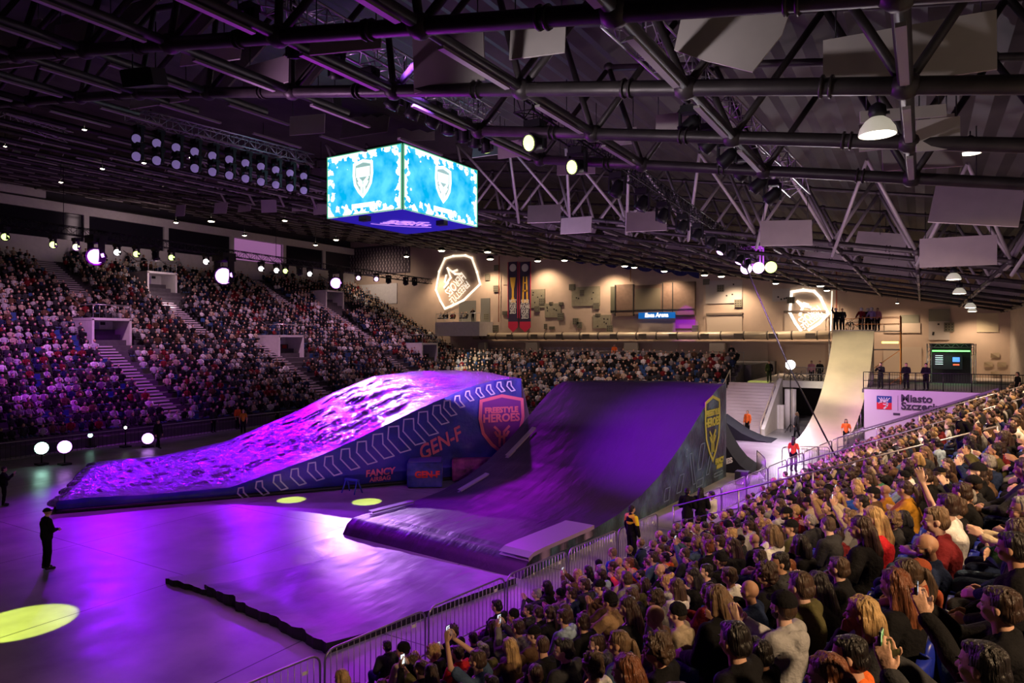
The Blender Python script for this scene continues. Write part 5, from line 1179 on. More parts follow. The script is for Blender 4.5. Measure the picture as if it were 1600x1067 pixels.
def top_mesh(pose, kind, voxel=.013):
    re, rw, le, lw, rd, ld = POSE[pose]; lean = V(0, .10, -.03) if pose in ('lean', 'chin') else V(0, 0, 0); sh = lambda p, k=1.0: V(*p)+lean*k
    g = {'tshirt': .012, 'jacket': .03, 'hoodie': .026}[kind]
    caps = [((-.07, 0, .56), .125+g, (.07, 0, .56), .125+g), ((0, 0, .58), .135+g, sh((0, -.01, .74), .4), .13+g), (sh((0, -.01, .74), .4), .13+g, sh((0, -.015, .90)), .135+g),
            (sh((-.125, -.015, .985)), .068+g, sh((.125, -.015, .985)), .068+g), (sh((0, -.02, .99)), .085+g, sh((0, -.012, 1.045)), .062+g*.4)]
    ells = []
    for s, e, w_ in ((1, re, rw), (-1, le, lw)):
        e = V(*e)+lean*.5; w_ = V(*w_)+lean*.3; a = sh((s*.18, -.01, .995))
        if kind == 'tshirt': caps.append((a, .06+g, a.lerp(e, .72), .052+g))
        else: caps += [(a, .056+g, e, .045+g), (e, .045+g, e.lerp(w_, .93), .034+g*.6)]
    if kind == 'hoodie':
        for a in range(9):
            t = PI*(a/8); ells.append((sh((.095*math.cos(t), -.025-.075*math.sin(t), 1.045-.02*math.sin(t))), (.045, .05, .035)))
        ells.append((sh((0, -.135, .985)), (.085, .045, .085)))
    if kind == 'jacket':
        for a in range(9):
            t = PI*(a/8)*1.1-.15; ells.append((sh((.075*math.cos(t), -.005-.06*math.sin(t), 1.07)), (.025, .025, .035)))
    return blob('upper_garment', caps, ells, voxel, dark_cloth, 2, (.018, 9, 6))
dark_cloth = mat('cloth_black', (.010, .0095, .011), .9, bump=(30, .3), spec=.15)
def trouser_mesh():
    caps = [((-.07, 0, .54), .14, (.07, 0, .54), .14)]
    for s in (-1, 1): caps += [((s*.09, .02, .535), .1, (s*.13, .45, .525), .078), ((s*.13, .45, .52), .075, (s*.14, .42, .14), .058)]
    return blob('trousers', caps, [], .015, dark_cloth, 2, (.015, 9, 9))
def shoe_mesh():
    return blob('shoes', [((s*.14, .41, .07), .052, (s*.15, .56, .045), .042) for s in (-1, 1)], [], .012, dark_cloth, 1)
def strand(name, col, r=.4):
    m = mat(name, col, r, 0, None, 0, (38, .9, (1, 1, .12)), spec=.6, var=.25, vscale=14); return m
HAIRC = {'black': strand('hair_black', (.012, .009, .008)), 'dark brown': strand('hair_dark_brown', (.04, .02, .012)), 'brown': strand('hair_brown', (.075, .043, .026)), 'light brown': strand('hair_light_brown', (.18, .11, .06)),
         'blonde': strand('hair_blonde', (.52, .33, .14)), 'auburn': strand('hair_auburn', (.17, .055, .022)), 'grey': strand('hair_grey', (.3, .28, .27))}
def hair_mesh(kind):
    E = []; C = []
    def cap_(gx=.0): E.extend([((0, -.004, 1.262), (.086+gx, .099+gx, .090+gx)), ((0, -.035, 1.20), (.078+gx, .07+gx, .075)), ((0, .055, 1.305), (.058, .045, .03))])
    d = (.010, 16, 16); vx = .011
    if kind == 'short': cap_()
    elif kind == 'quiff': cap_(); E.append(((0, .06, 1.33), (.055, .05, .03)))
    elif kind == 'crop': E.append(((0, -.003, 1.256), (.081, .096, .087))); E.append(((0, -.03, 1.2), (.074, .066, .06))); d = (.003, 30, 30)
    elif kind == 'curly': cap_(.014); d = (.035, 26, 26)
    elif kind == 'long':
        cap_(.004); C += [((0, -.06, 1.2), .080, (0, -.095, 1.0), .078), ((0, -.095, 1.0), .078, (0, -.10, .86), .05)]; C += [((s*.07, -.01, 1.22), .03, (s*.085, -.02, 1.06), .032) for s in (-1, 1)]; d = (.016, 22, 3)
    elif kind == 'bob':
        cap_(.008); C += [((0, -.05, 1.2), .085, (0, -.06, 1.11), .078)]; C += [((s*.075, .005, 1.22), .03, (s*.075, .01, 1.12), .03) for s in (-1, 1)]; d = (.014, 22, 4)
    elif kind == 'ponytail':
        cap_(); E.append(((0, -.115, 1.25), (.03, .03, .03))); C += [((0, -.13, 1.25), .03, (0, -.165, 1.12), .036), ((0, -.165, 1.12), .036, (0, -.14, .98), .016)]; d = (.010, 24, 4)
    elif kind == 'bun': cap_(); E.append(((0, -.08, 1.335), (.045, .045, .042))); d = (.010, 20, 12)
    elif kind == 'fringe': E.append(((0, -.01, 1.235), (.079, .09, .06))); E.append(((0, -.035, 1.2), (.076, .066, .065))); d = (.004, 20, 20)
    return blob('hair', C, E, vx, HAIRC['brown'], 2, d)
def cap_mesh():
    b = MB(); b.lathe([(.092*math.cos(a)+.001, .088*math.sin(a)) for a in np.linspace(-.15, PI/2, 9)], (0, 0, 0), 20, Matrix.Diagonal((1, 1.14, 1)).to_3x3())
    b.v = [(x, y-.0, z+1.255) for x, y, z in b.v]; n0 = len(b.v)
    pts = [V(.075*math.cos(t), .075+.085*math.sin(t), 1.262-.012*abs(math.cos(t))) for t in np.linspace(0, PI, 11)]
    b.prism(pts, (0, 0, .009)); b.ell((0, 0, 1.345), (.01, .01, .006), 8, 4); return b.mesh('cap', dark_cloth)
def beanie_mesh(): return blob('beanie', [], [((0, -.004, 1.27), (.092, .106, .092)), ((0, -.02, 1.235), (.093, .10, .045))], .012, dark_cloth, 2, (.006, 30, 8))
def eyes_mesh():
    b = MB()
    for s in (-1, 1):
        b.ell((s*.031, .093, 1.216), (.014, .010, .009), 10, 6, None, 0); b.ell((s*.031, .101, 1.216), (.006, .004, .006), 8, 5, None, 1)
        b.box((s*.033, .107, 1.238), (.030, .012, .006), Matrix.Rotation(-s*.12, 3, 'Y'), 1)
    b.box((0, .116, 1.152), (.036, .006, .003), None, 2)
    return b.mesh('eyes_and_brows', [mat('eye_white', (.7, .66, .62), .3), mat('brow_dark', (.03, .018, .012), .6), mat('lip_line', (.3, .08, .07), .6)])
def beard_mesh(): return blob('beard', [], [((0, .085, 1.142), (.045, .04, .03)), ((.05, .045, 1.155), (.022, .04, .035)), ((-.05, .045, 1.155), (.022, .04, .035))], .009, HAIRC['dark brown'], 2, (.006, 30, 30))
def glasses_mesh():
    b = MB()
    for s in (-1, 1):
        b.path([(s*.033+.024*math.cos(a), .124, 1.216+.017*math.sin(a)) for a in np.linspace(0, 2*PI, 13)[:-1]], .0028, 5, closed=True); b.tube((s*.057, .122, 1.22), (s*.083, .02, 1.222), .0025, 5)
    b.tube((-.009, .125, 1.218), (.009, .125, 1.218), .0028, 5); return b.mesh('glasses', blackm)
YAWS = (-.35, .12, .55)
BODY = {}
def get_body(pose, yi):
    k = (pose, yi)
    if k not in BODY: BODY[k] = body_mesh(pose, YAWS[yi], .12 if pose in ('lap', 'lean') else .02)
    return BODY[k]
TOPS = {}
def get_top(pose, kind):
    if (pose, kind) not in TOPS: TOPS[(pose, kind)] = top_mesh(pose, kind)
    return TOPS[(pose, kind)]
HAIRS = {}
def get_hair(k):
    if k not in HAIRS: HAIRS[k] = cap_mesh() if k == 'cap' else (beanie_mesh() if k == 'beanie' else hair_mesh(k))
    return HAIRS[k]
TROUS = trouser_mesh(); SHOES = shoe_mesh(); EYES = eyes_mesh(); BEARD = beard_mesh(); GLASS = glasses_mesh()
CL = {'black': (.012, .012, .014), 'charcoal': (.035, .035, .04), 'grey': (.20, .19, .19), 'light grey': (.42, .41, .42), 'white': (.72, .70, .68), 'navy': (.015, .025, .07), 'blue': (.02, .07, .42), 'light blue': (.32, .42, .55), 'denim blue': (.06, .10, .18),
      'red': (.55, .02, .03), 'dark red': (.18, .015, .02), 'orange': (.85, .16, .03), 'rust': (.32, .07, .03), 'mustard': (.48, .22, .02), 'olive': (.10, .09, .035), 'tan': (.33, .21, .11), 'beige': (.45, .36, .26), 'brown': (.11, .06, .035), 'green': (.04, .16, .09), 'pink': (.6, .25, .33), 'lilac': (.35, .25, .5), 'neon yellow': (.6, .85, .05)}
CM = {k: (dark_cloth if k == 'black' else mat('cloth_'+k.replace(' ', '_'), c, .88, bump=(30, .3), var=.12, vscale=5, spec=.2)) for k, c in CL.items()}
def setm(o, m): o.material_slots[0].link = 'OBJECT'; o.material_slots[0].material = m
def seated(pos, rz, sc, a, label, group='spectators in the near stand', detail=True):
    "a: dict pose yaw hair hairc top kind legs skin beard glasses"
    me, HM = get_body(a['pose'], a['yaw'])
    o = inst('person', me, None, pos, (0, 0, rz)); o.scale = (sc, sc, sc); tag(o, label, 'person', group); setm(o, a['skin'])
    t = inst('upper_garment', get_top(a['pose'], a['kind']), o); setm(t, CM[a['top']]); t.name = {'tshirt': 'tshirt', 'jacket': 'jacket', 'hoodie': 'hoodie'}[a['kind']]
    l = inst('trousers', TROUS, o); setm(l, CM[a['legs']])
    if detail: s = inst('shoes', SHOES, o); setm(s, CM['charcoal'])
    if a['hair'] != 'bald':
        hk = a['hair']
        if hk in ('cap', 'beanie'):
            h = inst(hk, get_hair(hk), o); setm(h, CM[a.get('hat', 'black')]); h.matrix_local = HM
            h2 = inst('hair', get_hair('fringe'), o); setm(h2, HAIRC[a['hairc']]); h2.matrix_local = HM
        else: h = inst('hair', get_hair(hk), o); setm(h, HAIRC[a['hairc']]); h.matrix_local = HM
    if detail: e = inst('eyes_and_brows', EYES, o); e.matrix_local = HM
    if a.get('beard'): b = inst('beard', BEARD, o); setm(b, HAIRC[a['hairc']]); b.matrix_local = HM
    if a.get('glasses'): g = inst('glasses', GLASS, o); g.matrix_local = HM
    return o
def phone(o, pose, label, scr='phone_screen_day'):
    re, rw, le, lw, rd, ld = POSE[pose]; c = (V(*rw)+V(*lw))/2+V(0, .045, .10); M = o.matrix_basis @ Matrix.Translation(c)
    t = bpy.data.objects.new('smartphone', None); COL.objects.link(t); t.matrix_world = M; t.empty_display_size = .05; tag(t, label, 'phone', None)
    m = MB(); m.box((0, 0, .0), (.075, .009, .155)); b = m.build('case', blackm, t)
    m = MB(); m.box((0, -.0055, 0), (.068, .002, .145)); m.build('screen', MATS[scr], t)
def phone_screen(name, c1, c2, s):
    m = bpy.data.materials.new(name); m.use_nodes = True; n = m.node_tree.nodes; L = m.node_tree.links; n.clear(); out = n.new('ShaderNodeOutputMaterial'); em = n.new('ShaderNodeEmission'); em.inputs[1].default_value = s
    tc = n.new('ShaderNodeTexCoord'); nz = n.new('ShaderNodeTexNoise'); nz.inputs['Scale'].default_value = 30; L.new(tc.outputs['Object'], nz.inputs['Vector']); r = n.new('ShaderNodeValToRGB'); L.new(nz.outputs[0], r.inputs[0])
    r.color_ramp.elements[0].position = .42; r.color_ramp.elements[0].color = (*c1, 1); r.color_ramp.elements[1].position = .58; r.color_ramp.elements[1].color = (*c2, 1); L.new(r.outputs[0], em.inputs[0]); L.new(em.outputs[0], out.inputs[0]); MATS[name] = m
phone_screen('phone_screen_day', (.1, .08, .15), (.8, .85, .95), 1.3); phone_screen('phone_screen_green', (.02, .12, .02), (.6, .8, .3), 1.0); phone_screen('phone_screen_white', (.6, .8, .8), (1, 1, 1), 1.5)

# ---- seats of the near stand
def thicken(o, th):
    sm = o.modifiers.new('thickness', 'SOLIDIFY'); sm.thickness = th; dg = bpy.context.evaluated_depsgraph_get()
    me = bpy.data.meshes.new_from_object(o.evaluated_get(dg)); o.modifiers.clear(); o.data = me
def seat_proto():
    t = empty('stadium_chair', 'x', 'seat'); m = MB()
    prof = [(.19, -.20, .44), (.21, -.1, .43), (.215, .05, .425), (.21, .18, .435), (.17, .24, .43)]
    K = 10; vs = []
    for w_, y, z in prof:
        for k in range(K+1): u = -1+2*k/K; vs.append((w_*u, y, z+.035*u*u))
    m.add(vs, [(i*(K+1)+j, i*(K+1)+j+1, (i+1)*(K+1)+j+1, (i+1)*(K+1)+j) for i in range(len(prof)-1) for j in range(K)], 0, True); s = m.build('seat_pan', blue_seat, t)
    thicken(s, .018)
    m = MB(); vs = []; R = 9
    for i in range(R):
        q = i/(R-1); z = .44+.40*q; wd = .215*math.sqrt(max(.02, 1-max(0, (q-.55)/.47)**2.4))
        for k in range(K+1): u = -1+2*k/K; vs.append((wd*u, -.20-.05*q+.085*u*u*(.5+.5*q), z))
    m.add(vs, [(i*(K+1)+j, i*(K+1)+j+1, (i+1)*(K+1)+j+1, (i+1)*(K+1)+j) for i in range(R-1) for j in range(K)], 0, True); s = m.build('backrest', blue_seat, t)
    thicken(s, .022)
    m = MB(); m.box((0, -.02, .2), (.05, .1, .4)); m.box((0, -.05, .41), (.3, .3, .03)); m.build('bracket', blacks, t)
    return t
def RS(r): return .5+.8*r if r < 12 else 10.0
FACE = math.atan2(-ndir.y, -ndir.x)-PI/2
AISLES = ((20.9, 23.0), (41.4, 43.2))
def in_aisle(t, w_=.25): return any(a-w_ < t < b+w_ for a, b in AISLES)
def visible(p, m=60):
    f = depth(p)
    if f < 1.6: return False
    x, y = pix(p); return -m < x < 1600+m and -m < y < 1067+m+60
HZ = 1.245
slots = []                       # (row, t)
for r in range(13):
    s = RS(r); t = -3.0+.25*(r % 2)
    while t < 47.5:
        if not in_aisle(t):
            p = SP(s, t, nz_(s)+1.2)
            if visible(p) : slots.append((r, round(t, 2)))
        t += .52
# hand-placed spectators: head pixel, look
def H_(px, py, hair, hc, top, kind, pose, yaw, tx, **k): return dict(px=px, py=py, hair=hair, hairc=hc, top=top, kind=kind, pose=pose, yaw=yaw, tx=tx, **k)
HERO = [
 H_(537, 1057, 'bob', 'blonde', 'grey', 'jacket', 'lap', 1, 'blonde-haired child at the bottom edge of the picture by the barrier'),
 H_(605, 1008, 'short', 'black', 'charcoal', 'jacket', 'lap', 1, 'dark-haired child in charcoal at the bottom left of the crowd'),
 H_(631, 1013, 'beanie', 'black', 'beige', 'jacket', 'lap', 2, 'child in round black woolly hat next to a raised phone'),
 H_(655, 1042, 'crop', 'brown', 'black', 'hoodie', 'film', 1, 'short-cropped person lifting a lit phone at the bottom left'),
 H_(716, 1018, 'short', 'dark brown', 'red', 'jacket', 'lap', 1, 'dark-haired person in red collar left of the denim shirt man'),
 H_(743, 1028, 'short', 'brown', 'denim blue', 'tshirt', 'filmhigh', 1, 'man in dark denim shirt holding his phone high with both bare arms'),
 H_(808, 978, 'short', 'dark brown', 'grey', 'hoodie', 'film', 1, 'man in khaki grey hoodie filming with phone, left of the pale blue hoodie'),
 H_(775, 942, 'short', 'black', 'black', 'jacket', 'lap', 1, 'black-haired man in black jacket by the barrier, lower left'),
 H_(848, 1006, 'crop', 'brown', 'black', 'hoodie', 'lap', 0, 'young man with cropped brown hair and black hoodie below the pale blue hoodie'),
 H_(886, 962, 'short', 'dark brown', 'light blue', 'hoodie', 'lap', 1, 'person in pale blue hoodie with dark lettering on the back'),
 H_(915, 970, 'short', 'dark brown', 'black', 'jacket', 'lap', 0, 'dark-haired boy in black right of the pale blue hoodie'),
 H_(1030, 960, 'bald', 'brown', 'tan', 'tshirt', 'lap', 1, 'large bald man in tan shirt in the middle of the near crowd'),
 H_(1060, 955, 'beanie', 'brown', 'beige', 'hoodie', 'lap', 1, 'person in dark cap and beige hoodie right behind the bald man in tan'),
 H_(950, 930, 'quiff', 'dark brown', 'brown', 'jacket', 'clap', 0, 'dark-haired man in brown sweater seen from the side, clapping'),
 H_(958, 862, 'crop', 'light brown', 'blue', 'hoodie', 'lap', 1, 'balding man in bright blue hoodie near the barrier'),
 H_(972, 895, 'long', 'blonde', 'beige', 'tshirt', 'lap', 1, 'woman with long wavy blonde hair behind the blue hoodie'),
 H_(984, 878, 'short', 'auburn', 'orange', 'jacket', 'claplow', 2, 'child in bright orange jacket beside the long blonde hair'),
 H_(940, 897, 'short', 'dark brown', 'light blue', 'jacket', 'lap', 1, 'dark-haired man in pale blue shirt left of the long blonde hair'),
 H_(985, 945, 'long', 'dark brown', 'black', 'tshirt', 'lap', 1, 'woman with very long dark hair left of the bald man in tan'),
 H_(1122, 925, 'bob', 'light brown', 'black', 'jacket', 'lap', 1, 'woman with strawberry blonde bob in black, right of centre'),
 H_(1143, 897, 'short', 'brown', 'white', 'tshirt', 'lap', 1, 'brown-haired man in white sweatshirt above the strawberry blonde bob'),
 H_(1147, 965, 'short', 'black', 'black', 'jacket', 'lap', 0, 'black-haired man in black with a lit cheek, lower centre right'),
 H_(1028, 1010, 'curly', 'brown', 'black', 'jacket', 'lap', 1, 'brown tousle-haired man with red collar at the bottom centre', ),
 H_(995, 1045, 'long', 'auburn', 'black', 'jacket', 'lap', 1, 'auburn-haired person at the bottom edge left of the tousled man'),
 H_(935, 1003, 'short', 'brown', 'grey', 'hoodie', 'lap', 2, 'ginger-brown haired child in grey hoodie below the bald man'),
 H_(1168, 1018, 'quiff', 'black', 'black', 'jacket', 'lap', 0, 'dark-haired man in black coat at the bottom, left of the cap wearer'),
 H_(1208, 942, 'cap', 'brown', 'light grey', 'hoodie', 'clap', 0, 'man in black baseball cap and light grey hoodie', hat='black', beard=True),
 H_(1228, 912, 'short', 'brown', 'olive', 'jacket', 'lap', 0, 'brown-haired man in olive bomber jacket behind the grey hoodie'),
 H_(1266, 910, 'long', 'black', 'black', 'jacket', 'lap', 1, 'woman with long straight black hair right of the olive jacket'),
 H_(1352, 945, 'long', 'blonde', 'charcoal', 'hoodie', 'chin', 0, 'blonde woman in charcoal hooded coat resting her chin on her hand', face=.25),
 H_(1389, 910, 'long', 'auburn', 'black', 'jacket', 'lap', 0, 'woman with copper red hair behind the blonde woman'),
 H_(1424, 892, 'ponytail', 'brown', 'white', 'jacket', 'lap', 1, 'woman with ponytail and white hair tie beside the copper haired woman'),
 H_(1463, 888, 'cap', 'auburn', 'rust', 'hoodie', 'lap', 2, 'person in rust-red hooded top leaning by the blue seats', hat='rust'),
 H_(1433, 850, 'bald', 'dark brown', 'navy', 'jacket', 'lap', 1, 'balding bearded man with glasses in navy before the rust-red top', beard=True, glasses=True),
 H_(1469, 786, 'short', 'dark brown', 'white', 'tshirt', 'raise', 0, 'large dark-haired man in white T-shirt raising an arm'),
 H_(1444, 808, 'short', 'light brown', 'dark red', 'jacket', 'lap', 1, 'light-haired boy in dark red in front of the white T-shirt man'),
 H_(1415, 822, 'bob', 'black', 'black', 'jacket', 'lap', 1, 'person with wavy black hair left of the boy in dark red'),
 H_(1385, 765, 'bald', 'brown', 'mustard', 'jacket', 'clap', 0, 'bald man in mustard yellow jacket clapping'),
 H_(1368, 806, 'long', 'blonde', 'red', 'jacket', 'lap', 1, 'woman with long straight blonde hair over a red top'),
 H_(1349, 822, 'long', 'dark brown', 'black', 'jacket', 'lap', 1, 'woman with long dark hair in front of the long blonde hair and red top'),
 H_(1312, 884, 'short', 'brown', 'black', 'jacket', 'clap', 0, 'boy with glasses and brown hair looking up', glasses=True),
 H_(1312, 835, 'bun', 'dark brown', 'dark red', 'hoodie', 'lap', 0, 'dark-haired person in red and orange patterned top'),
 H_(1268, 812, 'crop', 'grey', 'charcoal', 'jacket', 'lap', 1, 'grey-cropped man in dark tracksuit jacket'),
 H_(1294, 818, 'crop', 'brown', 'charcoal', 'jacket', 'lap', 0, 'man with receding brown hair right of the tracksuit jacket'),
 H_(1208, 830, 'bob', 'light brown', 'white', 'tshirt', 'lap', 1, 'light-haired woman in white low-backed top'),
 H_(1181, 842, 'bald', 'brown', 'black', 'jacket', 'lap', 0, 'shiny bald man left of the white low-backed top'),
 H_(1192, 868, 'short', 'brown', 'black', 'jacket', 'lap', 0, 'brown-haired man in black seen from the side under the shiny bald man'),
 H_(1326, 770, 'short', 'black', 'blue', 'jacket', 'lap', 1, 'dark-haired person in blue and white jacket by the lit phone'),
 H_(1348, 782, 'short', 'black', 'beige', 'hoodie', 'film', 1, 'person filming with bright phone near the blue and white jacket'),
 H_(1405, 755, 'short', 'black', 'light blue', 'jacket', 'clap', 1, 'black-haired man in pale denim behind the mustard jacket'),
 H_(1480, 745, 'short', 'dark brown', 'black', 'jacket', 'lap', 0, 'dark-haired man in black above the white T-shirt man'),
 H_(1503, 725, 'bald', 'brown', 'black', 'jacket', 'clap', 0, 'bald man in black clapping beside the blue seat backs'),
 H_(1097, 772, 'short', 'black', 'white', 'tshirt', 'lap', 1, 'black-haired person in white T-shirt below the stair rail'),
 H_(1140, 800, 'short', 'dark brown', 'olive', 'jacket', 'lap', 1, 'person in olive top and dark cap near the barrier, centre'),
 H_(1200, 787, 'crop', 'black', 'grey', 'hoodie', 'lap', 1, 'person in grey hooded top just behind the stair rail'),
 H_(1266, 783, 'cap', 'black', 'beige', 'jacket', 'lap', 1, 'person in beige jacket and dark cap behind the stair rail', hat='black'),
 H_(1576, 852, 'short', 'black', 'black', 'jacket', 'lap', 0, 'dark-haired man in black in profile at the right edge'),
 H_(1594, 780, 'short', 'auburn', 'beige', 'jacket', 'claplow', 0, 'man in beige jacket at the right edge above the dark profile'),
 H_(1597, 942, 'short', 'dark brown', 'black', 'jacket', 'film', 0, 'person at right edge holding up a phone with a pale screen'),
 H_(1566, 1035, 'short', 'black', 'charcoal', 'jacket', 'film', 0, 'dark-haired person at the bottom right filming with green-lit phone'),
 H_(1294, 1052, 'long', 'auburn', 'black', 'jacket', 'lap', 1, 'reddish-haired person at the bottom edge in front of the blonde woman'),
 H_(1568, 668, 'short', 'brown', 'black', 'jacket', 'clap', 0, 'brown-haired person in dark clothes at the right edge, clapping'),
 H_(1590, 690, 'short', 'light brown', 'neon yellow', 'jacket', 'clap', 0, 'person lit greenish-yellow at the right edge'),  # greenish-yellow light on this person is put into the jacket colour
]
HPX = {1352:62,1389:50,1424:50,1463:46,1433:38,1469:34,1444:24,1415:33,1385:24,1368:28,1349:28,1268:26,1294:24,1208:24,1181:26,1192:28,1503:22,1480:24,1405:20,1576:48,1594:35,1597:60,1566:75,1227:40,1228:40,1266:42,1030:41,1143:36,1122:38,958:22,887:36,886:36,743:40,808:32,716:30,1060:34,950:30,1568:18,1590:18,1326:20,1348:20,1168:46}
HPQ = {(1312,884):33,(1312,835):30,(1208,942):45,(1266,783):18,(1294,1052):60}
taken = {}
def face_jit(r_): return r_.uniform(-.12, .25)
people = []; rp = random.Random(8)
for h in HERO:
    best = None; hp_ = HPQ.get((h['px'], h['py'])) or HPX.get(h['px'])
    for r in range(13):
        s = RS(r); lean = .1 if h['pose'] in ('lean', 'chin') else 0.0
        for t in np.arange(1.5, 41, .1):
            p = SP(s-lean, t, nz_(s)+HZ)
            if depth(p) < 1.8 or in_aisle(t, 0): continue
            x, y = pix(p)
            if abs(x-h['px']) > 30 or any(abs(t-t2) < .5 for t2 in taken.get(r, [])): continue
            e = (1.5*abs(x-h['px'])+abs(y-h['py']))/F*depth(p)+(.4*abs(math.log(depth(p)*hp_/(.245*F))) if hp_ else 0)
            if best is None or e < best[0]: best = (e, r, float(t), p)
    if best is None: continue
    e, r, t, p = best; taken.setdefault(r, []).append(t)
    dz = (h['py']-pix(p)[1])/F*depth(p)          # + = photo lower = smaller person
    sc = min(1.10, max(.80, 1-dz/HZ)); people.append((depth(p), r, t, sc, h))
WTOP = ['black']*22+['charcoal']*9+['grey']*4+['navy']*6+['white']*3+['light grey']*2+['denim blue']*3+['red', 'dark red', 'olive', 'olive', 'olive', 'beige', 'brown', 'brown', 'brown', 'blue', 'light blue', 'mustard', 'green', 'tan', 'orange']
WHAIR = ['short']*9+['quiff']*4+['crop']*5+['long']*6+['bob']*3+['ponytail']*3+['bun', 'curly', 'curly', 'beanie', 'beanie', 'cap', 'cap', 'bald']
WHC = ['black']*7+['dark brown']*10+['brown']*6+['light brown']*2+['blonde']*2+['auburn', 'grey']
WPOSE = ['lap']*9+['clap']*2+['claplow']*3+['crossed']*3+['lean']*2+['film', 'chin']
def rnd():
    return dict(hair=rp.choice(WHAIR), hairc=rp.choice(WHC), top=rp.choice(WTOP), kind=rp.choice(['jacket', 'hoodie', 'tshirt', 'jacket']), pose=rp.choice(WPOSE), yaw=rp.choice([0, 1, 1, 2]), beard=rp.random() < .1, glasses=rp.random() < .08)
cands = []
for r, t in slots:
    if any(abs(t-t2) < .50 for t2 in taken.get(r, [])): continue
    if rp.random() < (.07 if t < 41 else .2): continue
    if r == 0 or (r == 1 and rp.random() < .45): continue
    tj = t+rp.uniform(-.06, .06); s = RS(r); p = SP(s, tj, nz_(s)+HZ)
    x, y = pix(p)
    if depth(p) < 2.6: continue
    # keep the clear strip of empty seats at the right of the ninth to eleventh rows
    cands.append((depth(p), r, tj, rp.choice([1.0, 1.02, .97, .93, 1.04, .86, .9]), rnd()))
cands.sort(key=lambda c: c[0]); NIND = 296
own = people+cands[:max(0, NIND-len(people)-16)]; rest = cands[max(0, NIND-len(people)-16):]
own.sort(key=lambda c: c[0])
legc = ['black', 'charcoal', 'denim blue', 'denim blue', 'navy', 'grey']
HN = {'short': 'short {} hair', 'quiff': 'swept-up {} hair', 'crop': 'cropped {} hair', 'long': 'long {} hair', 'bob': '{} bob', 'ponytail': '{} ponytail', 'bun': '{} hair bun', 'curly': 'curly {} hair', 'bald': 'bald head'}
byrow = {}
for c in own: byrow.setdefault(c[1], []).append(c[2])
for v in byrow.values(): v.sort()
for d, r, t, sc, a in own:
    s = RS(r); a = dict(a); a.setdefault('legs', rp.choice(legc)); a['skin'] = rp.choice([skin_m, skin_m, skin_t, skin_p])
    if 'tx' in a: lab = a['tx']
    else:
        left = t < 21; row = [q for q in byrow[r] if (q < 21) == left]; n = (len(row)-1-row.index(t)) if left else row.index(t)
        hat = {'cap': 'black cap', 'beanie': 'black woolly hat'}.get(a['hair']) or HN[a['hair']].format(a['hairc'])
        lab = f"{a['top']} {a['kind'].replace('tshirt', 'T-shirt')}, {hat}; {ordn(r)} row above barrier, {ordn(n)} {'before' if left else 'beyond'} stair rail"
    hp = SP(s, t, nz_(s)); rot = FACE+a.get('face', 0)+rp.uniform(-.15, .2)
    o = seated(hp, rot, sc, a, lab, None if 'tx' in a else 'spectators in the near stand')
    if 'tx' in a and (a['px'], a['py']) == (886, 962):
        put('back_lettering', text_mesh('CRTZ', .13, mat('print_black', (.01, .01, .015), .6), .004, 0, .006), o.matrix_basis @ frame_on(V(0, -.188, .93), (1, 0, 0)), o)
        m = MB(); outline([(-.05, .05), (.05, .05), (.06, -.02), (.03, -.07), (-.03, -.07), (-.06, -.02)], .008, .004, m); stroke([(-.03, .02), (-.01, 0)], .006, .004, m); stroke([(-.01, .02), (-.03, 0)], .006, .004, m); stroke([(.03, .02), (.01, 0)], .006, .004, m); stroke([(.01, .02), (.03, 0)], .006, .004, m)
        put('back_print', m.mesh('back_print', MATS['print_black']), o.matrix_basis @ frame_on(V(.03, -.19, .82), (1, 0, 0)), o)
    if a['pose'] in ('film', 'filmhigh'):
        who = lab if 'tx' in a else f"spectator in {ordn(r)} row, {a['top']} {a['kind'].replace('tshirt', 'T-shirt')}"
        scr = 'phone_screen_green' if a.get('px') == 1566 else ('phone_screen_white' if a.get('px') in (655, 1348) else 'phone_screen_day')
        pl = {655: 'lit phone raised by the short-cropped person at the bottom left', 743: 'phone held high by the man in dark denim shirt', 808: 'phone held up by the man in khaki grey hoodie', 1348: 'bright phone lifted beside the blue and white jacket', 1597: 'pale-screened phone at the right edge', 1566: 'green-lit phone at the bottom right'}.get(a.get('px'))
        phone(o, a['pose'], pl or f"raised phone in the {ordn(r)} row above barrier, {ordn(n)} {'before' if left else 'beyond'} stair rail", scr)
# seats: up to 300 nearest as things, the rest one object
sp_ = seat_proto(); allseats = []
for r in range(13):
    s = RS(r); t = -3+.25*(r % 2)
    while t < 47.5:
        if not in_aisle(t): p = SP(s, t, nz_(s)); (r > 1 and visible(p+V(0, 0, .8), 120) and allseats.append((depth(p), r, t)))
        t += .52
allseats.sort(); used = 0; seatrow = {}
for d, r, t in allseats[:298]:
    n = seatrow.setdefault(r, 0); seatrow[r] += 1
    o = sp_ if used == 0 else copy_tree(sp_); used += 1; s = RS(r)
    o.location = SP(s, t, nz_(s)); o.rotation_euler = (0, 0, FACE); tag(o, f'blue plastic stand seat, {ordn(r)} row above the barrier, {ordn(n)} from the picture edge', 'seat', 'blue seats of the near stand')
far = MB(); R3 = Matrix.Rotation(FACE, 3, 'Z')
for d, r, t in allseats[298:]:
    s = RS(r); c = SP(s, t, nz_(s)); far.box(c+R3 @ V(0, .02, .43), (.42, .42, .04), R3); far.box(c+R3 @ V(0, -.22, .64), (.42, .04, .40), R3)
if far.v: o = far.build('distant_stand_seats', blue_seat); tag(o, 'blue seats farther along the near stand', 'seats', None, 'stuff')

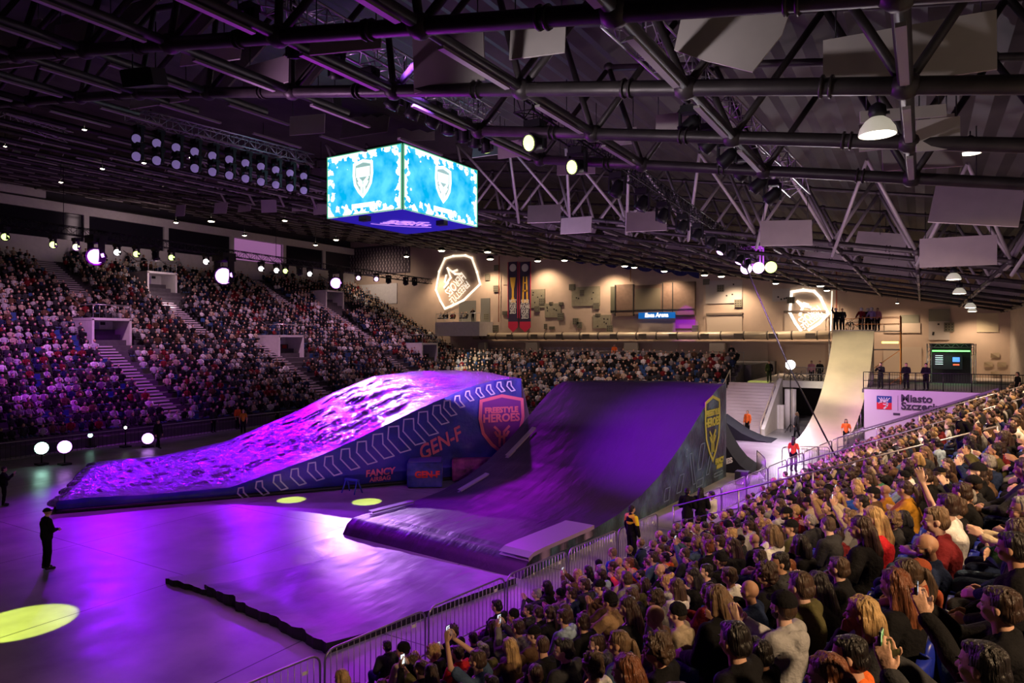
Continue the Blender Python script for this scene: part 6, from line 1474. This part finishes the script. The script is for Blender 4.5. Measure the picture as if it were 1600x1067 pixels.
# ---------------------------------------------------------------- the distant crowd (uncountable): one object
def crowd_template():
    b = MB()   # local: origin on the tread under the hips, facing +Y; materials 0 top 1 skin 2 hair 3 legs
    rings = [(.17, .12, .50, 0), (.21, .12, .92, 0), (.17, .09, 1.02, 0), (.06, .06, 1.07, 0)]; n = 6; vs = []
    for rx, ry, z, y in rings: vs += [(rx*math.cos(2*PI*k/n), y+ry*math.sin(2*PI*k/n), z) for k in range(n)]
    b.add(vs, [(i*n+k, i*n+(k+1) % n, (i+1)*n+(k+1) % n, (i+1)*n+k) for i in range(3) for k in range(n)], 0, True)
    b.ell((0, .03, 1.21), (.082, .10, .115), 6, 5, None, 1); b.ell((0, .0, 1.245), (.092, .105, .10), 6, 4, None, 2)
    for s in (-1, 1):
        b.path([(s*.1, .02, .52), (s*.12, .44, .52)], [.09, .07], 4, 3); b.path([(s*.2, 0, .98), (s*.24, .1, .76), (s*.08, .3, .72)], [.06, .05, .035], 4, 0)
    return np.array(b.v), b.f, np.array(b.m)
TV, TF, TM = crowd_template(); tl = np.array([len(f) for f in TF]); tflat = np.concatenate([np.array(f) for f in TF])
CT = ['black', 'black', 'black', 'black', 'black', 'charcoal', 'charcoal', 'navy', 'grey', 'brown', 'light grey', 'white', 'beige', 'dark red', 'charcoal', 'light grey']
CHM = ['black', 'dark brown', 'brown', 'brown', 'light brown', 'blonde']
crowd_mats = [CM[c] for c in CT]+[skin_m, skin_p]+[HAIRC[c] for c in CHM]+[CM['black'], CM['charcoal'], CM['denim blue']]
rc = np.random.RandomState(5)
def build_crowd(name, insts, label):
    N = len(insts); nv = len(TV); V_ = np.empty((N, nv, 3)); MI = np.empty((N, len(TM)), int)
    for i, (x, y, z, rz, sc) in enumerate(insts):
        c, s = math.cos(rz), math.sin(rz); P = TV*sc*np.array([rc.uniform(.92, 1.12), 1, 1]); lean = rc.uniform(-.04, .10)
        yy = P[:, 1]+lean*np.clip(P[:, 2]-.5, 0, 1); V_[i, :, 0] = x+c*P[:, 0]-s*yy; V_[i, :, 1] = y+s*P[:, 0]+c*yy; V_[i, :, 2] = z+P[:, 2]
        pick = np.array([rc.randint(0, 16), 16+rc.randint(0, 2), 18+rc.randint(0, 6), 24+rc.randint(0, 3)]); MI[i] = pick[TM]
    me = bpy.data.meshes.new(name); me.vertices.add(N*nv); me.vertices.foreach_set('co', V_.ravel())
    lv = (tflat[None, :]+(np.arange(N)*nv)[:, None]).ravel(); me.loops.add(len(lv)); me.loops.foreach_set('vertex_index', lv.astype(np.int32))
    tt_ = np.tile(tl, N); st_ = np.concatenate([[0], np.cumsum(tt_)[:-1]]); me.polygons.add(len(tt_)); me.polygons.foreach_set('loop_start', st_.astype(np.int32)); me.polygons.foreach_set('loop_total', tt_.astype(np.int32))
    me.polygons.foreach_set('use_smooth', np.ones(len(tt_), bool)); me.update(calc_edges=True)
    for m in crowd_mats: me.materials.append(m)
    me.polygons.foreach_set('material_index', MI.ravel().astype(np.int32)); me.validate(); me.update()
    o = bpy.data.objects.new(name, me); COL.objects.link(o); tag(o, label, 'crowd', None, 'stuff'); return o
ins = []
for d, r, t, sc, a in rest:
    s = RS(r); p = SP(s, t, nz_(s)); ins.append((p.x, p.y, p.z, FACE+rc.uniform(-.4, .4), sc))
def blocked_left(x, y):
    for ay, xa_, xb_ in AISLE_L:
        if abs(y-ay) < 1.1 and xb_-.3 < x < xa_+.3: return True
    for vx, vy in VOM:
        if abs(y-vy) < 1.9 and vx-2.2 < x < vx+3.4: return True
    return False
empt = []
for r in range(LROWS):
    x = LX-RD*(r+.55); z = .55+RR*r; y = 4+(.25 if r % 2 else 0)
    while y < 74.3:
        if not blocked_left(x, y):
            p = V(x, y, z+1)
            if visible(p, 20):
                k = noise.noise(V(x*.15, y*.2, 3))
                if rc.rand() < .95-(.4 if k > .38 else 0): ins.append((x, y+rc.uniform(-.06, .06), z, -PI/2+rc.uniform(-.5, .5), rc.uniform(.85, 1.05)))
                else: empt.append((x, y, z, -PI/2))
        y += .54
for r in range(FROWS+1):
    y = FY+FRD*(r+.55); z = FZ0+FRR*r; x = -45.5
    while x < -14:
        if rc.rand() < .88: ins.append((x+rc.uniform(-.06, .06), y, z, PI+rc.uniform(-.5, .5), rc.uniform(.85, 1.05)))
        else: empt.append((x, y, z, PI))
        x += .54
# walkers and leaning rows: balcony and gallery watchers
for k in range(22): ins.append((xg+.25+rc.uniform(-.1, .2), rc.uniform(14, 72), zt, -PI/2+rc.uniform(-.6, .6), 1.25))
for k in range(13): ins.append((BALC[0]+rc.uniform(0, 4.6), 72.6+rc.uniform(0, .6), BALC[2], PI+rc.uniform(-.5, .5), 1.0))
build_crowd('distant_crowd', ins, 'thousands of distant seated spectators filling the left and far stands')
eb = MB()
for x, y, z, rz in empt:
    R3 = Matrix.Rotation(rz, 3, 'Z'); eb.box(V(x, y, z+.42), (.42, .4, .04), R3); eb.box(V(x, y, z+.62)+R3 @ V(0, -.2, 0), (.42, .04, .38), R3)
o = eb.build('distant_empty_seats', mat('blue_seat_far', (.02, .07, .22), .6)); tag(o, 'scattered empty blue seats showing among the left and far stand crowds', 'seats', None, 'stuff')

# ---------------------------------------------------------------- standing people
def standing(name, pos, rz, top, legs, hair, hairc, kind='jacket', arms='down', label='', sc=1.0, stride=0.0, group=None, hat=None, pitch=0.0, yaw=0.0, cat='person'):
    hd = .43; Hh = V(0, 0, hd+.0); caps = []
    A = {'down': [((.25, .0, 1.14), (.24, .08, .88)), ((-.25, .0, 1.14), (-.24, .08, .88))], 'front': [((.25, .05, 1.15), (.06, .24, 1.12)), ((-.25, .05, 1.15), (-.06, .24, 1.10))],
         'camera': [((.26, .16, 1.22), (.08, .34, 1.42)), ((-.26, .14, 1.18), (-.10, .34, 1.32))], 'up': [((.26, .05, 1.60), (.2, .12, 1.86)), ((-.25, .0, 1.14), (-.24, .08, .88))], 'bars': [((.28, .15, 1.18), (.3, .38, 1.02)), ((-.28, .15, 1.18), (-.3, .38, 1.02))]}[arms]
    HM = Matrix.Translation(Hh) @ head_M(yaw, pitch); hc, he = head_parts(HM)
    caps += [((0, 0, .98), .13, (0, 0, 1.14), .12), ((0, 0, 1.14), .12, (0, -.01, 1.34), .13), ((-.12, -.01, 1.42), .065, (.12, -.01, 1.42), .065), ((0, -.01, 1.45), .06, (0, .012, 1.58), .053), ((-.06, 0, .96), .12, (.06, 0, .96), .12)]
    arm_c = []
    for s, (e, w_) in zip((1, -1), A):
        e, w_ = V(*e), V(*w_); caps += [((s*.175, -.01, 1.43), .052, e, .038), (e, .038, w_, .026)]; d = (w_-e).normalized(); hand(caps, w_, d, V(-s, .2, 0), V(0, .8, .4), .6); arm_c += [(V(s*.18, -.01, 1.42), e, w_)]
    legp = []
    for s in (1, -1):
        y = s*stride; k = V(s*.10, y*.55+.02, .52); an = V(s*.11, y-.02, .09); legp.append((V(s*.09, 0, .93), k, an)); caps += [(V(s*.09, 0, .93), .088, k, .06), (k, .058, an, .04), (an+V(0, 0, -.01), .04, an+V(0, .15, -.045), .032)]
    o = inst(name, blob('standing_body', caps+hc, he, .0095, skin_m, 2, None, .2), None, pos, (0, 0, rz)); o.scale = (sc,)*3; tag(o, label, cat, group)
    g = {'tshirt': .012, 'jacket': .026, 'hoodie': .024, 'coat': .03}[kind]; c2 = [((0, 0, .62 if kind == 'coat' else .98), .16+g if kind == 'coat' else .135+g, (0, 0, 1.14), .125+g), ((0, 0, 1.14), .125+g, (0, -.015, 1.33), .135+g), ((-.125, -.01, 1.415), .066+g, (.125, -.01, 1.415), .066+g), ((0, -.01, 1.44), .075+g, (0, -.01, 1.48), .055+g)]
    for a, e, w_ in arm_c: c2 += [(a, .055+g, a.lerp(e, .7), .05+g)] if kind == 'tshirt' else [(a, .055+g, e, .044+g), (e, .044+g, e.lerp(w_, .93), .034+g*.5)]
    t = inst('tshirt' if kind == 'tshirt' else kind, blob('garment', c2, [], .014, dark_cloth, 2, (.012, 9, 6)), o); setm(t, CM[top])
    c3 = [((-.06, 0, .94), .135, (.06, 0, .94), .135)]
    for h, k, an in legp: c3 += [(h, .102, k, .078), (k, .076, an+V(0, 0, .04), .062)]
    t = inst('trousers', blob('trousers', c3, [], .014, dark_cloth, 2, (.010, 9, 7)), o); setm(t, CM[legs])
    t = inst('shoes', blob('shoes', [(an+V(0, -.02, -.02), .05, an+V(0, .17, -.05), .04) for h, k, an in legp], [], .012, dark_cloth, 1), o); setm(t, CM['charcoal'])
    if hat:
        h = inst(hat, get_hair(hat) if hat != 'helmet' else blob('helmet', [], [((0, .0, 1.245), (.125, .14, .13)), ((0, .07, 1.16), (.09, .10, .06))], .012, dark_cloth, 2), o); setm(h, CM['black' if hat != 'helmet' else 'white']); h.matrix_local = HM
    elif hair != 'bald': h = inst('hair', get_hair(hair), o); setm(h, HAIRC[hairc]); h.matrix_local = HM
    e = inst('eyes_and_brows', EYES, o); e.matrix_local = HM
    return o
def fz(tx, ty): return math.atan2(ty, tx)-PI/2
def toward(p, q): return fz(q[0]-p[0], q[1]-p[1])
# steward in yellow and black at the barrier
p = SP(.12, 19.0, nz_(.1)); cxs = (987-HX)/F; k0 = N2*(.12-S0); t_ = (cxs*k0.y-k0.x)/(T2.x-cxs*T2.y); p = SP(.12, t_, nz_(0)+.03)
st_ = standing('person', p, toward(p, (4, 40)), 'black', 'black', 'short', 'black', 'jacket', 'down', 'steward in yellow and black jacket standing by the barrier, upright above the crowd', 1.0)
m = blob('yellow_yoke', [((-.12, -.01, 1.42), .098, (.12, -.01, 1.42), .098), ((0, -.01, 1.30), .167, (0, -.01, 1.38), .14), ((.18, -.01, 1.42), .085, (.235, -.0, 1.24), .076), ((-.18, -.01, 1.42), .085, (-.235, -.0, 1.24), .076)], [], .014, dark_cloth, 2)
y_ = inst('yellow_upper_jacket', m, st_); setm(y_, mat('cloth_hivis_yellow', (.9, .68, .01), .7)); y_['label'] = 'yellow upper half of the jacket'
# two dark figures at the gap, seen from behind
for i, px in enumerate((1074, 1095)):
    p = at_z(px, 846, 0); tag(standing('person', p, toward(p, (-8, 45)), 'black', 'black', 'short' if i == 0 else 'long', 'black', 'coat', 'front', ('dark-clothed person with short hair', 'dark-clothed person with long hair')[i]+' seen from behind at the barrier gap', 1.02), ('dark-clothed person with short hair', 'dark-clothed person with long hair')[i]+' seen from behind at the barrier gap', 'person')
# cameraman on the floor at left
p = at_z(73, 890, 0); standing('person', p, toward(p, (-20, 40)), 'black', 'black', 'crop', 'black', 'jacket', 'front', 'dark silhouette of a crew member standing on the violet floor at left', 1.03, 0, None, 'cap')
p = at_z(6, 790, 0); standing('person', p, toward(p, (-20, 40)), 'black', 'black', 'short', 'black', 'jacket', 'camera', 'dark crew member crouched at the left picture edge by the floor lights', .9)
# person in black tee in the stair aisle
sa = 8.0; p = SP(sa, 21.7, nz_(sa)); k0 = N2*(sa-S0); cxs = (1505-HX)/F; t_ = (cxs*k0.y-k0.x)/(T2.x-cxs*T2.y); p = SP(sa, t_, nz_(sa))
o = standing('person', p, FACE-2.4, 'black', 'navy', 'short', 'black', 'tshirt', 'front', 'person in black T-shirt with orange print standing on the stair at right', 1.0)
put('back_print', text_mesh('////', .12, mat('print_orange', (.9, .25, .05), .6), .004, .3), o.matrix_basis @ frame_on(V(0, -.155, 1.22), (1, 0, 0)), o)
# orange-vested stewards by the far barrier
for i, (px, tt) in enumerate(((1240, 32), (1322, 44))):
    cxs = (px-HX)/F; k0 = N2*(-.8-S0); t_ = (cxs*k0.y-k0.x)/(T2.x-cxs*T2.y); p = SP(-.8, t_, 0)
    o = standing('person', p, toward(p, (-2, 60)) if i == 0 else toward(p, (0, 20)), 'orange', 'black', 'long', 'dark brown', 'tshirt', 'down', ('woman in orange vest standing at the far barrier by the pale floor', 'woman in orange top standing at the barrier in front of the tall roll-in ramp')[i])
# staff near staircase and floor walkers
p = at_z(1168, 680, 0); standing('person', p, toward(p, (-20, 30)), 'orange', 'black', 'short', 'light brown', 'jacket', 'down', 'steward in orange top and black trousers at the foot of the pale staircase')
p = at_z(1245, 684, 0); standing('person', p, fz(-1, .2), 'charcoal', 'black', 'bob', 'light brown', 'coat', 'down', 'woman in dark coat walking over the pale floor beside the roll-in ramp', 1, .22)
p = at_z(380, 678, 0); standing('person', p, toward(p, (0, 0)), 'mustard', 'black', 'short', 'blonde', 'tshirt', 'down', 'person in sandy T-shirt standing behind the low end of the lilac airbag')
p = at_z(247, 700, 0); standing('person', p, fz(1, .1), 'black', 'black', 'short', 'black', 'jacket', 'down', 'dark figure walking beside the violet floor light at left', 1, .25)
# watchers on the platform at right and the concourse
for i, (px, hat, arm, top, tx) in enumerate(((1376, None, 'camera', 'black', 'photographer in black raising a camera on the right platform'), (1416, None, 'front', 'black', 'person in black leaning on the right platform railing'), (1447, 'beanie', 'front', 'black', 'person in black and pale cap beside the green-lit screen frame'))):
    p = at_y(px, 590, 52.6); p.z = DZ; standing('person', p, toward(p, (-10, 30)), top, 'black', 'short', 'black', 'jacket', arm, tx, 1.0, 0, None, hat)
p = at_y(1590, 600, 50); p.z = 3.1; standing('person', p, fz(-1, -.4), 'black', 'black', 'short', 'black', 'tshirt', 'down', 'person in black printed T-shirt at the far right edge above the stand')
for i, (px, tx) in enumerate(((1202, 'dark figure standing by the lime-lit rail at the top of the staircase'), (1268, 'person in pink and black standing behind the balcony bicycles'), (1281, 'person in black behind the balcony bicycles, right one'))):
    p = at_y(px, 590, 59.8 if i else 58.3); p.z = CZ; standing('person', p, toward(p, (-10, 30)), ('black', 'pink', 'black')[i], 'black', 'short', 'black', 'jacket', 'down', tx, 1.0)
p = at_y(1026, 560, FY+FRD*14+1); p.z = zc_
for i, px in enumerate((960, 1143)): p = at_y(px, 545, FY+FRD*14+1); p.z = zc_; standing('person', p, toward(p, (-10, 20)), ('orange', 'black')[i], 'black', 'short', 'black', 'jacket', 'down', ('person in orange vest standing behind the far stand', 'person in black standing behind the right end of the far stand')[i])
p = at_y(739, 480, 72.6); p.z = BALC[2]; standing('person', p, PI+.3, 'black', 'black', 'short', 'black', 'jacket', 'camera', 'black figure standing at the right end of the white balcony')
# riders with bikes on the tower
def bike(p, rz, label, sc=1.0):
    t = empty('bicycle', label, 'bicycle', p, rz, 'bicycles of the riders'); fr = mat('bike_frame', (.05, .05, .06), .3, .6)
    for y in (-.5, .5):
        m = MB(); m.path([(0, y+.33*math.cos(a), .33+.33*math.sin(a)) for a in np.linspace(0, 2*PI, 25)[:-1]], .022, 6, closed=True); w_ = m.build('wheel', blackm, t)
        m = MB(); [m.tube((0, y, .33), (0, y+.32*math.cos(a), .33+.32*math.sin(a)), .004, 4) for a in np.linspace(0, 2*PI, 13)[:-1]]; m.build('spokes', galv, w_)
    m = MB(); bb, st, hd_ = V(0, -.08, .32), V(0, -.2, .66), V(0, .34, .68)
    for a, b_ in ((bb, st), (st, hd_), (bb, hd_), (bb, V(0, -.5, .33)), (st, V(0, -.5, .33)), (hd_, V(0, .5, .33))): m.tube(a, b_, .02, 8)
    m.build('frame', fr, t); m = MB(); m.path([(-.3, .28, .92), (-.14, .32, .88), (0, .34, .74), (.14, .32, .88), (.3, .28, .92)], .013, 6); m.build('handlebar', blackm, t)
    m = MB(); m.ell((0, -.22, .74), (.07, .13, .03), 10, 6); m.tube((0, -.2, .66), (0, -.22, .72), .014, 6); m.build('saddle', blackm, t)
RID = [(1306, .3, 'black', 'rider in black with raised helmet at the left edge of the tower', 'helmet', 'up'), (1316, .8, 'charcoal', 'rider in dark jersey holding a bike on the tower, second from left', None, 'bars'), (1346, .5, 'dark red', 'rider in dark red shirt and black trousers standing mid tower', 'helmet', 'bars'), (1356, 1.6, 'black', 'rider in black behind the dark red shirt on the tower', 'helmet', 'front'), (1362, .6, 'lilac', 'rider in lilac shirt on the tower', 'helmet', 'bars'), (1371, 1.2, 'pink', 'rider in bright pink shirt at the right of the tower', None, 'down')]
for px, dy, top, tx, hat, arm in RID: p = at_y(px, 500, 58.5+dy); p.z = ztop; standing('person', p, toward(p, (-12, 20)), top, 'black', 'short', 'black', 'jacket', arm, tx, 1.0, 0, None, hat)
for i, (px, dy) in enumerate(((1327, .4), (1338, .5), (1366, .3))): p = at_y(px, 515, 58.4+dy); p.z = ztop; bike(p, (.4, 1.2, .2)[i], f'rider bicycle standing on the platform of the tall tower, {ordn(i)} from the left')
for i, x in enumerate((-9.0, -8.1, -7.0)): bike(V(x, 59.6, CZ), 1.4+.2*i, f'bicycle parked behind the balcony rail beside the floodlight, {ordn(i)} from the left')
# a few leaning, standing and walking dark figures beside the left stand
for i, (px, py) in enumerate(((300, 672), (345, 668), (405, 660))):
    p = at_z(px, py, 0); p = V(-44.3, p.y, 0); standing('person', p, PI/2*(-1), ('charcoal', 'orange', 'black')[i], 'black', 'short', 'black', 'jacket', 'down', ('grey-dressed person', 'orange-jacketed person', 'black-dressed person')[i]+' standing at the fence of the left stand')
# hanging loudspeakers
for i, (px, py, d, s_) in enumerate(((225, 122, 15, 1.0), (510, 160, 18, .8), (860, 560, 74, .01))):
    if s_ < .1: continue
    p = at_d(px, py, d); t = empty('loudspeaker', f'black loudspeaker box hung from the roof tubes, {("left","right")[i]} one of two near the video cube', 'loudspeaker', p, .3); m = MB(); m.box((0, 0, 0), (.8*s_, .45, .35*s_), Matrix.Rotation(.3, 3, 'X')); m.build('cabinet', blackm, t); m = MB(); m.box((0, -.23, -.02), (.7*s_, .02, .28*s_), Matrix.Rotation(.3, 3, 'X')); m.build('grille', blacks, t)
    m = MB(); [m.tube((x*s_, 0, .1), (x*s_, 0, 1.2), .015, 5) for x in (-.3, .3)]; m.build('hanging_wire', blacks, t)
